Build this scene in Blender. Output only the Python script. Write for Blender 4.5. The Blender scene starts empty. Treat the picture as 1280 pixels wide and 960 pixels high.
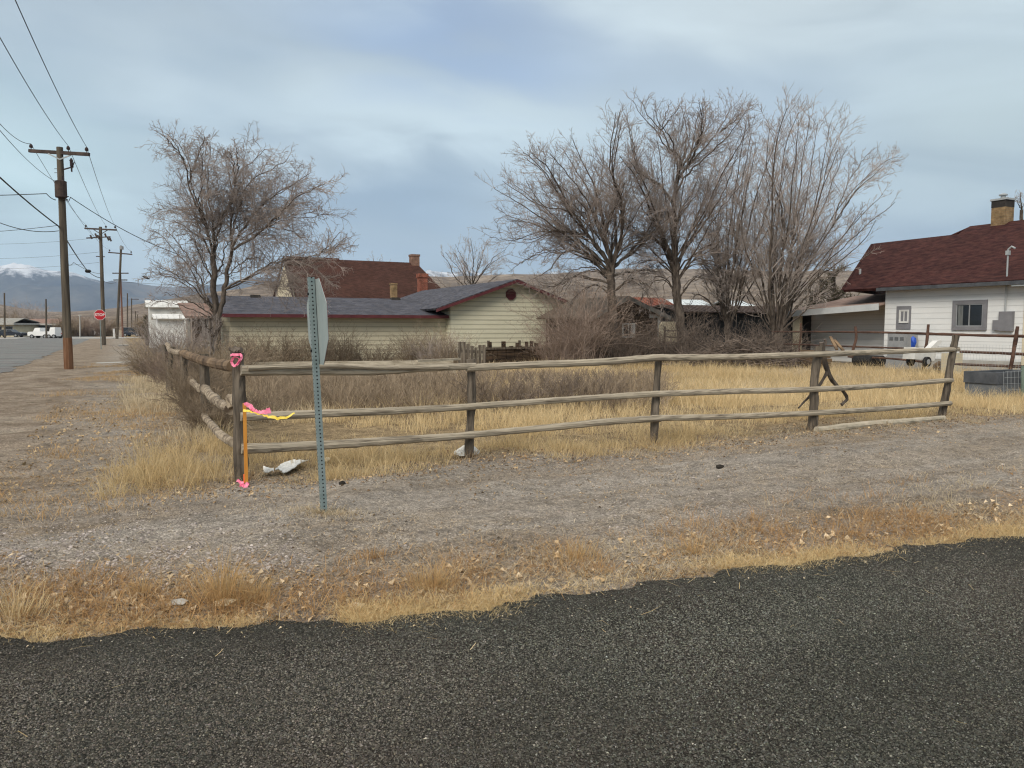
import bpy, math, random
import numpy as np
from mathutils import Matrix, Vector
R = math.radians
rng = np.random.default_rng(7)
random.seed(7)
scene = bpy.context.scene
COL = scene.collection

# ------------------------------------------------------------------ camera
H = 1.7
F = 960.0                       # focal length in photo pixels (1280 wide)
PITCH = math.atan(70 / F)       # horizon at photo row 410
cam_d = bpy.data.cameras.new('camera'); cam = bpy.data.objects.new('camera', cam_d); COL.objects.link(cam)
cam_d.sensor_width = 36; cam_d.lens = 36 * F / 1280
cam_d.clip_start = 0.05; cam_d.clip_end = 40000
cam.location = (0, 0, H); cam.rotation_euler = (R(90) - PITCH, 0, 0)
scene.camera = cam

# ------------------------------------------------------------------ sky, sun, exposure
SUN_EL, SUN_ROT = R(38), R(207)       # compass-style rotation: sun behind the camera, to its left
world = bpy.data.worlds.new('World'); scene.world = world
world.use_nodes = True
wt = world.node_tree; wt.nodes.clear()

class NT:
    """tiny helper for node trees"""
    def __init__(s, t): s.t = t
    def n(s, kind, **kw):
        nd = s.t.nodes.new(kind)
        for k, v in kw.items(): setattr(nd, k, v)
        return nd
    def put(s, sock, v):
        if hasattr(v, 'is_output') or isinstance(v, bpy.types.NodeSocket): s.t.links.new(v, sock)
        else: sock.default_value = v
    def m(s, op, a, b=0.0, c=0.0, clamp=False):
        nd = s.n('ShaderNodeMath', operation=op, use_clamp=clamp)
        s.put(nd.inputs[0], a); s.put(nd.inputs[1], b)
        if op in ('MULTIPLY_ADD',): s.put(nd.inputs[2], c)
        return nd.outputs[0]
    def mix(s, f, a, b, blend='MIX'):
        nd = s.n('ShaderNodeMix', data_type='RGBA', blend_type=blend)
        s.put(nd.inputs[0], f)
        for i, v in ((6, a), (7, b)):
            if isinstance(v, (tuple, list)): v = (*v[:3], 1)
            s.put(nd.inputs[i], v)
        return nd.outputs[2]
    def ramp(s, f, stops, interp='LINEAR'):
        nd = s.n('ShaderNodeValToRGB'); cr = nd.color_ramp; cr.interpolation = interp
        while len(cr.elements) < len(stops): cr.elements.new(0.5)
        for e, (p, c) in zip(cr.elements, stops):
            e.position = p
            e.color = (c, c, c, 1) if isinstance(c, (int, float)) else (*c, 1)
        s.put(nd.inputs[0], f); return nd.outputs[0]
    def noise(s, vec, scale, detail=3, rough=0.55, dist=0.0):
        nd = s.n('ShaderNodeTexNoise'); nd.inputs['Scale'].default_value = scale
        nd.inputs['Detail'].default_value = detail; nd.inputs['Roughness'].default_value = rough
        nd.inputs['Distortion'].default_value = dist
        if vec is not None: s.put(nd.inputs['Vector'], vec)
        return nd.outputs[0]
    def vor(s, vec, scale, feature='F1'):
        nd = s.n('ShaderNodeTexVoronoi', feature=feature); nd.inputs['Scale'].default_value = scale
        if vec is not None: s.put(nd.inputs['Vector'], vec)
        return nd
    def mapping(s, vec, scale=(1, 1, 1), rot=(0, 0, 0), loc=(0, 0, 0)):
        nd = s.n('ShaderNodeMapping'); s.put(nd.inputs['Vector'], vec)
        nd.inputs['Scale'].default_value = scale; nd.inputs['Rotation'].default_value = rot
        nd.inputs['Location'].default_value = loc
        return nd.outputs[0]

W = NT(wt)
tc = W.n('ShaderNodeTexCoord')
sep = W.n('ShaderNodeSeparateXYZ'); wt.links.new(tc.outputs['Generated'], sep.inputs[0])
az = W.m('ARCTAN2', sep.outputs[0], sep.outputs[1])
el = W.m('ARCSINE', sep.outputs[2])
sky = W.n('ShaderNodeTexSky', sky_type='NISHITA', sun_disc=False, sun_elevation=SUN_EL, sun_rotation=SUN_ROT)
cmb = W.n('ShaderNodeCombineXYZ')
W.put(cmb.inputs[0], az); W.put(cmb.inputs[1], W.m('ADD', W.m('MULTIPLY', el, 3.6), W.m('MULTIPLY', az, 0.35)))
n1 = W.noise(cmb.outputs[0], 2.1, 4, 0.5, 0.6)
n2 = W.noise(cmb.outputs[0], 4.2, 4, 0.48, 0.5)
nn = W.m('ADD', W.m('MULTIPLY', n1, 0.7), W.m('MULTIPLY', n2, 0.3))
def blob(a0, e0, sa, se, tilt=0.0):
    """a soft bank of cloud at a compass direction and elevation (degrees)"""
    da = W.m('SUBTRACT', az, R(a0))
    de = W.m('SUBTRACT', W.m('SUBTRACT', el, R(e0)), W.m('MULTIPLY', da, tilt))
    de = W.m('ADD', de, W.m('MULTIPLY', W.m('SUBTRACT', n2, 0.5), 0.16))
    q = W.m('ADD', W.m('POWER', W.m('ABSOLUTE', W.m('DIVIDE', da, R(sa))), 2.0), W.m('POWER', W.m('ABSOLUTE', W.m('DIVIDE', de, R(se))), 2.0))
    return W.m('EXPONENT', W.m('MULTIPLY', q, -1.0))
base = W.ramp(nn, [(0.34, (0.31, 0.41, 0.50)), (0.50, (0.425, 0.52, 0.575)), (0.66, (0.55, 0.655, 0.695))])
for f, c in ((blob(-2, 19.5, 15, 3.0, -0.13), (0.24, 0.355, 0.54)),
             (blob(-2, 14.2, 17, 2.2, -0.06), (0.58, 0.70, 0.745)),
             (blob(-9, 8.8, 10, 3.2, 0.1), (0.295, 0.40, 0.50)),
             (blob(3, 5.5, 7, 2.2, 0.0), (0.33, 0.425, 0.505)),
             (blob(-27, 22.5, 11, 3.5, 0.0), (0.29, 0.375, 0.45)),
             (blob(-33, 9.5, 8, 4.5, 0.0), (0.54, 0.71, 0.74)),
             (blob(-14, 4, 8, 3, 0.0), (0.42, 0.54, 0.62)),
             (blob(20, 21, 15, 5.0, 0.05), (0.52, 0.61, 0.64)),
             (blob(32, 12, 9, 6.0, 0.0), (0.49, 0.59, 0.60)),
             (blob(14, 15, 8, 2.6, -0.2), (0.40, 0.50, 0.585))):
    base = W.mix(W.m('MULTIPLY', f, 0.95), base, c)
streak = W.m('MULTIPLY_ADD', W.m('SUBTRACT', n2, 0.5), 0.45, 1.0)
sv = W.n('ShaderNodeVectorMath', operation='SCALE'); wt.links.new(base, sv.inputs[0]); W.put(sv.inputs['Scale'], streak)
# overcast: the zenith is brighter than the horizon
over = W.m('MULTIPLY', W.m('SMOOTH_MAX', W.m('SUBTRACT', el, 0.46), 0.0), 2.4, clamp=True)
zen = W.m('MULTIPLY_ADD', over, 0.75, 1.0)
warm_zenith = W.mix(over, sv.outputs[0], (0.60, 0.575, 0.53))      # unseen deck overhead, a warm tint added to warm the light on the ground
sv2 = W.n('ShaderNodeVectorMath', operation='SCALE'); wt.links.new(warm_zenith, sv2.inputs[0])
W.put(sv2.inputs['Scale'], W.m('MULTIPLY', zen, 9.0))
skyc = W.mix(0.08, sv2.outputs[0], sky.outputs[0])
bg = W.n('ShaderNodeBackground'); wt.links.new(skyc, bg.inputs[0]); bg.inputs[1].default_value = 0.1
wo = W.n('ShaderNodeOutputWorld'); wt.links.new(bg.outputs[0], wo.inputs[0])

sun_d = bpy.data.lights.new('sun', 'SUN'); sun_d.energy = 2.1; sun_d.angle = R(24); sun_d.color = (1, 0.91, 0.78)
sun = bpy.data.objects.new('sun', sun_d); COL.objects.link(sun)
sdir = Vector((math.sin(SUN_ROT) * math.cos(SUN_EL), math.cos(SUN_ROT) * math.cos(SUN_EL), math.sin(SUN_EL)))
sun.rotation_euler = sdir.to_track_quat('Z', 'Y').to_euler(); sun.location = sdir * 60
vs = scene.view_settings
scene.cycles.use_denoising = True; scene.cycles.filter_width = 1.2
vs.view_transform = 'Standard'; vs.look = 'None'; vs.exposure = 0.45; vs.gamma = 1.0; vs.use_curve_mapping = False

# ------------------------------------------------------------------ geometry of the place
TH = math.atan(0.5125)                       # the street grid is turned 27 degrees to the view
U = np.array([math.cos(TH), math.sin(TH), 0.0]); V = np.array([-math.sin(TH), math.cos(TH), 0.0])
Z = np.array([0, 0, 1.0])
def ray(x, y):
    a = (x - 640) / F; b = (480 - y) / F
    return np.array([a, math.cos(PITCH) + b * math.sin(PITCH), -math.sin(PITCH) + b * math.cos(PITCH)])
def px(x, y, D):
    d = ray(x, y); return np.array([0, 0, H]) + d * (D / d[1])
def gp(x, y, z=0.0):
    d = ray(x, y); return np.array([0, 0, H]) + d * ((z - H) / d[2])
def uv(u, v, z=0.0): return U * u + V * v + Z * z
def to_uv(p): return float(np.dot(p, U)), float(np.dot(p, V))
def on_plane(x, y, p0, n):
    """where the sight line of a pixel meets the plane through p0 with normal n"""
    d = ray(x, y); c = np.array([0, 0, H]); return c + d * (np.dot(np.asarray(p0) - c, n) / np.dot(d, n))

EDGE_U = np.array([-3.9, -3.4, -2.4, -1.4, -0.56, 0.72, 1.83, 2.9, 4.3, 6.35, 12, 60, 500])
EDGE_V = np.array([16., 10.5, 7.3, 5.7, 4.87, 4.45, 4.12, 4.08, 3.91, 3.67, 3.4, 3.4, 3.4])
def edge_v(u): return np.interp(u, EDGE_U, EDGE_V, left=1e4)
def in_road(x, y):
    u = x * U[0] + y * U[1]; v = x * V[0] + y * V[1]
    return (v < edge_v(u)) | (u < -3.9)
_wav = [(0.28, .004), (0.45, .007), (0.8, .010), (1.4, .014), (2.6, .014), (5.5, .022), (11, .03)]
_wr = np.random.default_rng(3)
_ws = [(2 * np.pi / l, a, _wr.uniform(0, 6.28), _wr.uniform(0, 6.28), _wr.uniform(0, 6.28)) for l, a in _wav for _ in range(2)]
def gh(x, y):
    """height of the ground"""
    x = np.asarray(x, float); y = np.asarray(y, float)
    h = np.zeros_like(x)
    for k, a, th, p, q in _ws: h += a * np.sin(k * (x * np.cos(th) + y * np.sin(th)) + p + 0.8 * np.sin(k * .37 * (x - y) + q)) * 0.7
    u = x * U[0] + y * U[1]; v = x * V[0] + y * V[1]
    m1 = np.clip((v - edge_v(u)) / 1.2, 0, 1); m2 = np.clip((u + 3.9) / 1.2, 0, 1)
    m = m1 * m2; fade = np.clip((70 - np.hypot(x, y)) / 30, 0, 1)
    return (h + 0.01) * m * fade - (1 - m) * 0.03

# ------------------------------------------------------------------ mesh helpers
class MB:
    def __init__(s): s.v = []; s.n = 0; s.loops = []; s.sizes = []; s.mi = []; s.col = []
    def add(s, v, f, mi=0, col=None):
        v = np.asarray(v, float).reshape(-1, 3)
        f = np.asarray(f, int) if not isinstance(f, list) or len({len(q) for q in f}) == 1 else f
        if isinstance(f, np.ndarray):
            f = f.reshape(len(f), -1) if f.ndim == 2 else f
            s.loops.append((f + s.n).ravel()); s.sizes.append(np.full(len(f), f.shape[1])); s.mi.append(np.full(len(f), mi))
        else:
            for q in f:
                s.loops.append(np.array(q) + s.n); s.sizes.append(np.array([len(q)])); s.mi.append(np.array([mi]))
        s.v.append(v); s.n += len(v)
        if col is not None:
            col = np.asarray(col, float)
            s.col.append(np.broadcast_to(col, (len(v), 3)) if col.ndim == 1 else col)
        return s
    def box(s, c, size, ax=(U, V, Z), mi=0, col=None, taper=1.0):
        c = np.asarray(c, float); h = np.asarray(size, float) / 2
        vs_ = [c + ax[0] * sx * h[0] * (taper if sz > 0 else 1) + ax[1] * sy * h[1] * (taper if sz > 0 else 1) + ax[2] * sz * h[2]
               for sz in (-1, 1) for sx, sy in ((-1, -1), (1, -1), (1, 1), (-1, 1))]
        return s.add(vs_, [[3, 2, 1, 0], [4, 5, 6, 7], [0, 1, 5, 4], [1, 2, 6, 5], [2, 3, 7, 6], [3, 0, 4, 7]], mi, col)
    def bar(s, a, b, w, h, up=Z, mi=0):
        """a square-section bar from a to b"""
        a = np.asarray(a, float); b = np.asarray(b, float); t = (b - a); L = np.linalg.norm(t); t = t / L
        sd = np.cross(t, up); sd /= np.linalg.norm(sd); u2 = np.cross(sd, t)
        return s.box((a + b) / 2, (L, w, h), (t, sd, u2), mi)
    def prism(s, poly, off, mi=0):
        """closed polygon (list of points) extruded by the vector off"""
        poly = np.asarray(poly, float); n = len(poly); v = np.vstack([poly, poly + np.asarray(off)])
        nrm = np.zeros(3)
        for i in range(n): nrm += np.cross(poly[i], poly[(i + 1) % n])
        flip = np.dot(nrm, off) > 0
        f = [list(range(n)), list(range(2 * n - 1, n - 1, -1))] + [[(i + 1) % n, i, n + i, n + (i + 1) % n] for i in range(n)]
        if flip: f = [q[::-1] for q in f]
        return s.add(v, f, mi)
    def tube(s, pts, rad, sides=8, mi=0, caps=True, wob=0.0, seed=0):
        pts = np.asarray(pts, float); rad = np.broadcast_to(np.asarray(rad, float), (len(pts),))
        v, f = tubes(pts[None], rad[None], sides, wob=wob, seed=seed)
        K = len(pts)
        s.add(v, f, mi)
        if caps:
            s.add(v[:sides], [list(range(sides))[::-1]], mi); s.add(v[(K - 1) * sides:], [list(range(sides))], mi)
        return s
    def build(s, name, mat, parent=None, smooth=False, origin=None, rotz=0.0):
        me = bpy.data.meshes.new(name)
        v = np.vstack(s.v); loops = np.concatenate(s.loops); sizes = np.concatenate(s.sizes); mi = np.concatenate(s.mi)
        if parent is not None:
            Mi = np.array(world_m(parent).inverted())
        elif origin is not None:
            Mi = np.array((Matrix.Translation(Vector(origin)) @ Matrix.Rotation(rotz, 4, 'Z')).inverted())
        else: Mi = np.eye(4)
        v = v @ Mi[:3, :3].T + Mi[:3, 3]
        me.vertices.add(len(v)); me.vertices.foreach_set('co', v.ravel())
        me.loops.add(len(loops)); me.loops.foreach_set('vertex_index', loops.astype(np.int32))
        me.polygons.add(len(sizes))
        me.polygons.foreach_set('loop_start', np.concatenate([[0], np.cumsum(sizes)[:-1]]).astype(np.int32))
        mats = mat if isinstance(mat, (list, tuple)) else [mat]
        for m_ in mats: me.materials.append(m_)
        me.update(calc_edges=True)
        me.polygons.foreach_set('material_index', mi.astype(np.int32))
        me.polygons.foreach_set('use_smooth', np.full(len(sizes), bool(smooth)))
        if s.col:
            at = me.attributes.new('Col', 'FLOAT_COLOR', 'POINT')
            c = np.vstack(s.col); at.data.foreach_set('color', np.hstack([c, np.ones((len(c), 1))]).ravel().astype(np.float32))
        me.update()
        o = bpy.data.objects.new(name, me); COL.objects.link(o)
        if parent is not None: o.parent = parent
        elif origin is not None: o.location = origin; o.rotation_euler = (0, 0, rotz)
        return o
def world_m(o):
    m_ = Matrix.Translation(o.location) @ o.rotation_euler.to_matrix().to_4x4()
    return m_ if o.parent is None else world_m(o.parent) @ m_
def tag(o, label, cat, group=None):
    o['label'] = label; o['category'] = cat
    if group: o['group'] = group
    return o
def thing(name, label, cat, loc, rotz=0.0, group=None):
    o = bpy.data.objects.new(name, None); COL.objects.link(o)
    o.empty_display_size = 0.2
    o.location = tuple(float(c) for c in loc); o.rotation_euler = (0, 0, rotz)
    return tag(o, label, cat, group)
def kind(o, k): o['kind'] = k; return o

def tubes(P, Rd, S=3, wob=0.0, seed=0):
    """many tapered tubes at once. P (N,K,3), Rd (N,K)"""
    N, K, _ = P.shape
    T = np.gradient(P, axis=1); T /= np.linalg.norm(T, axis=2, keepdims=True) + 1e-9
    mean = np.abs(T.mean(1)); ref = np.eye(3)[np.argmin(mean, axis=1)][:, None, :]
    A = np.cross(T, ref); A /= np.linalg.norm(A, axis=2, keepdims=True) + 1e-9
    B = np.cross(T, A)
    th = np.arange(S) * 2 * np.pi / S
    rr = np.broadcast_to(Rd[:, :, None], (N, K, S)).copy()
    if wob: rr *= 1 + wob * np.random.default_rng(seed).normal(0, 1, (N, K, S)).clip(-2, 2)
    ring = P[:, :, None, :] + rr[..., None] * (np.cos(th)[None, None, :, None] * A[:, :, None, :] + np.sin(th)[None, None, :, None] * B[:, :, None, :])
    v = ring.reshape(-1, 3)
    k, j = np.meshgrid(np.arange(K - 1), np.arange(S), indexing='ij')
    q = np.stack([k * S + j, k * S + (j + 1) % S, (k + 1) * S + (j + 1) % S, (k + 1) * S + j], -1).reshape(-1, 4)
    f = (np.arange(N)[:, None, None] * K * S + q[None]).reshape(-1, 4)
    return v, f
def spline(pts, K):
    pts = np.asarray(pts, float)
    if len(pts) == 2: return pts[0] + (pts[1] - pts[0]) * np.linspace(0, 1, K)[:, None]
    d = np.concatenate([[0], np.cumsum(np.linalg.norm(np.diff(pts, axis=0), axis=1))]); d /= d[-1]
    tan = np.gradient(pts, d, axis=0)
    t = np.linspace(0, 1, K); i = np.clip(np.searchsorted(d, t, side='right') - 1, 0, len(d) - 2)
    h = (d[i + 1] - d[i]); s_ = ((t - d[i]) / h)[:, None]; h = h[:, None]
    return (2 * s_**3 - 3 * s_**2 + 1) * pts[i] + (s_**3 - 2 * s_**2 + s_) * h * tan[i] + (-2 * s_**3 + 3 * s_**2) * pts[i + 1] + (s_**3 - s_**2) * h * tan[i + 1]

# ------------------------------------------------------------------ materials
def new_mat(name):
    m_ = bpy.data.materials.new(name); m_.use_nodes = True
    t = NT(m_.node_tree); b = m_.node_tree.nodes['Principled BSDF']
    b.inputs['Specular IOR Level'].default_value = 0.25
    return m_, t, b
def mat(name, c1, c2=None, scale=6.0, stretch=(1, 1, 1), rough=0.85, bump=0.0, detail=5, metal=0.0, spec=0.25, lo=0.35, hi=0.65, bscale=None):
    m_, t, b = new_mat(name)
    b.inputs['Roughness'].default_value = rough; b.inputs['Metallic'].default_value = metal
    b.inputs['Specular IOR Level'].default_value = spec
    if c2 is None: c2 = tuple(c * 0.8 for c in c1)
    co = t.n('ShaderNodeTexCoord').outputs['Object']
    mp = t.mapping(co, stretch)
    nz = t.noise(mp, scale, detail, 0.6)
    t.put(b.inputs['Base Color'], t.ramp(nz, [(lo, c1), (hi, c2)]))
    if bump:
        bn = t.n('ShaderNodeBump'); bn.inputs['Strength'].default_value = min(1, bump); bn.inputs['Distance'].default_value = 0.01
        t.put(bn.inputs['Height'], t.noise(mp, bscale or scale * 2, detail, 0.65)); t.put(b.inputs['Normal'], bn.outputs[0])
    return m_
def attr_mat(name, rough=0.9, transl=0.0, tint_scale=None):
    m_, t, b = new_mat(name)
    a = t.n('ShaderNodeAttribute', attribute_name='Col')
    c = a.outputs['Color']
    t.put(b.inputs['Base Color'], c); b.inputs['Roughness'].default_value = rough; b.inputs['Specular IOR Level'].default_value = 0.12
    if transl:
        tr = t.n('ShaderNodeBsdfTranslucent'); t.put(tr.inputs[0], c)
        mx = t.n('ShaderNodeMixShader'); mx.inputs[0].default_value = transl
        t.t.links.new(b.outputs[0], mx.inputs[1]); t.t.links.new(tr.outputs[0], mx.inputs[2])
        t.t.links.new(mx.outputs[0], t.t.nodes['Material Output'].inputs[0])
    return m_

def ground_mat():
    m_, t, b = new_mat('bare_earth')
    b.inputs['Roughness'].default_value = 0.95; b.inputs['Specular IOR Level'].default_value = 0.1
    pos = t.n('ShaderNodeNewGeometry').outputs['Position']
    rot = t.mapping(pos, rot=(0, 0, -TH))
    s_ = t.n('ShaderNodeSeparateXYZ'); t.put(s_.inputs[0], rot)
    big = t.noise(t.mapping(rot, (0.6, 1.2, 1)), 0.6, 9, 0.68, 0.6)
    c = t.ramp(big, [(0.3, (0.165, 0.133, 0.102)), (0.5, (0.235, 0.200, 0.162)), (0.7, (0.30, 0.262, 0.218))])
    straw = t.ramp(t.noise(rot, 1.3, 7, 0.68, 0.4), [(0.52, 0.0), (0.66, 1.0)])
    c = t.mix(t.m('MULTIPLY', straw, 0.45), c, (0.27, 0.205, 0.13))
    # wheel tracks along the side street, and the worn dirt path down the main street's verge
    trk = t.ramp(t.noise(t.mapping(rot, (0.10, 1.5, 1)), 0.75, 6, 0.6, 0.35), [(0.46, 0.0), (0.60, 1.0)])
    c = t.mix(t.m('MULTIPLY', trk, 0.55), c, (0.285, 0.262, 0.235))
    pth = t.ramp(t.m('ADD', t.m('MULTIPLY_ADD', s_.outputs[0], -0.25, 0.2), t.m('MULTIPLY', big, 0.5)), [(0.5, 0.0), (0.8, 1.0)])
    far = t.ramp(t.m('MULTIPLY', s_.outputs[1], 0.05), [(0.36, 0.0), (0.5, 1.0)])
    pc_ = t.ramp(t.noise(rot, 0.8, 7, 0.65, 0.4), [(0.35, (0.15, 0.112, 0.08)), (0.55, (0.235, 0.19, 0.145)), (0.72, (0.30, 0.255, 0.205))])
    c = t.mix(t.m('MULTIPLY', t.m('MULTIPLY', pth, far), 0.9), c, pc_)
    # soil of the lot behind the fence: browner, littered with straw
    lot = t.m('MULTIPLY', t.ramp(t.m('MULTIPLY', t.m('ADD', s_.outputs[1], t.m('MULTIPLY', big, 1.5)), 0.05), [(0.47, 0.0), (0.52, 1.0)]),
              t.ramp(t.m('MULTIPLY_ADD', s_.outputs[0], 0.05, 0.5), [(0.52, 0.0), (0.58, 1.0)]))
    lc = t.ramp(t.noise(rot, 3.0, 8, 0.7), [(0.3, (0.13, 0.095, 0.06)), (0.55, (0.26, 0.195, 0.115)), (0.75, (0.36, 0.28, 0.17))])
    c = t.mix(lot, c, lc)
    # gravel: near the streets the stones show
    vo = t.vor(rot, 62.0); vo2 = t.vor(rot, 150.0)
    g1 = t.n('ShaderNodeSeparateColor'); t.put(g1.inputs[0], vo.outputs['Color'])
    g2 = t.n('ShaderNodeSeparateColor'); t.put(g2.inputs[0], vo2.outputs['Color'])
    gv = t.m('ADD', t.m('MULTIPLY', g1.outputs[0], 0.75), t.m('MULTIPLY', g2.outputs[1], 0.6))
    gc = t.ramp(gv, [(0.1, 0.42), (0.6, 0.95), (1.0, 1.4), (1.25, 2.1)])
    c = t.mix(0.62, c, gc, 'MULTIPLY')
    mid_ = t.ramp(t.noise(rot, 3.2, 8, 0.7, 0.5), [(0.34, 0.62), (0.5, 1.0), (0.66, 1.22)])
    c = t.mix(0.85, c, mid_, 'MULTIPLY')
    fine = t.ramp(t.noise(rot, 14, 8, 0.75), [(0.35, 0.6), (0.5, 1.0), (0.68, 1.35)])
    c = t.mix(0.8, c, fine, 'MULTIPLY')
    t.put(b.inputs['Base Color'], c)
    bn = t.n('ShaderNodeBump'); bn.inputs['Strength'].default_value = 0.9; bn.inputs['Distance'].default_value = 0.02
    hh = t.m('ADD', t.m('MULTIPLY', vo.outputs['Distance'], -0.6), t.m('ADD', t.m('MULTIPLY', vo2.outputs['Distance'], -0.3), t.noise(rot, 9, 8, 0.7)))
    t.put(bn.inputs['Height'], hh); t.put(b.inputs['Normal'], bn.outputs[0])
    return m_
def asphalt_mat(name, tone=1.0, tint=(1, 1, 1), contrast=1.0, cell=95.0, gloss=0.75):
    m_, t, b = new_mat(name)
    b.inputs['Roughness'].default_value = gloss; b.inputs['Specular IOR Level'].default_value = 0.12
    pos = t.n('ShaderNodeNewGeometry').outputs['Position']
    warp = t.n('ShaderNodeVectorMath', operation='ADD')
    wn = t.n('ShaderNodeTexNoise'); wn.inputs['Scale'].default_value = 60; t.put(wn.inputs['Vector'], pos)
    wsc = t.n('ShaderNodeVectorMath', operation='SCALE'); t.put(wsc.inputs[0], wn.outputs['Color']); wsc.inputs['Scale'].default_value = 0.008
    t.put(warp.inputs[0], pos); t.put(warp.inputs[1], wsc.outputs[0])
    vo = t.vor(warp.outputs[0], cell); vo2 = t.vor(pos, cell * 2.2)
    g = t.n('ShaderNodeSeparateColor'); t.put(g.inputs[0], vo.outputs['Color'])
    g2 = t.n('ShaderNodeSeparateColor'); t.put(g2.inputs[0], vo2.outputs['Color'])
    val = t.m('ADD', t.m('MULTIPLY', g.outputs[0], 0.7), t.m('MULTIPLY', g2.outputs[0], 0.3))
    k = tone
    c = t.ramp(val, [(0.0, tuple(0.017 * k * x for x in tint)), (0.45, tuple(0.036 * k * x for x in tint)),
                     (0.72, tuple((0.036 + 0.04 * contrast) * k * x for x in tint)), (0.9, tuple((0.036 + 0.10 * contrast) * k * x for x in tint)),
                     (0.99, tuple((0.036 + 0.2 * contrast) * k * x for x in (1.1, 1.0, .85)))])
    rot = t.mapping(pos, rot=(0, 0, -TH))
    big = t.ramp(t.noise(t.mapping(rot, (0.25, 1.0, 1)), 1.1, 5, 0.6), [(0.3, 0.62), (0.5, 1.0), (0.7, 1.3)])
    c = t.mix(1.0, c, big, 'MULTIPLY')
    tintn = t.mix(t.ramp(t.noise(pos, 0.8, 4), [(0.4, 0.0), (0.6, 1.0)]), (1.05, 0.98, 0.95), (0.95, 1.03, 1.0))
    c = t.mix(1.0, c, tintn, 'MULTIPLY')
    t.put(b.inputs['Base Color'], c)
    bn = t.n('ShaderNodeBump'); bn.inputs['Strength'].default_value = 0.8; bn.inputs['Distance'].default_value = 0.006
    t.put(bn.inputs['Height'], t.m('ADD', t.m('MULTIPLY', vo.outputs['Distance'], -1.0), t.m('MULTIPLY', g.outputs[1], 0.5)))
    t.put(b.inputs['Normal'], bn.outputs[0])
    return m_
def siding_mat(name, c1, c2, course, z0, joint=0.14, jd=0.70):
    """boards with a dark joint line at each lap, its shade painted into the colour"""
    m_, t, b = new_mat(name); b.inputs['Roughness'].default_value = 0.7
    co = t.n('ShaderNodeTexCoord').outputs['Object']; sp = t.n('ShaderNodeSeparateXYZ'); t.put(sp.inputs[0], co)
    c = t.ramp(t.noise(t.mapping(co, (1, 1, 2.5)), 0.8, 6, 0.6), [(0.3, c1), (0.7, c2)])
    fr_ = t.m('FRACT', t.m('DIVIDE', t.m('SUBTRACT', sp.outputs[2], z0), course))
    j = t.ramp(fr_, [(0.0, jd), (joint, jd), (joint + 0.04, 1.0), (0.9, 1.0), (1.0, 0.9)])  # joint line plus the shade below the lap, painted as darker colour
    t.put(b.inputs['Base Color'], t.mix(1.0, c, j, 'MULTIPLY')); return m_

def shingle_mat(name, c1, c2, c3, bw=0.30, rh=0.14):
    """shingles laid in rows; the object's own x runs along the eave"""
    m_, t, b = new_mat(name)
    b.inputs['Roughness'].default_value = 0.92; b.inputs['Specular IOR Level'].default_value = 0.15
    a = t.n('ShaderNodeAttribute', attribute_name='UVmap_roof')
    co = t.n('ShaderNodeTexCoord').outputs['UV']
    br = t.n('ShaderNodeTexBrick'); t.put(br.inputs['Vector'], co)
    br.inputs['Scale'].default_value = 1.0; br.inputs['Brick Width'].default_value = bw; br.inputs['Row Height'].default_value = rh
    br.inputs['Mortar Size'].default_value = 0.006; br.inputs['Bias'].default_value = -0.1
    br.inputs['Color1'].default_value = (*c1, 1); br.inputs['Color2'].default_value = (*c2, 1); br.inputs['Mortar'].default_value = (*[x * 0.5 for x in c1], 1)
    f = t.ramp(t.noise(t.mapping(co, (2.2, 4.5, 1)), 1.2, 6, 0.7), [(0.42, 0.0), (0.62, 1.0)])
    c = t.mix(t.m('MULTIPLY', f, 0.55), br.outputs['Color'], c3)
    w = t.ramp(t.noise(co, 0.6, 4, 0.6), [(0.3, 0.8), (0.7, 1.2)])
    t.put(b.inputs['Base Color'], t.mix(1.0, c, w, 'MULTIPLY'))
    return m_

def brick_mat(name, c1, c2, mortar, s_=1.0):
    m_, t, b = new_mat(name)
    b.inputs['Roughness'].default_value = 0.9
    co = t.n('ShaderNodeTexCoord').outputs['Object']
    sp = t.n('ShaderNodeSeparateXYZ'); t.put(sp.inputs[0], co)
    cm = t.n('ShaderNodeCombineXYZ'); t.put(cm.inputs[0], t.m('ADD', sp.outputs[0], sp.outputs[1])); t.put(cm.inputs[1], sp.outputs[2])
    br = t.n('ShaderNodeTexBrick'); t.put(br.inputs['Vector'], cm.outputs[0])
    br.inputs['Scale'].default_value = 1.0; br.inputs['Brick Width'].default_value = 0.22; br.inputs['Row Height'].default_value = 0.075; br.inputs['Mortar Size'].default_value = 0.008
    br.inputs['Color1'].default_value = (*c1, 1); br.inputs['Color2'].default_value = (*c2, 1); br.inputs['Mortar'].default_value = (*mortar, 1)
    n_ = t.ramp(t.noise(co, 3, 6, 0.7), [(0.35, 0.55), (0.65, 1.25)])
    t.put(b.inputs['Base Color'], t.mix(1.0, br.outputs['Color'], n_, 'MULTIPLY'))
    return m_

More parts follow.
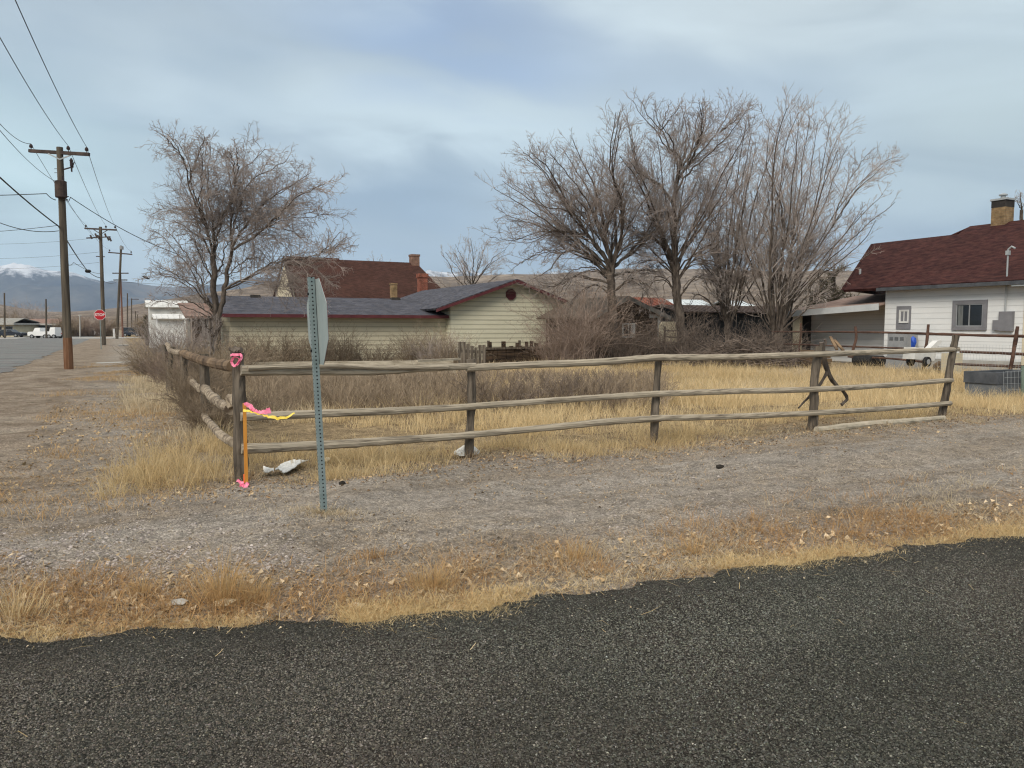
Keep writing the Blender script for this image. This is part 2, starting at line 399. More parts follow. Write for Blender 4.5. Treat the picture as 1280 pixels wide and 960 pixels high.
M = {}
M['ground'] = ground_mat()
M['asphalt'] = asphalt_mat('dark_chip_seal', 0.66, (1.08, 1.0, 0.88), 1.0, 105.0, 0.95)
M['asphalt_old'] = asphalt_mat('worn_asphalt', 4.2, (1.0, 0.99, 0.99), 0.25)
M['wood_grey'] = mat('weathered_wood', (0.10, 0.082, 0.062), (0.385, 0.335, 0.26), 16.0, (0.07, 2.4, 2.4), 0.9, 1.0, 9, bscale=22, lo=0.30, hi=0.56)
M['wood_post'] = mat('post_wood', (0.03, 0.024, 0.019), (0.19, 0.158, 0.124), 8.0, (2.4, 2.4, 0.22), 0.92, 0.8, 8, bscale=16, lo=0.3, hi=0.7)
M['wood_peel'] = mat('peeling_log', (0.09, 0.065, 0.045), (0.40, 0.33, 0.245), 7.0, (1, 1, 1), 0.9, 0.8, 8, bscale=16, lo=.36, hi=.62)
M['wood_brown'] = mat('brown_log', (0.055, 0.035, 0.022), (0.24, 0.165, 0.10), 5.0, (0.4, 0.4, 0.4), 0.9, 0.8, 8, bscale=16)
M['wood_rust'] = mat('reddish_rail', (0.05, 0.028, 0.022), (0.13, 0.075, 0.055), 4.0, (0.3, 0.3, 1), 0.9, 0.5, 6)
M['wood_pale'] = mat('pale_lumber', (0.25, 0.21, 0.155), (0.52, 0.46, 0.36), 3.0, (0.2, 3, 3), 0.9, 0.4, 6)
M['pole'] = mat('utility_pole_wood', (0.04, 0.034, 0.028), (0.145, 0.12, 0.09), 3.0, (3, 3, 0.15), 0.9, 0.5, 6)
M['pole_red'] = mat('reddish_pole_wood', (0.11, 0.05, 0.035), (0.20, 0.11, 0.08), 3.0, (3, 3, 0.2), 0.9)
M['crossarm'] = mat('dark_crossarm', (0.04, 0.032, 0.03), (0.085, 0.06, 0.05), 5.0, (1, 1, 1), 0.9)
M['wire'] = mat('black_wire', (0.025, 0.026, 0.028), (0.035, 0.036, 0.04), 4.0, rough=0.6)
M['bark'] = mat('dark_bark', (0.045, 0.036, 0.030), (0.15, 0.122, 0.10), 9.0, (1, 1, 0.35), 0.95, 0.8, 7)
M['twig'] = mat('bare_twigs', (0.19, 0.161, 0.146), (0.40, 0.342, 0.31), 0.8, (1, 1, 1), 0.95, 0, 3)
M['twig_pale'] = mat('pale_bare_twigs', (0.25, 0.215, 0.194), (0.47, 0.405, 0.365), 0.8, (1, 1, 1), 0.95, 0, 3)
M['brush'] = mat('dry_brush', (0.15, 0.115, 0.083), (0.33, 0.26, 0.185), 1.5, (1, 1, 1), 0.95, 0, 4)
M['brush_pink'] = mat('reddish_brush', (0.17, 0.125, 0.10), (0.34, 0.265, 0.22), 1.5, (1, 1, 1), 0.95, 0, 4)
M['brush_dark'] = mat('dark_brush', (0.085, 0.066, 0.055), (0.21, 0.168, 0.14), 1.5, (1, 1, 1), 0.95, 0, 4)
M['juniper'] = mat('dull_juniper', (0.075, 0.07, 0.045), (0.17, 0.145, 0.10), 2.5, (1, 1, 1), 0.95, 0, 4)
M['grass'] = attr_mat('dry_grass_blades', 0.85, 0.38)
M['leafattr'] = attr_mat('dead_leaves', 0.9, 0.1)
M['stone'] = attr_mat('loose_stones', 0.9)
M['galv'] = mat('galvanised_steel', (0.15, 0.20, 0.205), (0.21, 0.26, 0.265), 9.0, (1, 1, 1), 0.55, 0, 4, spec=0.35)
M['alu'] = mat('sign_back_aluminium', (0.22, 0.265, 0.265), (0.29, 0.335, 0.33), 4.5, (1, 1, .5), 0.5, 0, 6, spec=0.35)
M['hole'] = mat('dark_hole', (0.012, 0.014, 0.016), rough=0.9)
M['red_sign'] = mat('red_sign_face', (0.42, 0.02, 0.03), (0.5, 0.025, 0.035), 3, rough=0.5)
M['white_sign'] = mat('white_sign_lettering', (0.75, 0.75, 0.73), rough=0.5)
M['orange'] = mat('orange_stake_paint', (0.52, 0.20, 0.035), (0.62, 0.30, 0.06), 12, (1, 1, .3), 0.8)
M['orange_hot'] = mat('bright_orange_paint', (0.9, 0.17, 0.05), (0.95, 0.22, 0.07), 12, rough=0.7)
M['pink'] = mat('pink_flagging', (0.80, 0.13, 0.27), (0.88, 0.30, 0.42), 20, rough=0.45)
M['yellow'] = mat('yellow_flagging', (0.78, 0.56, 0.05), (0.85, 0.66, 0.12), 20, rough=0.45)
M['siding_tan'] = siding_mat('tan_siding', (0.52, 0.475, 0.35), (0.62, 0.57, 0.43), 0.22, 0.2, .2)
M['siding_green'] = siding_mat('pale_sage_siding', (0.60, 0.585, 0.45), (0.68, 0.66, 0.52), 0.23, 0.25, .2)
M['siding_white'] = siding_mat('white_siding', (0.66, 0.675, 0.68), (0.75, 0.755, 0.75), 0.225, 0.5, .05, 0.80)
M['paper'] = mat('white_litter', (0.66, 0.66, 0.63), (0.80, 0.80, 0.78), 9, rough=.7)
M['cream'] = mat('cream_paint', (0.52, 0.46, 0.33), (0.62, 0.55, 0.41), 1.5, rough=0.8)
M['white'] = mat('white_paint', (0.54, 0.535, 0.52), (0.70, 0.70, 0.685), 2.2, rough=0.6)
M['white_dirty'] = mat('dirty_white_metal', (0.45, 0.45, 0.43), (0.68, 0.68, 0.66), 1.2, rough=0.6)
M['grey_trim'] = mat('grey_trim', (0.17, 0.17, 0.185), (0.21, 0.21, 0.225), 3, rough=0.7)
M['grey_box'] = mat('grey_metal', (0.24, 0.25, 0.26), (0.30, 0.31, 0.32), 3, rough=0.5)
M['fascia'] = mat('dark_red_fascia', (0.085, 0.022, 0.028), (0.12, 0.035, 0.04), 3, rough=0.7)
M['gutter'] = mat('grey_gutter', (0.30, 0.33, 0.345), (0.38, 0.40, 0.41), 2, rough=0.6)
M['glass'] = mat('dark_window_glass', (0.012, 0.015, 0.018), (0.02, 0.024, 0.028), 2, rough=0.08, spec=0.5)
M['roof_blue'] = shingle_mat('blue_grey_shingles', (0.034, 0.037, 0.050), (0.085, 0.09, 0.115), (0.13, 0.12, 0.125))
M['roof_red'] = shingle_mat('burgundy_shingles', (0.024, 0.008, 0.009), (0.050, 0.017, 0.016), (0.095, 0.040, 0.031))
M['roof_brown'] = shingle_mat('brown_shingles', (0.040, 0.019, 0.015), (0.066, 0.030, 0.024), (0.08, 0.04, 0.03))
M['roof_porch'] = mat('rusty_brown_roofing', (0.16, 0.10, 0.08), (0.27, 0.18, 0.145), 2, (1, 1, 1), 0.9)
M['roof_tin_red'] = mat('rusty_red_tin', (0.13, 0.035, 0.022), (0.22, 0.08, 0.05), 2.5, rough=0.8)
M['roof_tin'] = mat('pale_tin_roof', (0.42, 0.47, 0.50), (0.60, 0.64, 0.66), 1.0, rough=0.5)
M['log_wall'] = mat('dark_old_boards', (0.022, 0.016, 0.012), (0.10, 0.068, 0.045), 3.0, (0.4, 0.4, 5), 0.95, 0.6, 6)
M['dark_wall'] = mat('near_black_wall', (0.014, 0.016, 0.018), (0.045, 0.048, 0.05), 1.2, (1, 1, 1), 0.95)
M['weather_grey'] = mat('grey_old_boards', (0.17, 0.165, 0.15), (0.34, 0.33, 0.30), 3.0, (1, 1, 0.3), 0.9)
M['brick_red'] = brick_mat('red_brick', (0.28, 0.075, 0.045), (0.20, 0.055, 0.035), (0.25, 0.18, 0.14))
M['brick_old'] = brick_mat('old_brown_brick', (0.25, 0.13, 0.09), (0.19, 0.10, 0.07), (0.22, 0.18, 0.15))
M['brick_tan'] = brick_mat('tan_brick', (0.30, 0.20, 0.10), (0.22, 0.14, 0.075), (0.24, 0.19, 0.12))
M['concrete'] = mat('pale_concrete', (0.30, 0.29, 0.27), (0.42, 0.41, 0.385), 2, rough=0.9)
M['soot'] = mat('sooty_brick', (0.03, 0.027, 0.025), (0.05, 0.045, 0.04), 5, rough=0.95)
M['dark_grey'] = mat('dark_grey_plastic', (0.055, 0.06, 0.068), (0.095, 0.10, 0.11), 4, rough=0.7)
M['black'] = mat('black_rubber', (0.015, 0.015, 0.016), (0.025, 0.025, 0.026), 8, rough=0.8)
M['blue'] = mat('blue_tarp', (0.02, 0.06, 0.34), (0.03, 0.10, 0.46), 8, rough=0.5)
M['car_dark'] = mat('dark_blue_car_paint', (0.010, 0.014, 0.024), (0.013, 0.018, 0.03), 2, rough=0.25, spec=0.6)
M['car_white'] = mat('white_car_paint', (0.68, 0.68, 0.67), (0.72, 0.72, 0.71), 2, rough=0.3, spec=0.5)
M['porcelain'] = mat('brown_insulator', (0.035, 0.02, 0.018), rough=0.35)
M['dirt_clod'] = mat('dark_clod', (0.02, 0.017, 0.015), (0.045, 0.038, 0.03), 8, rough=0.95, bump=.5)

# ================================================================== SETTING
n = 430
s1 = np.linspace(-1, 1, n); k_ = 9.0; a_ = 7000 / math.sinh(k_)
gx = a_ * np.sinh(k_ * s1); gy = a_ * np.sinh(k_ * s1) + 6.0
X, Y = np.meshgrid(gx, gy, indexing='xy')
Zg = gh(X, Y)
i, j = np.meshgrid(np.arange(n - 1), np.arange(n - 1), indexing='ij')
q = np.stack([i * n + j, i * n + j + 1, (i + 1) * n + j + 1, (i + 1) * n + j], -1).reshape(-1, 4)
kind(MB().add(np.stack([X, Y, Zg], -1).reshape(-1, 3), q).build('ground', M['ground'], smooth=True), 'structure')

def sheet(name, grid, m_):
    grid = np.asarray(grid); a, b, _ = grid.shape
    i, j = np.meshgrid(np.arange(a - 1), np.arange(b - 1), indexing='ij')
    q = np.stack([i * b + j, (i + 1) * b + j, (i + 1) * b + j + 1, i * b + j + 1], -1).reshape(-1, 4)
    return kind(MB().add(grid.reshape(-1, 3), q).build(name, m_), 'structure')
us = np.concatenate([np.linspace(-3.2, 9, 260), np.linspace(9.2, 200, 60)])
er = np.random.default_rng(11)
ev = edge_v(us) + 0.03 * np.sin(us * 3.7) + 0.04 * np.sin(us * 8.3 + 1) + 0.02 * np.sin(us * 19) + er.normal(0, 0.012, len(us))
rows = []
def road_z(dv): return np.interp(dv, [0, .025, .5, 4, 9], [-.01, .014, .03, .05, .02])
for u_, e_ in zip(us, ev): rows.append([uv(u_, e_ - d_, float(road_z(d_))) for d_ in (0, .025, .5, 4, 9)])
sheet('side_street', np.array(rows)[:, ::-1], M['asphalt'])
cr = np.random.default_rng(21); n_ = 430000
cy = cr.uniform(2.3, 7.5, n_); cx = cr.uniform(-.80, .80, n_) * cy; cu_ = cx * U[0] + cy * U[1]; cv_ = cx * V[0] + cy * V[1]; dd_ = np.interp(cu_, us, ev) - cv_
k = (dd_ > .0) & (dd_ < 8) & (cr.uniform(0, 1, n_) < np.clip(4.2 / cy, 0, 1)); cx, cy, dd_, cu_, cv_ = cx[k], cy[k], dd_[k], cu_[k], cv_[k]; n_ = len(cx)
size = cr.uniform(.0025, .0050, n_) * cr.choice([.75, 1, 1, 1.3], n_)
oc_ = np.array([(1, 0, 0), (0, 1, 0), (-1, 0, 0), (0, -1, 0), (0, 0, 1.), (0, 0, -1)])
off = oc_[None] * (1 + cr.normal(0, .28, (n_, 6, 1))) + cr.normal(0, .18, (n_, 6, 3)); a = cr.uniform(0, 6.28, n_)
ca_, sa_ = np.cos(a)[:, None], np.sin(a)[:, None]; off = np.stack([off[..., 0] * ca_ - off[..., 1] * sa_, off[..., 0] * sa_ + off[..., 1] * ca_, off[..., 2] * .8], -1) * size[:, None, None]
ctr_ = np.stack([cx, cy, road_z(dd_) + size * .25], -1)
wear = .5 + .5 * np.tanh(1.6 * (np.sin(cu_ * .9 + cv_ * 1.3) * .35 + np.sin(cv_ * 2.1 + .6 * np.sin(cu_ * .7)) * .6 + np.sin(cu_ * 3.1 - cv_ * 2.3) * .3))
tone = np.exp(cr.normal(0, .45, n_)) * (.066 + .044 * wear) * np.clip(.55 + dd_ * .7, .55, 1)
tone = np.where(cr.uniform(0, 1, n_) < .0035, cr.uniform(.22, .45, n_), np.minimum(tone, .22))
gz = .5 + .5 * np.tanh(2 * np.sin(cu_ * .8 + 1.2 * np.sin(cv_ * .9 + 2)))
tint_ = np.stack([1.10 - .10 * gz + cr.normal(0, .05, n_), np.ones(n_), .86 + cr.normal(0, .05, n_)], -1)
fc_ = np.array([(0, 1, 4), (1, 2, 4), (2, 3, 4), (3, 0, 4), (1, 0, 5), (2, 1, 5), (3, 2, 5), (0, 3, 5)])
cm_ = MB(); cm_.add((ctr_[:, None] + off).reshape(-1, 3), (np.arange(n_)[:, None, None] * 6 + fc_[None]).reshape(-1, 3), 0, np.repeat(tone[:, None] * tint_, 6, 0))
kind(cm_.build('road_chips', M['stone']), 'stuff')
vs_ = np.concatenate([np.linspace(13, 60, 70), np.linspace(62, 500, 60)])
rows = []
for v_ in vs_:
    e_ = -3.95 + 0.12 * math.sin(v_ * 0.9) + 0.10 * math.sin(v_ * 2.3) + er.normal(0, 0.04)
    rows.append([uv(-18, v_, 0.0), uv(-11, v_, 0.09), uv(e_ - .6, v_, 0.02), uv(e_, v_, -0.012)])
sheet('main_street', np.array(rows), M['asphalt_old'])

# hills and mountains: real ridges, kilometres away
def ridge(name, prof, D0, D1, m_, rough_amp, seed, nd=60, na=520, x0=-500, x1=1800):
    r_ = np.random.default_rng(seed)
    xs = np.linspace(x0, x1, na); pxs, pys = zip(*prof)
    crest_y = np.interp(xs, pxs, pys)
    ker = np.exp(-np.linspace(-2, 2, 9) ** 2); ker /= ker.sum()
    crest_y = np.convolve(np.pad(crest_y, 4, mode='edge'), ker, 'valid')
    A = (xs - 640) / F
    t = np.linspace(0, 1, nd)
    Dc = D0 + (D1 - D0) * 0.72
    crest = (410 - crest_y) / F * Dc
    shape = np.where(t < 0.72, np.sin(np.clip(t / 0.72, 0, 1) * np.pi / 2) ** 1.3, np.cos((t - .72) / .28 * np.pi / 2))
    Dg = D0 + (D1 - D0) * t
    Xg = A[:, None] * Dg[None, :]; Yg = np.broadcast_to(Dg[None, :], Xg.shape)
    hgt = crest[:, None] * shape[None, :]
    nz = np.zeros_like(Xg); amp = 1.0; sc = (D1 - D0) * 0.35
    for o in range(5):
        th = r_.uniform(0, 6.28, 3); ph = r_.uniform(0, 6.28, 3)
        for a in range(3):
            nz += amp / 3 * (1 - 2 * np.abs(np.sin((Xg * np.cos(th[a]) + Yg * np.sin(th[a])) / sc * 2.2 + ph[a] + 1.3 * np.sin(Xg / sc * 1.7 + ph[a]))))
        amp *= 0.5; sc *= 0.5
    hgt = hgt * (1 + rough_amp * nz * (1 - np.exp(-((t - .72) / .1) ** 2) * .85)[None, :])
    edge = np.clip(t / 0.06, 0, 1)[None, :]
    P = np.stack([Xg, Yg, np.maximum(hgt, 0) * edge - 2 * (1 - edge)], -1)
    i, j = np.meshgrid(np.arange(na - 1), np.arange(nd - 1), indexing='ij')
    q = np.stack([i * nd + j, (i + 1) * nd + j, (i + 1) * nd + j + 1, i * nd + j + 1], -1).reshape(-1, 4)
    return kind(MB().add(P.reshape(-1, 3), q).build(name, m_, smooth=True), 'structure')
def hill_mat():
    m_, t, b = new_mat('sagebrush_hill'); b.inputs['Roughness'].default_value = 1; b.inputs['Specular IOR Level'].default_value = 0
    pos = t.n('ShaderNodeNewGeometry').outputs['Position']
    c = t.ramp(t.noise(t.mapping(pos, (1, .5, 2)), 0.004, 8, 0.65), [(0.35, (0.18, 0.145, 0.115)), (0.52, (0.26, 0.21, 0.165)), (0.68, (0.34, 0.28, 0.22))])
    sp = t.ramp(t.noise(pos, 0.03, 8, 0.8), [(0.45, 0.4), (0.6, 1.0)])
    t.put(b.inputs['Base Color'], t.mix(0.8, c, sp, 'MULTIPLY')); return m_
def mountain_mat():
    m_, t, b = new_mat('forested_mountain_with_snow'); b.inputs['Roughness'].default_value = 1; b.inputs['Specular IOR Level'].default_value = 0
    pos = t.n('ShaderNodeNewGeometry').outputs['Position']
    sp = t.n('ShaderNodeSeparateXYZ'); t.put(sp.inputs[0], pos)
    nz = t.noise(pos, 0.0016, 8, 0.65)
    c = t.ramp(nz, [(0.35, (0.045, 0.052, 0.058)), (0.52, (0.085, 0.088, 0.085)), (0.66, (0.16, 0.145, 0.125))])
    hgt = t.m('ADD', t.m('MULTIPLY', sp.outputs[2], 1 / 700.0), t.m('MULTIPLY', t.m('SUBTRACT', t.noise(pos, 0.005, 8, 0.7), 0.5), 1.0))
    sn = t.ramp(hgt, [(0.80, 0.0), (0.96, 1.0)])
    t.put(b.inputs['Base Color'], t.mix(t.m('MULTIPLY', sn, 0.9), c, (0.75, 0.77, 0.8))); return m_
M['hill'] = hill_mat(); M['mountain'] = mountain_mat()
ridge('mountains', [(-600, 352), (-200, 350), (-60, 346), (0, 342), (14, 338), (28, 334.5), (36, 333), (46, 335), (60, 339), (78, 339.5), (95, 341), (112, 346), (135, 352), (155, 351),
                    (185, 356), (215, 358), (260, 360), (320, 349), (365, 345), (420, 350), (500, 347), (560, 343), (620, 341), (700, 342), (800, 348), (900, 345), (1100, 352), (1400, 350), (1900, 356)],
      6500, 10000, M['mountain'], 0.22, 5)
ridge('hills', [(-600, 388), (-100, 384), (-30, 380), (5, 381), (30, 386), (60, 390), (100, 389), (150, 385), (190, 378), (230, 372), (290, 364), (340, 357), (420, 352), (520, 349), (600, 347.5), (680, 346), (740, 343),
                (820, 339), (900, 337), (970, 340), (1040, 344), (1120, 348), (1250, 352), (1500, 356), (1900, 360)],
      700, 2600, M['hill'], 0.16, 9, nd=80)

# ------------------------------------------------------------------ haze: the air between here and the mountains
hz = MB(); hz.box((0, 4700, 550), (26000, 12600, 1102), (np.array([1., 0, 0]), np.array([0, 1., 0]), Z))
hm = bpy.data.materials.new('thin_haze'); hm.use_nodes = True; ht = hm.node_tree; ht.nodes.clear()
pv = ht.nodes.new('ShaderNodeVolumePrincipled'); pv.inputs['Color'].default_value = (0.55, 0.72, 1.0, 1); pv.inputs['Density'].default_value = 6.5e-5
ho = ht.nodes.new('ShaderNodeOutputMaterial'); ht.links.new(pv.outputs[0], ho.inputs['Volume'])
HAZE = kind(hz.build('haze', hm), 'stuff')

# ================================================================== BUILDINGS
def roof_uv(o, along, up):
    """lay the shingle rows along the eave"""
    me = o.data; uvl = me.uv_layers.new(name='UVMap')
    co = np.zeros(len(me.vertices) * 3); me.vertices.foreach_get('co', co); co = co.reshape(-1, 3)
    li = np.zeros(len(me.loops), np.int32); me.loops.foreach_get('vertex_index', li)
    c = co[li]; Mi = np.array(world_m(o))[:3, :3].T     # object axes
    al = Mi @ np.asarray(along); upv = Mi @ np.asarray(up)
    uvl.data.foreach_set('uv', np.stack([c @ al, c @ upv], -1).ravel())
    return o
def slab(mb, a, b, c, d, th, mi=0):
    """roof plane a-b (eave) c-d (ridge) with thickness th downwards"""
    a, b, c, d = [np.asarray(p, float) for p in (a, b, c, d)]
    nrm = np.cross(b - a, d - a); nrm /= np.linalg.norm(nrm)
    if nrm[2] < 0: nrm = -nrm
    mb.prism([a, b, c, d], -nrm * th, mi)
def lap_wall(mb, p0, along, out, L, z0, z1, course=0.16, lip=0.022, width_at=None, holes=()):
    """lapped boards on a wall starting at p0, running `along` for L, facing `out`; width_at(z) -> (s0, s1); holes (s0, s1, z0, z1)"""
    p0 = np.asarray(p0, float)
    z = z0; zs = []
    while z < z1 - 1e-4: zs.append((z, min(z + course, z1))); z += course
    for za, zb in zs:
        if width_at is None: segs = [((0, L), (0, L))]
        else: segs = [(width_at(za), width_at(zb))]
        zm = (za + zb) / 2
        cut = []
        for (a0, a1), (b0, b1) in segs:
            pieces = [(a0, a1, b0, b1)]
            for h0, h1, hz0, hz1 in holes:
                if hz0 < zm < hz1:
                    new = []
                    for q0, q1, r0, r1 in pieces:
                        if h0 > q0 and h1 < q1: new += [(q0, h0, r0, h0), (h1, q1, h1, r1)]
                        else: new.append((q0, q1, r0, r1))
                    pieces = new
            cut += pieces
        for q0, q1, r0, r1 in cut:
            A = p0 + along * q0 + Z * za + out * lip; B = p0 + along * q1 + Z * za + out * lip
            C = p0 + along * r1 + Z * zb + out * 0.004; D_ = p0 + along * r0 + Z * zb + out * 0.004
            E = p0 + along * q0 + Z * za; G = p0 + along * q1 + Z * za
            mb.add([A, B, C, D_, E, G], [[0, 1, 2, 3], [4, 5, 1, 0]])
def window(house, p, along, out, w, h, frame_m, glass_m, fw=0.07, name='window', mull=1, depth=0.06, sash=None):
    """a window centred at p on a wall"""
    p = np.asarray(p, float); ax = (along, out, Z)
    mb = MB()
    mb.box(p + Z * (h / 2 + fw / 2), (w + 2 * fw, depth, fw), ax); mb.box(p - Z * (h / 2 + fw / 2), (w + 2 * fw, depth, fw), ax)
    for s in (-1, 1): mb.box(p + along * s * (w / 2 + fw / 2), (fw, depth - .004, h - .002), ax)
    f = mb.build(name, frame_m, house)
    sm = sash or frame_m
    sb = MB(); st = 0.035
    for s in (-1, 1):
        sb.box(p + Z * s * (h / 2 - st / 2) - out * .005, (w - .004, depth * .6, st), ax); sb.box(p + along * s * (w / 2 - st / 2) - out * .005, (st, depth * .55, h - 2 * st), ax)
    for k in range(mull): sb.box(p + along * (w * ((k + 1) / (mull + 1) - .5)) - out * .003, (st, depth * .55, h - 2 * st), ax)
    sb.build('sash', sm, f)
    MB().box(p - out * 0.016, (w - .01, 0.012, h - .01), ax).build('pane', glass_m, f)
    return f

# ---- low tan house with the blue-grey roof, and its gable wing
gw0 = np.array([0.0, 40.0, 0.0])                  # the gable's foot in the middle
wl = on_plane(563, 400, gw0, V); wr = on_plane(714, 400, gw0, V)
gl = np.dot(wl - gw0, U); gr = np.dot(wr - gw0, U); gmid = (gl + gr) / 2
house = thing('tan_house', 'long low tan sided house with blue-grey shingle roof and a gabled end wing', 'house', gw0 + U * gmid, TH)
peakz = on_plane(637, 351, gw0, V)[2]; eavez = on_plane(563, 379.5, gw0, V)[2]
half = (gr - gl) / 2
slope = (peakz - eavez) / half
def gwid(z):
    if z <= eavez: return (0, 2 * half)
    k = (z - eavez) / (peakz - eavez); return (half * k, 2 * half - half * k)
mb = MB(); P0 = gw0 + U * gl
lap_wall(mb, P0, U, -V, 2 * half, 0.25, peakz, 0.23, 0.012, gwid)
dep = 13.0
mb.prism([P0 + Z * 0.0, P0 + U * 2 * half, P0 + U * 2 * half + Z * eavez, P0 + U * half + Z * peakz, P0 + Z * eavez], V * dep)
lap_wall(mb, P0 + V * dep, -V, -U, dep, .25, eavez, 0.155, 0.026)
mb.build('gable_wall', M['siding_green'], house)
oh = 0.95; fo = 0.45
for sgn in (-1, 1):
    ridge_a = P0 + U * half + Z * (peakz + .05) - V * fo; ridge_b = ridge_a + V * (dep + 2 * fo)
    e_a = ridge_a + U * sgn * (half + oh) - Z * slope * (half + oh); e_b = e_a + V * (dep + 2 * fo)
    mb = MB(); slab(mb, e_a + Z * .03, e_b + Z * .03, ridge_b + Z * .03, ridge_a + Z * .03, 0.10)
    o = mb.build('roof', M['roof_blue'], house); roof_uv(o, V, (ridge_a - e_a) / np.linalg.norm(ridge_a - e_a))
    fb = MB(); fb.prism([e_a - V * .03 - Z * .16, ridge_a - V * .03 - Z * .16, ridge_a - V * .03 - Z * .01, e_a - V * .03 - Z * .01], -V * 0.03); fb.build('fascia', M['fascia'], house)
# octagonal red vent
vc = on_plane(638, 368, gw0, V) - V * 0.03
mb = MB(); oc = [vc + 0.30 * (U * math.cos(a) + Z * math.sin(a)) for a in np.arange(8) * math.pi / 4 + math.pi / 8]; mb.prism(oc, -V * 0.05)
vent = mb.build('gable_vent', M['fascia'], house)
mb = MB()
for k in range(5): mb.box(vc - V * 0.06 + Z * (-.18 + .09 * k), (0.44 - 0.04 * abs(k - 2) ** 1.5, 0.02, 0.03))
mb.build('louvre', M['fascia'], vent)
# long wing
sb0 = P0 + V * 0.6                                   # a little behind the gable
Lw = np.dot(sb0 - on_plane(287, 400, sb0, V), U)
wz = on_plane(430, 394, sb0, V)[2]
rz = wz + 0.98; run = 4.6
mb = MB(); Q0 = sb0 - U * Lw
lap_wall(mb, Q0, U, -V, Lw, 0.2, wz, 0.22, 0.012)
mb.prism([Q0, Q0 + Z * wz, Q0 + V * run + Z * (rz - .1), Q0 + V * 2 * run + Z * wz, Q0 + V * 2 * run], U * Lw)
mb.build('wing_wall', M['siding_tan'], house)
ea = Q0 - V * 0.5 - U * .5 + Z * (wz + .02); eb = ea + U * (Lw + .45); rb = eb + V * (run + .5) + Z * (rz - wz); ra = ea + V * (run + .5) + Z * (rz - wz)
mb = MB(); slab(mb, ea, eb, rb, ra, 0.1); o = mb.build('roof', M['roof_blue'], house); roof_uv(o, U, (ra - ea) / np.linalg.norm(ra - ea))
mb = MB(); slab(mb, ra + Z * .004, rb + Z * .004, rb + V * (run + .5) - Z * (rz - wz), ra + V * (run + .5) - Z * (rz - wz), 0.1); o = mb.build('roof', M['roof_blue'], house); roof_uv(o, U, V)
mb = MB(); mb.box((ea + eb) / 2 - V * .02 - Z * .075, (Lw + .45, 0.035, 0.15)); mb.build('fascia', M['fascia'], house)
for xx in (492, 318):
    c = on_plane(xx, 370.5, ra, V) - V * .25; c[2] = rz - .05
    MB().box(c + Z * .03, (0.55, 0.4, 0.2), taper=.8).build('roof_vent', M['soot'], house)
# open porch at its left end
pl_ = np.dot(Q0 - on_plane(231, 400, Q0, V), U); pa = Q0 - U * pl_
mb = MB(); slab(mb, pa - V * .3 + Z * (wz - .1), Q0 - U * .52 - V * .3 + Z * (wz - .1), Q0 - U * .52 + V * 4 + Z * (wz + .6), pa + V * 4 + Z * (wz + .6), 0.09); o = mb.build('porch_roof', M['roof_porch'], house)
for s_ in (0.15, .75, pl_ - .9): MB().box(pa + U * s_ + Z * (wz / 2 - .1), (0.12, 0.12, wz - .2)).build('porch_post', M['weather_grey'], house)
mb = MB(); mb.box(pa + U * (pl_ / 2 + .2) + V * 2.6 + Z * 1.1, (pl_ - .6, 0.1, 2.2)); mb.build('porch_wall', M['log_wall'], house)

# ---- house with the big brown roof behind
bc = np.array([-10.5, 62, 0.0])
bh = thing('brown_roof_house', 'old house behind with a tall steep brown shingle roof and brick chimneys', 'house', bc, TH)
rl = on_plane(358, 323, bc, V); rr = on_plane(520, 327, bc, V); rl[2] = rr[2] = (rl[2] + rr[2]) / 2 - .02
br_ = on_plane(543, 369, bc - V * 3.2, V)
drop = rl[2] - br_[2]; 
wl_z = br_[2] - 1.2
runb = 5.0
el_ = rl - V * runb - U * .2; er_ = rr - V * runb + U * 1.9
el_[2] = er_[2] = wl_z
ml = rl + V * runb; mr = rr + V * runb; 
mb = MB(); slab(mb, el_, er_, rr, rl, 0.15); o = mb.build('roof', M['roof_brown'], bh); roof_uv(o, U, (rl - el_) / np.linalg.norm(rl - el_))
mb = MB(); ml2 = rl + V * runb - U * .2; mr2 = rr + V * runb + U * 1.9; ml2[2] = mr2[2] = wl_z
slab(mb, ml2, mr2, rr + Z * .004, rl + Z * .004, 0.15); o = mb.build('roof', M['roof_brown'], bh); roof_uv(o, U, V)
mb = MB(); e2 = er_ + U * .05; m2 = mr2 + U * .05
slab(mb, e2, m2, rr + U * .03, rr + U * .02 - V * .01, 0.12); o = mb.build('roof_hip', M['roof_brown'], bh); roof_uv(o, V, U)
mb = MB(); f0 = el_ + V * .5 + U * .35; f0[2] = 0; ln = np.dot(er_ - el_, U) - .8
mb.prism([f0, f0 + U * ln, f0 + U * ln + V * (2 * runb - 1), f0 + V * (2 * runb - 1)], Z * (wl_z - .12)); mb.build('wall', M['cream'], bh)
mb = MB(); gq = rl - U * .12 - Z * .25; mb.prism([el_ - U * .05 + V * .25 - Z * .05, ml2 - U * .05 - V * .25 - Z * .05, gq], U * .1); mb.build('gable_end', M['cream'], bh)
mb = MB(); mb.bar(el_ - U * .2, rl - U * .2, .08, .28); mb.bar(ml2 - U * .2, rl - U * .2 + Z * .01, .08, .28); mb.build('bargeboard', M['roof_brown'], bh)
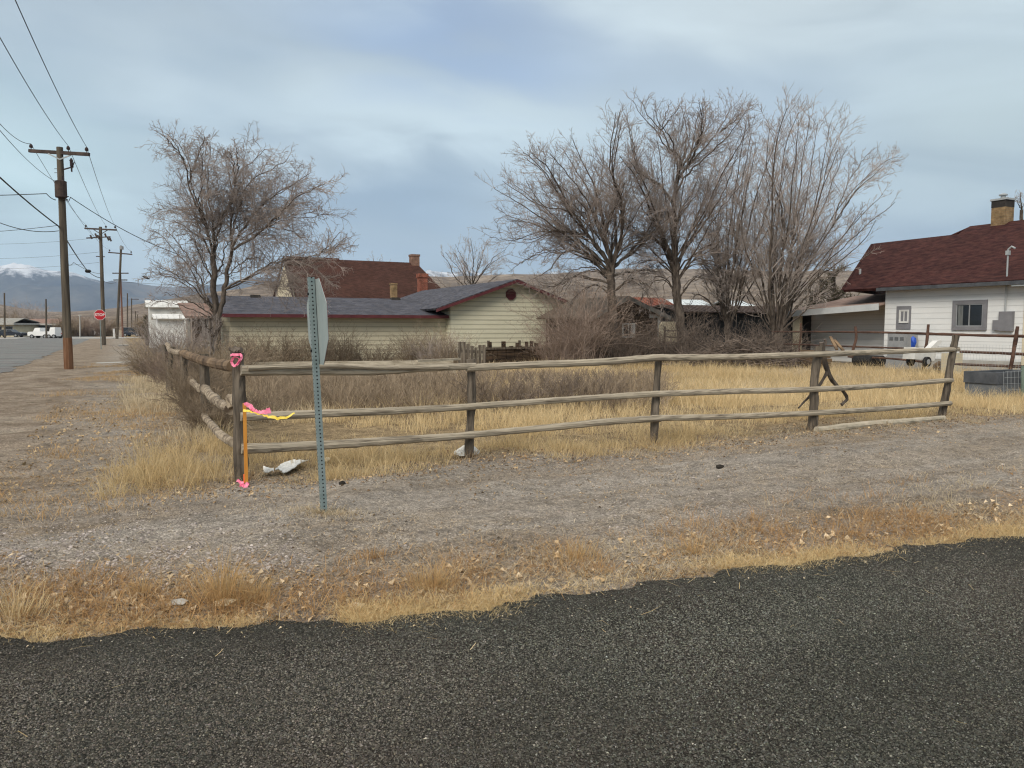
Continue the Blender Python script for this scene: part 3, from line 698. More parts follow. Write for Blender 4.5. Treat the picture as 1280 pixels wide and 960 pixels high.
# ridge step at its left half
mb = MB(); s0 = on_plane(357, 322, bc, V); s1_ = on_plane(424, 323.5, bc, V)
mb.prism([s0 - V * .9 - Z * 1.0, s0 + V * .9 - Z * 1.0, s0 + Z * .12], s1_ - s0 + Z * (s0[2] - s1_[2])); o = mb.build('raised_ridge', M['roof_brown'], bh); roof_uv(o, U, V)
c = on_plane(518, 333, bc, V); mb = MB(); top = on_plane(518, 319.5, bc, V)[2]
mb.box((c[0], c[1], (c[2] + top) / 2 - .4), (0.66, .66, top - c[2] + .8)); mb.box((c[0], c[1], top), (0.74, .74, .16)); mb.build('chimney', M['brick_old'], bh)
c = on_plane(528, 360, bc - V * 4.6, V); top = on_plane(528, 343, bc - V * 4.6, V)[2]
mb = MB(); mb.box((c[0], c[1], top / 2 - .1), (0.62, .55, top - .2)); mb.box((c[0], c[1], top - .1), (0.74, .66, .3)); mb.build('chimney', M['brick_red'], bh)
c = on_plane(492, 362, bc - V * 5.6, V); top = on_plane(492, 355, bc - V * 5.6, V)[2]
mb = MB(); mb.box((c[0], c[1], top / 2 - .05), (0.42, .42, top - .1)); mb.box((c[0], c[1], top), (.48, .48, .1)); mb.build('chimney', M['brick_tan'], bh)

# ---- white house on the right with burgundy roof
wp = px(1240, 440, 29.0); wp[2] = 0
def wallp(x, y): return on_plane(x, y, wp, U)
t0 = np.dot(wallp(1279, 400) - wp, V); t1 = np.dot(wallp(1106, 400) - wp, V)
wh = thing('white_house', 'white sided house with a burgundy shingle roof, grey window trim and tall chimney', 'house', wp + V * (t0 + t1) / 2 + U * 3, TH)
W0 = wp + V * t1                                     # far corner; wall runs along -V to t0
Lw2 = t1 - t0; ez = wallp(1190, 357.5)[2]
w1c = wallp(1130, 396); w2c = wallp(1212.5, 394)
w1w, w1h = 0.62, 0.98
def s_of(p): return np.dot(W0 - p, V)
mb = MB(); lap_wall(mb, W0, -V, -U, Lw2, 0.5, ez, 0.225, 0.010)
mb.prism([W0, W0 - V * Lw2, W0 - V * Lw2 + U * 9, W0 + U * 9], Z * ez)
mb.build('wall', M['siding_white'], wh)
MB().box(W0 - V * Lw2 / 2 - U * .03 + Z * .22, (0.1, Lw2, 0.5)).build('foundation', M['concrete'], wh)
wf_ = window(wh, w2c - U * .04, -V, -U, 1.05, 0.86, M['grey_trim'], M['glass'], 0.15, sash=M['grey_box'], depth=.07)
MB().box(w2c - U * .027 + V * .36, (.20, .008, .78), (-V, -U, Z)).build('curtain', mat('grey_curtain', (0.09, 0.10, 0.10), (0.17, 0.18, 0.18), 14, (3, 3, .2), .6), wf_)
fz = wallp(1130, 397) - U * .03
MB().box(fz, (0.03, 0.66, 0.96)).build('window_panel', M['grey_trim'], wh)
window(wh, wallp(1131, 395.5) - U * .05, -V, -U, 0.37, 0.48, M['white'], M['glass'], 0.035, name='window')
# roof: eave over the wall, ridge behind, hip to the left
eA = W0 - U * .45 + Z * (ez + .05) - V * (Lw2 + .3); eB = on_plane(1050, 366, W0 - U * .45, U); eB[2] = ez + .05
eB = on_plane(1054, 366, W0 - U * .45, U); vB = np.dot(eB - W0, V); eB[2] = ez + .05
rp = W0 + U * 4.2
rL = on_plane(1092, 304, rp, U); rM = on_plane(1196, 293.5, rp, U); rz2 = (rL[2] + rM[2]) / 2; rL[2] = rM[2] = rz2
mb = MB(); slab(mb, eA, eB, rL, rM + (-V) * 6, 0.12); o = mb.build('roof', M['roof_red'], wh); roof_uv(o, V, (rL - (rL - U * 4.65 - Z * (rz2 - ez))) / 6.0)
mb = MB(); b2 = rL + U * 4.65; b2[2] = ez; b3 = b2 - V * 12
slab(mb, b2, b3, rM - V * 6 + Z * .004, rL + Z * .004, 0.12); o = mb.build('roof', M['roof_red'], wh); roof_uv(o, V, U)
mb = MB(); slab(mb, eB + V * .02, b2 + V * vB, rL + V * .03, rL + V * .02 - U * .01, 0.1); o = mb.build('roof_hip', M['roof_red'], wh); roof_uv(o, U, V)
# higher ridge of the main part, nearer to us
hp = W0 + U * 5.6
hL = on_plane(1212, 283, hp, U); hR = on_plane(1282, 275.5, hp, U); hz_ = (hL[2] + hR[2]) / 2; hL[2] = hR[2] = hz_
sl = (rz2 - ez) / 4.65
def rooftop(p): return ez + .05 + sl * (np.dot(p - eA, U))
dn = hz_ - rz2 + 2.2
mb = MB(); hR2 = hL - V * 9
a1 = hL - U * (hz_ - ez - .05) / sl * .999; a1 = hL - U * (np.dot(hL - eA, U)); a1[2] = ez + .065
a2 = a1 - V * 9
xL = hL + V * .9
slab(mb, a2 + Z * .02, a1 + V * .02 + Z * .02, hL + Z * .02, hR2 + Z * .02, 0.08); o = mb.build('upper_roof', M['roof_red'], wh); roof_uv(o, V, (hL - a1) / np.linalg.norm(hL - a1))
mb = MB(); hb = hL + U * 5.6; hb[2] = ez; hb2 = hb - V * 9
slab(mb, hb, hb2, hR2 + Z * .024, hL + Z * .024, .08); o = mb.build('upper_roof', M['roof_red'], wh); roof_uv(o, V, U)
mb = MB(); mb.prism([hL - Z * .1, hL - U * 2.6 - Z * 2.6 * (hz_ - ez) / 5.6 * 1.02, hL + U * 2.6 - Z * 2.6 * sl, ], -V * .05)
slab(mb, hL + V * 1.3 - U * 1.6 - Z * .95, hL + V * 1.3 + U * 1.0 - Z * .95, hL + U * .02, hL - U * .02, .06); o = mb.build('roof_hip', M['roof_red'], wh); roof_uv(o, U, V)
MB().box((eA + eB * 1.0) / 2 - U * .05 - Z * .07 - V * vB / 2, (0.12, np.linalg.norm(eA - eB) - vB + .1, 0.14)).build('gutter', M['dark_grey'], wh)
# chimney
cc = on_plane(1252.5, 280, hp, U); ct = on_plane(1252.5, 251, hp, U)[2]; cb = hz_ - 1.0
mb = MB(); mb.box((cc[0], cc[1], (ct - .3 + cb) / 2), (0.62, .62, ct - .3 - cb)); ch = mb.build('chimney', M['brick_tan'], wh)
MB().box((cc[0], cc[1], ct - .16), (.635, .635, .3)).build('sooty_top', M['soot'], ch)
MB().box((cc[0], cc[1], ct + .03), (.72, .72, .08)).build('cap', M['gutter'], ch)
mb = MB(); mb.tube([(cc[0], cc[1], ct + .06), (cc[0], cc[1], ct + .22)], .1, 10); mb.tube([(cc[0], cc[1], ct + .22), (cc[0], cc[1], ct + .27), (cc[0], cc[1], ct + .31)], [.17, .17, .08], 12); mb.build('flue', M['gutter'], ch)
# meter, panel, mast, vent pipe
MB().box(wallp(1259.5, 401.5) - U * .08, (0.14, .50, 0.72)).build('electric_panel', M['grey_trim'], wh)
MB().box(wallp(1247.5, 406.5) - U * .07, (0.12, .27, 0.38)).build('meter_box', M['grey_trim'], wh)
mb = MB(); q0 = wallp(1258.5, 392) - U * .1; mtop = q0.copy(); mtop[2] = on_plane(1259, 312, q0, U)[2]
mb.tube([q0, q0 + Z * (mtop[2] - q0[2])], .03, 8); mb.tube([mtop, mtop + Z * .1 - V * .12, mtop - V * .25 + Z * .02], .035, 8); mb.box(mtop - Z * .12, (.12, .12, .16)); mb.build('service_mast', M['gutter'], wh)
q1 = on_plane(1075, 343, W0 + U * 1.0, U); mb = MB(); mb.tube([q1 - Z * .6, q1 + Z * .25], .05, 8); mb.build('vent_pipe', M['gutter'], wh)
# small room of the house at the right edge of the view
mb = MB(); k0 = W0 - V * (Lw2 + .02) - U * .03; mb.prism([k0, k0 - V * 4, k0 - V * 4 + U * 3, k0 + U * 3], Z * (ez - .15)); mb.build('bay_wall', M['cream'], wh)
mb = MB(); mb.prism([k0 + V * .2 - U * .5 + Z * (ez - .15), k0 - V * 5 - U * .5 + Z * (ez - .15), k0 - V * 5 + U * 3 + Z * (ez - .15), k0 + V * .2 + U * 3 + Z * (ez - .15)], Z * .16); mb.build('bay_roof', M['gutter'], wh)
# carport on the far side
c0 = W0 + V * .03; cl_len = np.dot(on_plane(987, 400, wp, U) - W0, V)
zr = on_plane(1107, 380, wp - U * .3, U)[2]; zl_ = on_plane(986, 390, wp - U * .3, U)[2]
mb = MB(); slab(mb, c0 - U * .32 + Z * (zl_ + .04) + V * cl_len, c0 - U * .32 + Z * (zr + .04), c0 + U * 4.5 + Z * (zr + .85), c0 + U * 4.5 + V * cl_len + Z * (zl_ + .85), 0.1); mb.build('carport_roof', mat('pinkish_roofing', (0.26, 0.175, 0.145), (0.40, 0.29, 0.245), 2.0, rough=.95), wh)
mb = MB(); mb.prism([c0 - U * .36 + Z * (zr + .03), c0 - U * .36 + V * cl_len + Z * (zl_ + .03), c0 - U * .36 + V * cl_len + Z * (zl_ - .25), c0 - U * .36 + Z * (zr - .25)], -U * .06); mb.build('carport_gutter', mat('pale_gutter', (0.46, 0.485, 0.50), (0.54, 0.56, 0.57), 2.0, rough=.6), wh)
mb = MB(); lap_wall(mb, c0 + U * 1.6 + V * (cl_len + .5), -V, -U, cl_len + .5, 0.1, zl_ + .3, 0.225, 0.024); mb.box(c0 + U * 1.7 + V * cl_len / 2 + Z * 1.3, (.1, cl_len + 1, 2.6)); mb.build('carport_wall', M['siding_white'], wh)
mb = MB(); mb.box(c0 + U * .85 + V * (cl_len + .1) + Z * 1.25, (1.5, .1, 2.5)); mb.build('carport_end_wall', M['dark_wall'], wh)  # near-black colour stands in for the shade deep inside the carport
pz = on_plane(997, 400, wp, U); MB().box((pz[0], pz[1], zl_ / 2 - .05), (.18, .42, zl_ - .1)).build('carport_post', M['cream'], wh)

# ---- old shed of dark boards between the trees
sp0 = np.array([px(785, 400, 37.0)[0], 37.0, 0.0])
shed = thing('wooden_shed', 'small old shed of dark weathered boards with a white framed window, behind the trees', 'shed', sp0, TH)
def sw(x, y): return on_plane(x, y, sp0, V)
a = np.dot(sw(742, 400) - sp0, U); b = np.dot(sw(825, 400) - sp0, U); mid = np.dot(sw(779, 400) - sp0, U)
ez3 = sw(825, 393)[2]; pk = sw(779, 371)[2]
mb = MB(); S0 = sp0 + U * a; wdt = b - a
def shw(z):
    if z < ez3: return (0, wdt)
    k = (z - ez3) / (pk - ez3); return ((mid - a) * k, wdt - (b - mid) * k)
lap_wall(mb, S0, U, -V, wdt, 0.0, pk, 0.20, 0.03, shw)
mb.prism([S0, S0 + U * wdt, S0 + U * wdt + Z * ez3, sp0 + U * mid + Z * pk, S0 + Z * ez3], V * 4.5); mb.build('wall', M['log_wall'], shed)
for e in (a - .4, b + .35):
    k = (pk - ez3) / (abs(mid - (a if e < mid else b))); E = sp0 + U * e + Z * (pk - k * abs(e - mid) + .04) - V * .35; T = sp0 + U * mid + Z * (pk + .04) - V * .35
    mb = MB(); slab(mb, E, E + V * 5.2, T + V * 5.2, T, .08); mb.build('roof', M['wood_post'], shed)
    mb = MB(); mb.bar(E - V * .03 - Z * .1, T - V * .03 - Z * .1, .04, .2); mb.build('bargeboard', M['weather_grey'], shed)
window(shed, sw(785, 413) - V * .05, U, -V, .66, .62, M['white_dirty'], M['glass'], .04)
MB().box(sw(790, 413) - V * .06, (.24, .02, .58)).build('curtain', M['white'], shed)
mb = MB(); mb.box(sw(823, 410) - V * .06 + Z * .0, (.16, .06, 1.5)); mb.box(sw(817, 395) - V * .06, (.6, .06, .16)); mb.build('door_frame', M['white_dirty'], shed)

# ---- sheds with tin roofs further back
def simple_shed(name, label, xl, xr, ytop, yeave, D, roof_m, wall_m, depth=4.0):
    c = px((xl + xr) / 2, 400, D); c[2] = 0
    t = thing(name, label, 'shed', c, TH)
    A = on_plane(xl, yeave, c, V); B = on_plane(xr, yeave, c, V); ze = (A[2] + B[2]) / 2; zt = on_plane((xl + xr) / 2, ytop, c + V * depth * .5, V)[2]
    A[2] = B[2] = 0
    mb = MB(); mb.prism([A, A + Z * ze, A + V * depth / 2 + Z * (zt - .05), A + V * depth + Z * ze, A + V * depth], B - A); mb.build('wall', wall_m, t)
    o_ = U * .3
    for e0 in (0, depth):
        s = -1 if e0 == 0 else 1
        mb = MB(); slab(mb, A - o_ + V * (e0 + s * .3) + Z * (ze - .06), B + o_ + V * (e0 + s * .3) + Z * (ze - .06), B + o_ + V * depth / 2 + Z * (zt + .03 + .004 * s), A - o_ + V * depth / 2 + Z * (zt + .03 + .004 * s), .06)
        # standing ribs of the tin
        if e0 == 0:
            L = np.linalg.norm(B - A + 2 * o_); nn_ = max(4, int(L / .35))
            for k in range(nn_):
                f = (k + .5) / nn_; p = A - o_ + (B - A + 2 * o_) * f
                mb.bar(p - V * .3 + Z * (ze - .05), p + V * (depth / 2 - .02) + Z * (zt + .035), .03, .03)
        mb.build('roof', roof_m, t)
    return t
simple_shed('red_roof_shed', 'low outbuilding with a rusty red tin roof behind the old dark shed', 812, 850, 373, 389, 47, M['roof_tin_red'], M['log_wall'])
simple_shed('metal_roof_shed', 'outbuilding with a pale blue-white tin roof seen behind the tree trunks', 854, 898, 375.5, 388, 52, M['roof_tin'], M['dark_wall'])
simple_shed('metal_roof_shed', 'far outbuilding with a narrow whitish tin roof between the multi-stemmed trees', 927, 950, 377, 386, 56, M['roof_tin'], M['dark_wall'])
simple_shed('long_dark_shed', 'long low black walled shed behind the brush pile beside the carport', 850, 992, 383, 389, 43, mat('dark_brown_roofing', (0.06, 0.042, 0.036), (0.12, 0.085, 0.07), 2), M['dark_wall'], 3.0)
# white sheds at the left
simple_shed('white_shed', 'tall pale grey-white metal shed at the left behind the bare tree', 187, 232, 376, 383, 66, M['white_dirty'], M['white_dirty'], 4)
simple_shed('white_shed', 'low bright white metal shed in front of the taller pale one', 197, 230, 393, 397, 54, M['white'], M['white'], 3)

# ---- far side of the main street
def far_building(name, label, xl, xr, ytop, D, wall_m, roof_m, win, depth=9):
    A = px(xl, 415, D); B = px(xr, 415, D); A[2] = B[2] = 0; zt = px(xl, ytop, D)[2]
    t = thing(name, label, 'building', (A + B) / 2); dv = np.array([0, depth, 0.])
    mb = MB(); mb.prism([A, B, B + dv, A + dv], Z * zt); mb.build('wall', wall_m, t)
    e = np.array([.6, 0, 0])
    mb = MB(); y_ = np.array([0, .8, 0]); mb.prism([A - e - y_, B + e - y_, B + e + dv + y_, A - e + dv + y_], Z * .35)
    for v_ in (mb.v[-1],): v_[:, 2] += zt + .003
    mb.build('fascia', M['concrete'], t)
    mb = MB(); q0 = zt + .36; y2 = np.array([0, depth * .5, 0])
    a_, b_ = A - e * .7 - y_ * .8 + Z * q0, B + e * .7 - y_ * .8 + Z * q0
    c_, d_ = B - e + y2 + Z * (q0 + 1.0), A + e + y2 + Z * (q0 + 1.0)
    slab(mb, a_, b_, c_, d_, .1); slab(mb, a_ + dv * 1.1, b_ + dv * 1.1, c_ + Z * .004, d_ + Z * .004, .1); mb.build('roof', roof_m, t)
    for f in win:
        p = A + (B - A) * f; f_ = MB().box(p + Z * 1.4 - np.array([0, .05, 0]), (1.5, .1, 1.2), (np.array([1., 0, 0]), np.array([0, 1., 0]), Z)).build('window', M['grey_trim'], t)
        MB().box(p + Z * 1.4 - np.array([0, .09, 0]), (1.3, .06, 1.0), (np.array([1., 0, 0]), np.array([0, 1., 0]), Z)).build('pane', M['glass'], f_)
    return t
far_building('commercial_building', 'low grey building with a dark roof across the street at the far left', 18, 73, 406.5, 158, mat('blue_grey_wall', (0.10, 0.125, 0.14), (0.13, 0.155, 0.17), 1), M['roof_porch'], (.2, .45, .8))
far_building('commercial_building', 'tan block building at the left edge of the view across the street', -60, 17, 406, 150, M['cream'], M['weather_grey'], (.55, .75, .93))

# ================================================================== POLES, WIRES, SIGNS
def pole(name, label, xb, yb, xt, yt, r0, r1, m_, D=None, group='utility poles along the main street'):
    B = gp(xb, yb) if D is None else px(xb, yb, D)
    D = B[1]; B[2] = 0; T = px(xt, yt, D)
    t = thing(name, label, 'utility pole', B, TH, group)
    MB().tube(spline([B - Z * .3, (B + T) / 2 + V * .03, T], 9), np.linspace(r0, r1, 9), 10, wob=.02).build('pole_shaft', m_, t, smooth=True)
    return t, B, T
def insulator(t, p, s=1.0):
    mb = MB(); mb.tube([p, p + Z * .1 * s], .015 * s, 6); mb.tube([p + Z * .09 * s, p + Z * .13 * s, p + Z * .2 * s, p + Z * .24 * s], [.06 * s, .075 * s, .06 * s, .025 * s], 8)
    mb.build('insulator', M['porcelain'], t); return p + Z * .25 * s
up1, b1, t1_ = pole('utility_pole', 'nearest tall wooden utility pole with a crossarm and transformer, rust stained at its foot', 86, 461.5, 74.5, 184, .17, .12, M['pole'])
d1 = b1[1]
ca, cb_ = px(36.5, 188.5, d1 + .2), px(111.5, 193, d1 - .2)
MB().bar(ca, cb_, .11, .13).build('crossarm', M['crossarm'], up1)
mb = MB(); pb = px(75, 200, d1) - V * .12; mb.bar(pb, px(60.5, 192.5, d1) - V * .08, .03, .05); mb.bar(pb, px(89, 194, d1) - V * .08, .03, .05); mb.build('brace', M['gutter'], up1)
ins1 = [insulator(up1, px(39, 187.5, d1 + .2)), insulator(up1, px(85.5, 190, d1)), insulator(up1, px(108.5, 191.5, d1 - .2))]
tc_ = px(76.5, 238, d1) - V * .18; mb = MB(); mb.tube([tc_ - Z * .32, tc_ - Z * .3, tc_ + Z * .3, tc_ + Z * .33, tc_ + Z * .37], [.2, .22, .22, .23, .12], 14); 
tr = mb.build('transformer', M['crossarm'], up1, smooth=False)
mb = MB(); mb.tube([tc_ + Z * .36 + U * .08, tc_ + Z * .55 + U * .08], [.05, .03], 8); mb.build('bushing', M['porcelain'], tr)
cf = px(89.5, 206, d1) - V * .1
mb = MB(); mb.bar(px(77, 212.5, d1), px(92, 209, d1) - V * .1, .03, .05); mb.tube([cf - Z * .3, cf - Z * .1, cf - Z * .08, cf + Z * .12, cf + Z * .14, cf + Z * .25], [.03, .035, .06, .06, .08, .02], 8); mb.tube([cf - U * .02 - Z * .25, cf + U * .1 + Z * .1], .025, 6); mb.build('fuse_cutout', M['porcelain'], up1)
sb_ = MB(); 
for yy in (211, 216): sb_.tube([px(68, yy, d1), px(76, yy, d1)], .012, 5)
for yy, dx in ((244, 8), (247, 10), (251, 9)): sb_.tube([px(76, yy, d1), px(76 + dx, yy - 1, d1) - V * .1], .02, 5)
sb_.build('pole_hardware', M['crossarm'], up1)
MB().tube([b1 + Z * .0, b1 + Z * 1.3], [.182, .172], 10).build('rusty_butt', mat('rust_stained_pole_foot', (0.13, 0.06, 0.03), (0.20, 0.11, 0.065), 3, (3, 3, .4)), up1)

up2, b2_, t2_ = pole('utility_pole', 'second wooden utility pole along the street with a cluster of hardware under its crossarm', 130, 431.5, 125.5, 283.5, .20, .14, M['pole'])
d2 = b2_[1]
MB().bar(px(106, 285.5, d2 + .4), px(145.5, 287.5, d2 - .4), .13, .15).build('crossarm', M['crossarm'], up2)
ins2 = [insulator(up2, px(107.5, 285, d2 + .4), 1.3), insulator(up2, px(132.5, 286, d2), 1.3), insulator(up2, px(144, 286.5, d2 - .4), 1.3)]
mb = MB(); mb.bar(px(126, 293, d2) - V * .2, px(117, 287, d2) - V * .1, .05, .06); mb.bar(px(126, 293, d2) - V * .2, px(135, 287.5, d2) - V * .1, .05, .06); mb.build('brace', M['crossarm'], up2); mb = MB()
mb.bar(px(108, 297.5, d2), px(138, 296, d2), .08, .1)
for xx, yy in ((113, 296), (119, 294), (122, 296), (131, 294), (134, 298), (137, 299)): mb.tube([px(xx, yy - 2, d2 - .3), px(xx + 2, yy + 2.5, d2 - .3)], .09, 6)
mb.build('pole_hardware', M['crossarm'], up2); MB().bar(px(120, 320.5, d2), px(131, 321, d2), .05, .08).build('step_bar', M['crossarm'], up2)

up3, b3_, t3_ = pole('utility_pole', 'third utility pole, leaning to the left, with a simple crossarm', 146, 423.5, 151.5, 307, .22, .15, M['pole'])
d3 = b3_[1]; MB().bar(px(135.5, 315.5, d3 + .5), px(165, 318, d3 - .5), .16, .18).build('crossarm', M['crossarm'], up3)
ins3 = [insulator(up3, px(137, 315, d3 + .5), 1.6), insulator(up3, px(164, 317, d3 - .5), 1.6)]
MB().tube([px(152, 308, d3) - V * .2, px(152, 312, d3) - V * .2], .3, 8).build('transformer', M['grey_box'], up3)
up4, b4_, t4_ = pole('utility_pole', 'thin reddish utility pole with two short crossarms beside the leaning one', 153.5, 422, 150.5, 340, .17, .13, M['pole_red'])
d4 = b4_[1]; mb = MB(); mb.bar(px(140.5, 341.5, d4), px(160.5, 341.5, d4), .16, .18); mb.bar(px(142, 350, d4), px(159, 350, d4), .16, .18); mb.build('crossarm', M['crossarm'], up4)
for (xb, yt, yb, nm, lb, hx) in ((159.3, 366.5, 419.5, 'utility_pole', 'distant thin bare pole just right of the reddish pole', 0), (164.5, 373, 418.5, 'utility_pole', 'distant pole with a one-sided crossarm pointing right', 9),
                             (169.3, 389, 418, 'utility_pole', 'faraway short pole with a small crossarm on its top', 4), (172, 393, 417.6, 'utility_pole', 'faintest and shortest pole at the end of the row', 0)):
    t, bb, tt = pole(nm, lb, xb, yb, xb, yt, .16, .12, M['pole'])
    if hx: MB().bar(px(xb - 1 - (4 if hx == 4 else 0), yt + 1, bb[1]), px(xb + hx, yt + 1, bb[1]), .14, .16).build('crossarm', M['crossarm'], t)
for (xb, yt, yb, lb) in ((6, 366, 423, 'bare thin pole at the far left edge by the dark parked car'), (58, 374, 423.5, 'bare thin pole standing beside the white pickup truck')):
    pole('utility_pole', lb, xb, yb, xb - .5, yt, .15, .11, M['pole'], group='poles across the main street')
t, bb, tt = pole('short_post', 'short pale post among the shrubs across the street', 100, 422, 99.7, 393.5, .12, .11, M['concrete'], group='poles across the main street'); t['category'] = 'post'
MB().bar(px(97.5, 394, bb[1]), px(102, 394, bb[1]), .12, .12).build('crossarm', M['concrete'], t)

def wire(label, pts, sag, r=.011, K=26, name='overhead_wire', group='overhead wires'):
    """pts: the points where it is fixed"""
    mb = MB()
    for a, b in zip(pts[:-1], pts[1:]):
        f = np.linspace(0, 1, K)[:, None]; P = np.asarray(a) * (1 - f) + np.asarray(b) * f - Z * (4 * sag * f * (1 - f))
        mb.tube(P, r, 4)
    o = mb.build(name, M['wire'], origin=tuple(pts[0])); return tag(o, label, 'wire', group)
def beyond(p, xe, ye, D):
    """the end of a wire at its next pole, behind us"""
    q_ = px(xe, ye, D); d = q_ - p; return p + d * 1.6
wire('left hand wire on the end insulator of the nearest pole, running overhead to the left', [beyond(ins1[0], 0, 140, 21), ins1[0], ins2[0]], .35)
wire('middle wire on the nearest crossarm, leaving the picture at the upper left edge', [beyond(ins1[1], 0, 30, 18), ins1[1], ins2[1]], .35)
wire('right hand wire on the nearest crossarm, crossing the top of the picture', [beyond(ins1[2], 27, 0, 17), ins1[2], ins2[2]], .35)
lw = px(70.5, 228, d1) - V * .15
wire('wire below the crossarm, fixed above the transformer', [beyond(lw, 0, 147, 22), lw, px(124, 300, d2)], .4)
wire('wire from the second pole to the leaning pole, on the left', [ins2[0], ins3[0]], .5, .014)
wire('wire from the second pole to the leaning pole, on the right', [ins2[2], ins3[1]], .5, .014)
wire('thick telephone cable sloping from the left edge past both of the nearest poles', [beyond(px(73, 282.5, d1), 0, 217, 22), px(73, 282.5, d1), px(110, 339, 58), px(125.5, 347, d2)], .12, .03)
wire('slack service wire hanging in a curve from the left edge to the nearest pole', [px(-120, 200, 24), px(73.5, 288.5, d1)], .7, .014)
wire('level service wire from the left edge to the hardware of the nearest pole', [px(-150, 245, d1 + 1), px(58, 242, d1 - .2), px(70, 250, d1)], .05, .016)
wire('thin wire from the left edge to the middle of the nearest pole', [px(-90, 292, d1 + 8), px(71, 282, d1)], .1, .011)
ws = px(80, 241, d1)
wire('service drop from the nearest pole down to the tan house behind the bare tree', [ws - V * .1, px(88, 246.5, d1 - .3), px(236, 322, 37)], .25, .016)
wire('low cable from the nearest pole to the second pole', [px(81, 327, d1), px(92, 328, 44), px(125, 342, d2)], .15, .016)
wire('far cable from the second pole to the shrubs on the right', [px(127, 350, d2), px(146, 352, d3), px(300, 356, 160)], .3, .022)
for yy, lab in ((300, 'higher'), (318, 'middle'), (331, 'lower')):
    wire('faint %s far wire crossing behind the nearest pole' % lab, [px(-80, yy + 3, 95), px(124, yy - 3, d2)], .4, .011)
sp_ = px(110, 339, 58); mb = MB(); mb.tube([sp_ - U * .2, sp_ - U * .12, sp_ + U * .12, sp_ + U * .2], [.06, .13, .13, .06], 10); tag(mb.build('cable_splice', M['black'], origin=tuple(sp_)), 'black splice case hanging on the thick telephone cable', 'cable splice')
sp_ = px(182.5, 347, 120); mb = MB(); mb.tube([sp_ - U * .5 + Z * .2, sp_, sp_ + U * .5 - Z * .2], [.08, .2, .08], 8); tag(mb.build('cable_splice', M['black'], origin=tuple(sp_)), 'small far splice on the cable left of the bare tree', 'cable splice')

def octagon(c, r, ax1, ax2): return [c + r / math.cos(math.pi / 8) * (ax1 * math.cos(a) + ax2 * math.sin(a)) for a in np.arange(8) * math.pi / 4 + math.pi / 8]
# --- the near sign, seen from behind
Sb = gp(405, 641); Sb = gp(405, 641, float(gh(Sb[0], Sb[1]))); Sd = Sb[1]; St = px(388.5, 346.5, Sd)
sz = (St - Sb) / np.linalg.norm(St - Sb)
sv_ = V - sz * np.dot(V, sz); sv_ /= np.linalg.norm(sv_); su = np.cross(sv_, sz)
sign = thing('stop_sign', 'back of an octagonal sign on a leaning perforated steel post at the gravel roadside', 'road sign', Sb, TH)
mb = MB(); wd = .052; L = np.linalg.norm(St - Sb)
mb.box(Sb + sz * (L / 2 - .1), (wd, wd, L + .2), (su, sv_, sz))
nh = int(L / .0345)
for k in range(nh):
    c = Sb + sz * (.03 + k * .0345)
    for dr, sd in ((-sv_, su), (-su, sv_)):
        cc2 = c + dr * (wd / 2 + .0008); r_ = .0075
        ring = [cc2 + r_ * (sd * math.cos(a) + sz * math.sin(a)) for a in np.arange(8) * math.pi / 4]
        if np.dot(np.cross(ring[1] - ring[0], ring[2] - ring[1]), dr) < 0: ring = ring[::-1]
        mb.add(ring, [list(range(8))], 1)
mb.build('post', [M['galv'], M['hole']], sign)
pc = Sb + sz * (L - .395) + su * (wd / 2 + .006) + sv_ * .0
mb = MB(); mb.prism(octagon(pc, .375, sv_, sz), su * .005); pl = mb.build('sign_plate', M['alu'], sign)
mb = MB(); mb.prism(octagon(pc + su * .0065, .372, sv_, sz), su * .001); mb.build('red_face', M['red_sign'], pl)
mb = MB()
for k in (-.25, .25): mb.tube([pc + sz * k - su * .07, pc + sz * k - su * .055], .012, 6)
mb.build('bolt', M['hole'], sign)

def text_mesh(s, size, center, right, up, m_, name, parent, bold=.0):
    cu = bpy.data.curves.new(name, 'FONT'); cu.body = s; cu.size = size; cu.align_x = 'CENTER'; cu.align_y = 'CENTER'; cu.extrude = .002; cu.offset = bold
    ob = bpy.data.objects.new(name, cu); COL.objects.link(ob); bpy.context.view_layer.update()
    me = bpy.data.meshes.new_from_object(ob.evaluated_get(bpy.context.evaluated_depsgraph_get()))
    n_ = len(me.vertices); co = np.zeros(n_ * 3); me.vertices.foreach_get('co', co); co = co.reshape(-1, 3)
    fs = [list(p.vertices) for p in me.polygons]; bpy.data.objects.remove(ob)
    nr = np.cross(right, up); v = center + co[:, :1] * right + co[:, 1:2] * up + co[:, 2:] * nr
    mb = MB(); mb.add(v, fs); return mb.build(name, m_, parent)
# --- the far stop sign, facing us
fb_ = gp(126.5, 436.5); fd = fb_[1]; ctr = px(126.8, 393.6, fd); ctr_r = 6.4 / F * fd
view = np.array([0., 0, H]) - ctr; view[2] = 0; fn = -V
fr = np.cross(fn, Z) * -1
fs_ = thing('stop_sign', 'red octagonal STOP sign with white lettering in front of the second utility pole', 'road sign', fb_, TH)
mb = MB(); mb.box((fb_ + np.array([0, 0, ctr[2] + .3]) + fb_) / 2 * np.array([1, 1, 0]) + Z * (ctr[2] + .3) / 2, (.06, .06, ctr[2] + .5)); mb.build('post', M['galv'], fs_)
c_ = ctr - V * .05
c_[0:2] = (fb_ - V * .05)[0:2]
mb = MB(); mb.prism(octagon(c_, ctr_r, U, Z), -V * .01); pl = mb.build('sign_plate', M['white_sign'], fs_)
mb = MB(); mb.prism(octagon(c_ - V * .012, ctr_r * .93, U, Z), -V * .004); mb.build('red_face', M['red_sign'], pl)
text_mesh('STOP', ctr_r * .70, c_ - V * .02, U, Z, M['white_sign'], 'lettering', pl, bold=.008)

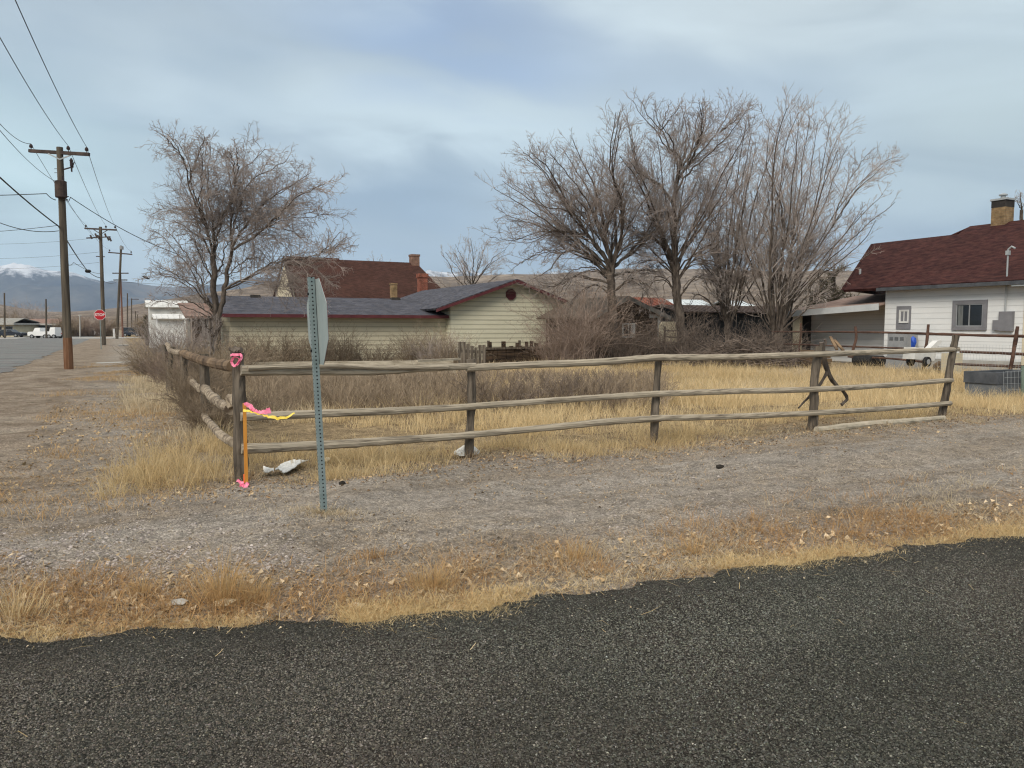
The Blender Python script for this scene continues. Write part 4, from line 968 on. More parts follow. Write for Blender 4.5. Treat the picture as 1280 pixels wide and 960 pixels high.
# ================================================================== FENCES
def log(a, b, r0, r1, name, m_, parent, bend=0.03, K=18, S=10, knots=0.05, seed=0, mid=None, wob=0.06):
    r_ = np.random.default_rng(seed); a = np.asarray(a, float); b = np.asarray(b, float)
    if mid is None: pts = spline([a, a * .66 + b * .34 + r_.normal(0, bend, 3), a * .33 + b * .67 + r_.normal(0, bend, 3), b], K)
    else: pts = spline([a] + [np.asarray(m2) for m2 in mid] + [b], K)
    rad = np.linspace(r0, r1, K) * (1 + r_.normal(0, knots, K))
    v, f = tubes(pts[None], rad[None], S, wob=wob, seed=seed)
    mb = MB(); mb.add(v, f); mb.add(v[:S], [list(range(S))[::-1]]); mb.add(v[(K - 1) * S:], [list(range(S))])
    return mb.build(name, m_, parent)
post_px = [((302, 598), (297, 441), .075), ((586, 571), (588.5, 449), .055), ((818, 553), (823.5, 446), .055), ((1014, 541), (1024, 433), .07), ((1176, 523), (1195, 419), .065)]
C0 = gp(302, 598); 
ff = thing('rail_fence', 'weathered three-rail pole fence running along the gravel shoulder in front of the dry lot', 'fence', C0, TH)
PB = []; 
for k, (pb_, pt_, r_) in enumerate(post_px):
    B = gp(*pb_); T = px(*pt_, B[1]); PB.append(B)
    log(B - (T - B) * .1, T, r_ * 1.1, r_ * .95, 'post', M['wood_post'], ff, .012, 16, 10, .07, 20 + k)
def fr(x, y, off=-.09):
    """a point on the fence line (just in front of the posts)"""
    k = np.interp(x, [302, 586, 818, 1014, 1176], [0, 1, 2, 3, 4]); i = min(int(k), 3); f = k - i
    p = PB[i] * (1 - f) + PB[i + 1] * f
    nrm = V; return on_plane(x, y, p + V * off, V)
rails = [((301, 463), [(380, 463), (470, 463.5), (530, 460)], (594, 457.5), .062, .045, -.10), ((583, 460), [(660, 456), (740, 453)], (829, 446.5), .048, .052, -.10),
         ((816, 447), [(900, 446.5), (1014, 443), (1100, 440)], (1198, 436.5), .050, .044, -.10),
         ((301, 521), [(400, 517), (500, 513)], (593, 508), .052, .044, -.09), ((580, 508.5), [(700, 500), (760, 496)], (826, 492), .042, .046, -.09),
         ((814, 492.5), [(900, 489.5), (1010, 487), (1100, 482)], (1190, 475), .046, .047, -.09),
         ((302, 561), [(400, 556.5), (500, 550)], (592, 544), .060, .046, -.09), ((580, 544), [(700, 533), (760, 527)], (826, 523), .045, .050, -.09),
         ((814, 522.5), [(900, 521), (1010, 516.5), (1100, 511)], (1188, 504), .045, .046, -.09)]
for k, (a, mids, b, r0, r1, off) in enumerate(rails):
    P = [fr(*a, off)] + [fr(*m2, off) for m2 in mids] + [fr(*b, off)]
    log(P[0], P[-1], r0, r1, 'rail', M['wood_grey'], ff, mid=P[1:-1], K=34, S=9, knots=.028, seed=40 + k, wob=.035)
# second thinner pole lashed on top of the first span
log(fr(310, 460, -.17), fr(560, 459, -.17), .03, .026, 'rail', M['wood_grey'], ff, .01, 20, 8, .06, 77)
tag(log(gp(1021, 538, .06), gp(1180, 522.5, .05), .06, .05, 'fallen_rail', mat('fallen_pale_rail', (0.30, 0.27, 0.21), (0.48, 0.42, 0.33), 6, (.2, 2, 2), .9, .6, 8), None, .02, 18, 9, .05, 61), 'pale pole lying on the ground below the last span of the rail fence', 'log')
# forked dead branch leaning on the fourth post
P4 = PB[3]
mb = MB()
def fb(x, y, o=.1): return on_plane(x, y, P4 + V * o, V)
mb.tube(spline([fb(1027, 428), fb(1030, 445), fb(1034, 462), fb(1044, 480), fb(1055, 490), fb(1059, 498), fb(1052, 506)], 20), np.linspace(.045, .025, 20), 7, wob=.1)
mb.tube(spline([fb(1034, 464), fb(1028, 476), fb(1024, 482), fb(1012, 495), fb(998, 510)], 12), np.linspace(.03, .015, 12), 6, wob=.1)
mb.tube(spline([fb(1029, 434), fb(1032, 428), fb(1031, 424)], 6), np.linspace(.03, .02, 6), 6)
br_o = mb.build('dead_branch', M['bark'], origin=tuple(fb(1030, 500))); tag(br_o, 'dark forked dead branch hanging against the fourth post of the rail fence', 'branch')

# crooked log fence going away on the left
lf = thing('crooked_rail_fence', 'rustic fence of crooked peeling logs running away along the left side of the lot', 'fence', C0 + V * 4.5, TH)
def lp(x, y, t, off=0.0):
    p = C0 + V * t; return px(x, y, p[1])
tv = [4.4, 8.6, 12.5, 16.5]
for k, (t, x) in enumerate(zip(tv, (254.5, 231.5, 216, 205))):
    B = C0 + V * t; B[2] = 0; log(B - Z * .2, B + Z * (1.28 - .03 * k) + U * .05, .085, .07, 'post', M['wood_post'], lf, .03, 12, 9, .08, 90 + k)
log(lp(291, 457.5, .35), lp(228, 441, 8.8), .068, .085, 'rail', M['wood_brown'], lf, mid=[lp(272, 455, 2.3), lp(250, 449, 4.6), lp(240, 446, 6.3)], K=26, S=10, knots=.06, seed=1)
log(lp(231, 441, 8.5), lp(209, 430, 15), .075, .06, 'rail', M['wood_peel'], lf, mid=[lp(222, 441, 10.3), lp(213, 438, 12.6)], K=18, S=9, knots=.08, seed=2)
log(lp(288, 511, .35), lp(254, 484, 4.8), .062, .07, 'rail', M['wood_peel'], lf, mid=[lp(275, 504, 1.5), lp(266, 497, 2.6), lp(258, 488, 3.8)], K=22, S=10, knots=.08, seed=3)
log(lp(257, 490, 4.2), lp(238, 474, 8.6), .06, .055, 'rail', M['wood_peel'], lf, mid=[lp(250, 486, 5.1), lp(244, 481, 6.6)], K=16, S=9, knots=.14, seed=4)
log(lp(291, 553, .3), lp(248, 512, 5.2), .058, .05, 'rail', M['wood_peel'], lf, mid=[lp(278, 545, 1.3), lp(262, 528, 3.0)], K=20, S=9, knots=.06, seed=5)
mb = MB(); mb.tube(spline([lp(295, 503, .05), lp(291, 500, .1), lp(287, 498, .2), lp(290, 510, .15)], 10), np.linspace(.05, .045, 10), 9, wob=.08); mb.build('broken_stub', M['wood_peel'], lf)

# fence of thin reddish poles in front of the white house
wf0 = np.array([px(1270, 420, 24.5)[0], 24.5, 0.])
wf = thing('pole_fence', 'loose fence of thin dark reddish rails and leaning sticks in front of the white house', 'fence', wf0 + V * 2, TH)
def wfp(x, y, off=0.): return on_plane(x, y, wf0 + U * off, U)
for k, (pts, r0, r1) in enumerate(([((965, 414.5), (1060, 415), (1150, 416.5)), .035, .04], [((1120, 415.8), (1200, 418.5), (1290, 420.5)), .045, .05],
                                   [((980, 430), (1060, 433), (1150, 436)), .03, .035], [((1200, 439.5), (1240, 441), (1295, 443.5)), .045, .05],
                                   [((1060, 446), (1110, 448), (1160, 453)), .035, .04], [((1190, 455), (1240, 457), (1295, 459)), .045, .05])):
    P = [wfp(*p) for p in pts]; log(P[0], P[-1], r0, r1, 'rail', M['wood_rust'], wf, mid=P[1:-1], K=22, S=7, knots=.06, seed=120 + k)
for k, (a, b, r_) in enumerate((((1067, 440), (1069, 408), .05), ((1155, 458), (1160.5, 405.5), .05), ((1260, 462), (1272, 408), .055), ((1000, 436), (1001, 404), .035))):
    A_, B_ = wfp(*a, -.08), wfp(*b, -.08); log(A_ - Z * .4, B_, r_ * 1.1, r_, 'post', M['wood_rust'], wf, .02, 12, 8, .06, 140 + k)
# wire netting along it
mb = MB(); A_, B_ = wfp(1165, 450, -.1), wfp(1300, 450, -.1); A_[2] = B_[2] = .15
nx, nz_ = 34, 9
for k in range(nx + 1): p = A_ + (B_ - A_) * k / nx; mb.tube([p, p + Z * 1.0], .003, 3, caps=False)
for k in range(nz_ + 1): mb.tube([A_ + Z * k / nz_, B_ + Z * k / nz_], .003, 3, caps=False)
mb.build('wire_netting', M['gutter'], wf)

# near right: grey trough behind a wire panel
tb = gp(1246, 498); tb[2] = 0
tr0 = tb + U * .0
tro = thing('water_trough', 'dark grey rectangular trough standing in the dry grass at the right edge', 'trough', tr0 + U * .9, TH)
mb = MB(); mb.prism([tr0, tr0 + U * 1.8, tr0 + U * 1.8 + V * .8, tr0 + V * .8], Z * .34); mb.build('lower_body', mat('dull_grey_side', (0.10, 0.108, 0.118), (0.15, 0.16, 0.17), 3), tro)
mb = MB()
ri = .09
A_ = tr0 - U * .02 - V * .02 + Z * .342
for (p, sz_) in ((A_ + U * .93 + V * .05, (1.9, .1, .28)), (A_ + U * .93 + V * .79, (1.9, .1, .28)), (A_ + U * .03 + V * .42, (.1, .64, .276)), (A_ + U * 1.83 + V * .42, (.1, .64, .276))): mb.box(p + Z * .14, sz_)
mb.box(A_ + U * .93 + V * .42 + Z * .03, (1.7, .62, .05)); mb.build('rim_body', M['dark_grey'], tro)
mb = MB(); w0 = tr0 - V * .15 + U * .02
for k in range(13): p = w0 + U * k * .15; mb.tube([p + Z * .02, p + Z * .66 + V * .03], .0032, 4)
for k in range(5): mb.tube([w0 + Z * (.06 + .15 * k), w0 + U * 1.8 + Z * (.05 + .15 * k)], .0032, 4)
tag(mb.build('wire_panel', M['gutter'], origin=tuple(w0), rotz=TH), 'square mesh wire panel leaning on the dark grey trough', 'wire panel')
gp0 = gp(1276, 472, .1); tag(log(np.array([*gp(1277, 497)[:2], 0.]), np.array([*gp(1277, 497)[:2], .78]), .045, .045, 'short_post', mat('green_steel', (.12, .17, .14), (.16, .2, .17), 5), None, .005, 6, 8, .02, 3), 'short green post right behind the wire panel at the right edge', 'post')

# ================================================================== SMALL THINGS BY THE FENCE
sk = gp(307, 604); sT = px(306.5, 504, sk[1])
st_ = thing('survey_stake', 'orange painted wooden survey stake at the corner post with a bright red foot', 'stake', sk, TH)
mb = MB(); mb.box((sk + sT) / 2 - V * .0, (.038, .018, sT[2]), taper=.92); mb.build('stake', M['orange'], st_)
mb = MB(); mb.box(sk + Z * .055, (.041, .021, .09)); mb.build('bright_foot', M['orange_hot'], st_)
def ribbon(label, pts, D, w, m_, twist=1.2, seed=0, name='flagging_ribbon', prof=None):
    r_ = np.random.default_rng(seed); P = spline([px(x, y, D + o) for x, y, o in pts], 26)
    t = np.gradient(P, axis=0); t /= np.linalg.norm(t, axis=1, keepdims=True)
    a = np.cross(t, np.array([0.2, 1, .1])); a /= np.linalg.norm(a, axis=1, keepdims=True); b = np.cross(t, a)
    ang = np.cumsum(r_.normal(0, .42, 26)) * twist; P = P + r_.normal(0, .004, P.shape)
    d = np.cos(ang)[:, None] * a + np.sin(ang)[:, None] * b
    n_ = np.cross(t, d)
    h = .0012
    if prof is not None: w = w * np.interp(np.linspace(0, 1, 26), np.linspace(0, 1, len(prof)), prof)[:, None]
    v = np.concatenate([P + d * w / 2 + n_ * h, P - d * w / 2 + n_ * h, P - d * w / 2 - n_ * h, P + d * w / 2 - n_ * h]); K = 26
    f = []
    for s_ in range(4):
        for k in range(K - 1): f.append([s_ * K + k, ((s_ + 1) % 4) * K + k, ((s_ + 1) % 4) * K + k + 1, s_ * K + k + 1])
    f += [[0, K, 2 * K, 3 * K], [K - 1, 4 * K - 1, 3 * K - 1, 2 * K - 1]]
    mb = MB(); mb.add(v, f); o = mb.build(name, m_, origin=tuple(P[0])); return tag(o, label, 'ribbon', 'survey flagging ribbons')
dS = sk[1] - .03
ribbon('pink flagging ribbon tied to the top of the orange stake, streaming right', [(304, 505, -.02), (308, 505, -.03), (317, 512, -.06), (325, 515, -.1), (333, 514.5, -.12), (338, 513, -.1)], dS, .05, M['pink'], .35, 3, prof=[.5, 1, .8, .55, .9, 1.3])
ribbon('yellow flagging ribbon tied to the orange stake, streaming right below the pink one', [(304, 512, -.02), (312, 514, -.05), (325, 518, -.1), (340, 522, -.13), (358, 521.5, -.15), (369, 516, -.12)], dS, .030, M['yellow'], .4, 8, prof=[1, .7, .35, 1.1, .9, .5])
ribbon('pink ribbon bunched on the ground at the foot of the orange stake', [(297, 600, .0), (303, 605, -.03), (300, 611, -.06), (306, 607, -.05), (305, 613, -.1), (310, 603, -.03)], dS, .04, M['pink'], 1.5, 5)
pD = C0[1] - .1
ribbon('pink flagging ribbon wrapped and knotted round the top of the fence corner post', [(288, 444, .1), (294, 443, -.02), (302, 443.5, -.02), (301, 449, -.04), (297, 455, -.05), (292, 457, -.03), (290, 450, -.03), (296, 447, -.05), (299, 451, -.05), (294, 457, -.05)], pD, .028, M['pink'], .7, 9)
mb = MB()
for a, b in (((287, 436), (296, 440)), ((289, 441), (302, 437)), ((293, 434), (299, 440)), ((300, 435), (295, 441))): mb.tube([px(*a, pD + .1), px(*b, pD + .05)], [.02, .03], 6, wob=.1)
tag(mb.build('wood_scraps', M['bark'], origin=tuple(px(295, 441, pD + .1))), 'dark broken wood scraps lying on top of the fence corner post', 'wood scrap')
# litter
def torn_sheet(label, corners, lift, m_, name, seed, nx=16, ny=7, bend=.02):
    """a thin ragged sheet lying on the grass; corners: near left, near right, far right, far left (pixels), lift of the far edge"""
    r_ = np.random.default_rng(seed); A_, B_, C_, D_ = [gp(*c) for c in corners]; mb = MB(); P = np.zeros((nx, ny, 3))
    for i in range(nx):
        for j in range(ny):
            f, g = i / (nx - 1), j / (ny - 1)
            f2 = f + (r_.uniform(-.03, .05) if i == 0 else r_.uniform(-.05, .03) if i == nx - 1 else 0); g2 = g + (r_.uniform(-.04, .08) + .06 * math.sin(9 * f) if j == 0 else r_.uniform(-.10, .04) - .10 * abs(math.sin(4 * f + seed)) if j == ny - 1 else 0)
            p = (A_ * (1 - f2) + B_ * f2) * (1 - g2) + (D_ * (1 - f2) + C_ * f2) * g2
            P[i, j] = p + Z * (.03 + lift * g2 * (.6 + .4 * math.sin(3 * f + seed)) + bend * math.sin(5 * f + 3 * g + seed) + r_.normal(0, .003))
    v = np.concatenate([P.reshape(-1, 3), P.reshape(-1, 3) - Z * .008]); n_ = nx * ny; f = []
    for i in range(nx - 1):
        for j in range(ny - 1):
            q_ = [i * ny + j, (i + 1) * ny + j, (i + 1) * ny + j + 1, i * ny + j + 1]; f.append(q_); f.append([k + n_ for k in q_[::-1]])
    rim = [i * ny for i in range(nx)] + [(nx - 1) * ny + j for j in range(1, ny)] + [i * ny + ny - 1 for i in range(nx - 2, -1, -1)] + [j for j in range(ny - 2, 0, -1)]
    for a_, b_ in zip(rim, rim[1:] + rim[:1]): f.append([b_, a_, a_ + n_, b_ + n_])
    mb.add(v, f); return tag(mb.build(name, m_, origin=tuple(A_)), label, 'litter')
torn_sheet('torn white board lying tilted in the grass behind the sign post', [(344, 592), (366, 590), (386, 577), (352, 582)], .03, M['paper'], 'torn_board', 2)
torn_sheet('small white curled scrap left of the torn board', [(330, 592), (343, 593), (342, 588), (329, 587)], .02, M['paper'], 'paper_scrap', 4, 8, 5, .015)
torn_sheet('little cream paper scrap under the rail right of the sign post', [(402, 580), (412, 579), (414, 574), (403, 575)], .02, M['cream'], 'paper_scrap', 9, 7, 4, .008)
r_ = np.random.default_rng(31); bc_ = gp(583, 571) + V * .13 + U * .06; mb = MB(); iv0, if0 = None, None
nu, nv_ = 22, 12; P = np.zeros((nu, nv_, 3))
for i in range(nu):
    for j in range(nv_):
        th = 2 * math.pi * i / nu; ph = math.pi * (j / (nv_ - 1)) * .5
        w_ = 1 + .16 * math.sin(3 * th + 1) * math.cos(ph) + .10 * math.sin(7 * th + 5 * ph) + r_.normal(0, .05)
        P[i, j] = bc_ + U * math.cos(th) * math.cos(ph) * .165 * w_ + V * math.sin(th) * math.cos(ph) * .11 * w_ + Z * (.01 + .11 * math.sin(ph) * (1 + .12 * math.sin(5 * th)) + (.02 * math.sin(4 * th) if j > 3 else 0))
i, j = np.meshgrid(np.arange(nu), np.arange(nv_ - 1), indexing='ij'); q = np.stack([i * nv_ + j, ((i + 1) % nu) * nv_ + j, ((i + 1) % nu) * nv_ + j + 1, i * nv_ + j + 1], -1).reshape(-1, 4)
mb.add(P.reshape(-1, 3), q); tag(mb.build('plastic_bag', M['paper'], origin=tuple(bc_)), 'crumpled white bag in the grass at the foot of the second fence post', 'litter')
def rock(label, x, y, r, m_, seed, flat=.7, name='rock'):
    p = gp(x, y); p[2] = float(gh(p[0], p[1])); r_ = np.random.default_rng(seed)
    mb = MB(); v, f = ico(); v = v * (1 + r_.normal(0, .16, (len(v), 1))) * np.array([1.2, .9, flat]) * r; v = v + p + Z * r * flat * .6
    mb.add(v, f); return tag(mb.build(name, m_, origin=tuple(p)), label, 'rock')
def ico():
    g = (1 + 5 ** .5) / 2
    v = np.array([(-1, g, 0), (1, g, 0), (-1, -g, 0), (1, -g, 0), (0, -1, g), (0, 1, g), (0, -1, -g), (0, 1, -g), (g, 0, -1), (g, 0, 1), (-g, 0, -1), (-g, 0, 1)], float) / math.hypot(1, g)
    f = np.array([(0, 11, 5), (0, 5, 1), (0, 1, 7), (0, 7, 10), (0, 10, 11), (1, 5, 9), (5, 11, 4), (11, 10, 2), (10, 7, 6), (7, 1, 8), (3, 9, 4), (3, 4, 2), (3, 2, 6), (3, 6, 8), (3, 8, 9), (4, 9, 5), (2, 4, 11), (6, 2, 10), (8, 6, 7), (9, 8, 1)])
    return v, f
rock('small black clod on the gravel in front of the third fence post', 900, 585.5, .045, M['dirt_clod'], 1)
rock('small dark clod on the dirt right of the leaning sign post', 428, 609, .035, M['dirt_clod'], 2)
palerock = mat('pale_tan_stone', (.42, .34, .22), (.55, .46, .32), 9, rough=.9, bump=.4)
rock('pale flat stone at the roadside below the tall dead tuft', 280, 757, .055, palerock, 3, .6)
rock('smaller whitish stone in the leaves left of the pale flat stone', 226, 756, .045, M['concrete'], 4, .5)
rock('tan stone in the dead leaves right of the tall tuft', 444, 758, .05, palerock, 5, .5)

# pale timbers stacked in the lot
for k, (xa, xb, D_, hh, w_, h_, lb) in enumerate(((296, 566, 25.6, .50, .24, .16, 'long pale squared timber on top of the stack across the back of the lot'), (300, 560, 25.7, .32, .25, .17, 'long timber in the middle layer of the stack across the back of the lot'), (294, 570, 25.75, .13, .26, .18, 'bottom timber of the stack across the back of the lot'),
                                               (330, 530, 24.9, .26, .22, .15, 'pale timber lying in front of the stack, the upper one'), (322, 540, 24.85, .10, .24, .16, 'pale timber lying in front of the stack, the lower one'), (520, 574, 25.2, .64, .16, .07, 'short pale board laid across the right end of the stack'))):
    A_, B_ = px(xa, 450, D_ - .5), px(xb, 450, D_ + 1.1); A_[2] = B_[2] = hh; mb = MB(); mb.bar(A_, B_, w_, h_); tag(mb.build('timber', M['wood_pale'], origin=tuple((A_ + B_) / 2 - Z * .08), rotz=TH), lb, 'timber', 'pale timbers at the back of the lot')
# old plank gate
g0 = px(590, 440, 27); g0[2] = 0
gate = thing('plank_gate', 'short section of old grey upright planks standing behind the second fence post', 'gate', g0, 0)
r_ = np.random.default_rng(5)
for k in range(7):
    x = -.42 + .14 * k; hh = 1.15 + r_.uniform(-.15, .12); MB().box(g0 + np.array([x, 0, 0]) + Z * hh / 2, (.12, .03, hh), (np.array([1., 0, 0]), np.array([0, 1., 0]), Z)).build('plank', M['wood_post'], gate)
mb = MB(); mb.bar(g0 + np.array([-.5, .04, .9]), g0 + np.array([.5, .04, .85]), .04, .1); mb.bar(g0 + np.array([-.5, .04, .4]), g0 + np.array([.5, .04, .4]), .04, .1); mb.build('crossbar', M['wood_post'], gate)
# dark tumbledown fence below the gable
t = thing('plank_fence', 'dark tumbledown plank fence under the gable end of the tan house', 'fence', gw0 - V * 3, TH)
A_ = on_plane(604, 420, gw0 - V * 2.5, V); B_ = on_plane(694, 420, gw0 - V * 2.5, V); A_[2] = B_[2] = 0; L = np.linalg.norm(B_ - A_)
mb = MB(); s_ = 0
while s_ < L:
    hh = .95 + r_.uniform(-.25, .15); w_ = r_.uniform(.14, .24); ln_ = r_.normal(0, .05); mb.bar(A_ + U * s_, A_ + U * (s_ + ln_) + Z * hh, .03, w_, up=U); s_ += w_ + r_.uniform(.005, .05)
mb.build('boards', M['log_wall'], t)
MB().box((A_ + B_) / 2 + V * .035 + Z * .36, (L, .03, .66)).build('backing_boards', M['log_wall'], t)
MB().bar(A_ - V * .05 + Z * .72, B_ - V * .05 + Z * .75, .05, .1).build('rail', M['wood_post'], t)
for s_ in (.3, L * .5, L - .3): MB().box(A_ + U * s_ + Z * .55 + V * .06, (.1, .1, 1.1)).build('post', M['wood_post'], t)
# picket scraps by the shed and cream panel behind a pole gate
pc0 = px(838, 430, 35.5); pc0[2] = 0
def cpx(x, y): return on_plane(x, y, pc0, V)
mb = MB(); mb.prism([cpx(825, 428), cpx(851, 431), cpx(851, 404), cpx(846, 402), cpx(829, 402), cpx(825.5, 406)], V * .12); tag(mb.build('cream_panel', M['cream'], origin=tuple(pc0), rotz=TH), 'upright cream board with clipped top corners between the shed and the big trunk', 'panel')
t = thing('pole_gate', 'small dark gate of thin poles in front of the cream board', 'gate', pc0 - V * 1.2, TH)
for xx in (831, 852): p = on_plane(xx, 430, pc0 - V * 1.2, V); log(np.array([p[0], p[1], 0]), on_plane(xx, 408, pc0 - V * 1.2, V), .06, .05, 'post', M['bark'], t, .01, 8, 7, .05, 7)
for yy in (413, 420, 428): log(on_plane(830, yy, pc0 - V * 1.2, V), on_plane(853, yy + 1, pc0 - V * 1.2, V), .035, .03, 'rail', M['bark'], t, .02, 8, 6, .05, 8 + yy)
t = thing('picket_fence', 'few rough grey pickets at the corner of the dark old shed', 'fence', px(815, 440, 34), 0); t.location.z = 0
for k, xx in enumerate((806, 809, 812.5, 816, 821, 824.5)):
    p = px(xx, 440, 34); p[2] = 0; hh = 1.25 + r_.uniform(-.2, .15); MB().box(p + Z * hh / 2, (.09, .05, hh), taper=.8).build('picket', M['wood_post'], t)

# yard things by the carport
def yp(x, y, D): return px(x, y, D)
ac = thing('air_conditioner', 'square grey outdoor air conditioner unit against the white house wall', 'air conditioner', on_plane(1128, 430, wp - U * .7, U) * np.array([1, 1, 0]), TH)
a0 = on_plane(1128, 430, wp - U * .7, U); a0[2] = 0
mb = MB(); mb.box(a0 + Z * 1.02, (.75, .82, .92)); mb.box(a0 + Z * .28, (.8, .9, .54)); mb.build('cabinet', M['grey_box'], ac)
mb = MB()
for k in range(3):
    for q_ in range(5): mb.box(a0 - U * .378 + V * (-.24 + .24 * k) + Z * (1.2 + .03 * q_), (.012, .17, .012))
mb.build('grille', M['dark_grey'], ac)
MB().box(a0 + Z * 1.5, (.77, .84, .04)).build('lid', M['gutter'], ac)
bt = yp(1142, 428, 27.4); mb = MB(); v, f = ico(); rr2 = np.random.default_rng(4); mb.add(v * np.array([.10, .10, .27]) * (1 + rr2.normal(0, .12, (12, 1))) + bt, f); tag(mb.build('blue_bag', M['blue'], origin=tuple(bt - Z * .3)), 'bright blue bag on the white cart beside the air conditioner', 'bag')
ct0 = yp(1160, 452, 26.4); ct0[2] = 0
cart = thing('garden_cart', 'white cart with a small black wheel and a tilted white lid beside the air conditioner', 'cart', ct0, TH)
def cpt(x, y): return on_plane(x, y, ct0, V)
mb = MB(); mb.prism([cpt(1143, 449), cpt(1168, 451), cpt(1171, 440), cpt(1160, 437), cpt(1145, 434)], V * .45); mb.build('body', M['white_dirty'], cart)
mb = MB(); mb.prism([cpt(1161, 437), cpt(1167, 438), cpt(1177, 428), cpt(1176.5, 425), cpt(1172, 426)], V * .2); mb.build('tilted_lid', M['white'], cart)
for off in (-.06, .55):
    wc_ = cpt(1155, 452) + V * off; mb = MB(); ring = [wc_ + .17 * (U * math.cos(a) + Z * math.sin(a)) for a in np.arange(16) * math.pi / 8]; mb.prism(ring, -V * .1); w_o = mb.build('wheel', M['black'], cart)
    mb = MB(); mb.prism([wc_ - V * .102 + .09 * (U * math.cos(a) + Z * math.sin(a)) for a in np.arange(12) * math.pi / 6], -V * .01); mb.build('hub', M['grey_box'], w_o)
for k, (x, y, lb) in enumerate(((1080, 434, 'dark round-topped barrel lying by the house wall, the left one'), (1093, 434, 'dark barrel lying by the house wall, the right one'))):
    p = yp(x, y, 29.5); p[2] = .45; mb = MB(); mb.tube([p - V * .4, p - V * .36, p + V * .36, p + V * .4], [.17, .21, .21, .17], 14); tag(mb.build('barrel', M['black'], origin=tuple(p - Z * .3), rotz=TH), lb, 'barrel', 'dark barrels by the house')

for k, (a, b, lb) in enumerate((((1038, 421), (1046, 437), 'narrow board leaning to the left in front of the carport'), ((1043, 425), (1054, 438), 'second leaning board, lower and further right, in front of the carport'))):
    mb = MB(); A_, B_ = yp(*a, 29.6), yp(*b, 28.6); mb.bar(A_, B_, .1, .05); tag(mb.build('leaning_board', M['wood_brown'], origin=tuple(B_ - Z * .05)), lb, 'board', 'boards in the carport')
p = yp(1020, 434, 31); p[2] = 0; mb = MB(); 
for k in range(5): mb.box(p + Z * (.09 + .16 * k) + V * .05 * (k % 2), (.7 - .05 * k, 1.1, .14))
tag(mb.build('lumber_stack', M['wood_brown'], origin=tuple(p), rotz=TH), 'low stack of orange-brown lumber at the carport entrance', 'lumber')
p = wfp(1190, 445, .6); p[2] = .45; MB().box(p, (.5, .45, .75)).build('crate_body', M['cream']) and None
crate = bpy.data.objects['crate_body']; crate.name = 'wooden_crate'; tag(crate, 'pale wooden crate behind the last post of the rail fence', 'crate')
p = wfp(1176, 452, .9); p[2] = .25; mb = MB(); v, f = ico(); mb.add(v * np.array([.3, .3, .3]) + p, f); tag(mb.build('stump', M['wood_brown'], origin=tuple(p - Z * .25)), 'brown wooden stump between the white cart and the crate', 'stump')

# ================================================================== CARS, far across the street
def car(name, label, cat, x0, x1, ybase, paint, prof, win, D=None, wheel=.34, depth=1.75, angle=0.0):
    """prof, win: outline of the body and the glass, 0..1 along its length and metres up"""
    A_ = gp(x0, ybase) if D is None else px(x0, ybase, D); D = A_[1]; A_[2] = 0; B_ = px(x1, ybase, D); B_[2] = 0
    t = thing(name, label, cat, (A_ + B_) / 2, angle, 'vehicles across the street'); d = (B_ - A_); L = np.linalg.norm(d); d = d / L; bk = np.array([-d[1], d[0], 0])
    mb = MB()
    # body with tumblehome: narrower at the top
    pr = np.array(prof); n_ = len(pr); zt = pr[:, 1].max()
    def sidepts(s): 
        return [A_ + d * L * a + Z * z + bk * (depth / 2 + s * depth / 2 * (1 if z < .95 else 1 - .16 * (z - .95) / max(.01, zt - .95))) for a, z in prof]
    v = np.array(sidepts(-1) + sidepts(1)); f = [list(range(n_))[::-1] if False else list(range(n_)), list(range(2 * n_ - 1, n_ - 1, -1))] + [[(i + 1) % n_, i, n_ + i, n_ + (i + 1) % n_] for i in range(n_)]
    mb.add(v, f); body = mb.build('body', paint, t)
    for w in win:
        mb = MB(); mb.prism([A_ + d * L * a + Z * z + bk * (depth * .5 - depth / 2 * (1 - .16 * (z - .95) / max(.01, zt - .95)) - .012) for a, z in w], bk * .01); mb.build('window', M['glass'], t)
    for a in (.18, .8):
        for s in (0, 1):
            c = A_ + d * L * a + Z * wheel + bk * (-.02 + s * (depth - .16)); mb = MB(); mb.prism([c + wheel * (d * math.cos(q_) + Z * math.sin(q_)) for q_ in np.arange(14) * math.pi / 7], bk * .2); w_ = mb.build('wheel', M['black'], t)
            mb = MB(); mb.prism([c - bk * .012 + wheel * .55 * (d * math.cos(q_) + Z * math.sin(q_)) for q_ in np.arange(10) * math.pi / 5], bk * .01) if s == 0 else mb.prism([c + bk * .202 + wheel * .55 * (d * math.cos(q_) + Z * math.sin(q_)) for q_ in np.arange(10) * math.pi / 5], bk * .01); mb.build('rim', M['grey_box'], w_)
    for a, nm, m_ in ((.005, 'tail_light', M['red_sign']), (.985, 'headlight', M['white'])):
        MB().box(A_ + d * L * a + Z * .78 + bk * .12, (.08, .22, .14), (d, bk, Z)).build(nm, m_, t)
    return t
sedan = [(0, .3), (1, .3), (1, .72), (.97, .86), (.72, .96), (.60, 1.42), (.28, 1.45), (.14, 1.02), (.02, .95), (0, .7)]
sedw = [[(.70, .98), (.61, 1.36), (.47, 1.38), (.47, .98)], [(.45, .98), (.45, 1.38), (.29, 1.39), (.18, 1.0)]]
suv = [(0, .35), (1, .35), (1, .9), (.97, 1.05), (.76, 1.12), (.66, 1.80), (.03, 1.82), (0, 1.05)]
suvw = [[(.74, 1.14), (.66, 1.7), (.5, 1.72), (.5, 1.14)], [(.48, 1.14), (.48, 1.72), (.28, 1.73), (.28, 1.14)], [(.26, 1.14), (.26, 1.73), (.05, 1.73), (.04, 1.14)]]
pick = [(0, .45), (1, .45), (1, .95), (.97, 1.08), (.74, 1.12), (.66, 1.72), (.43, 1.74), (.41, 1.15), (0, 1.15)]
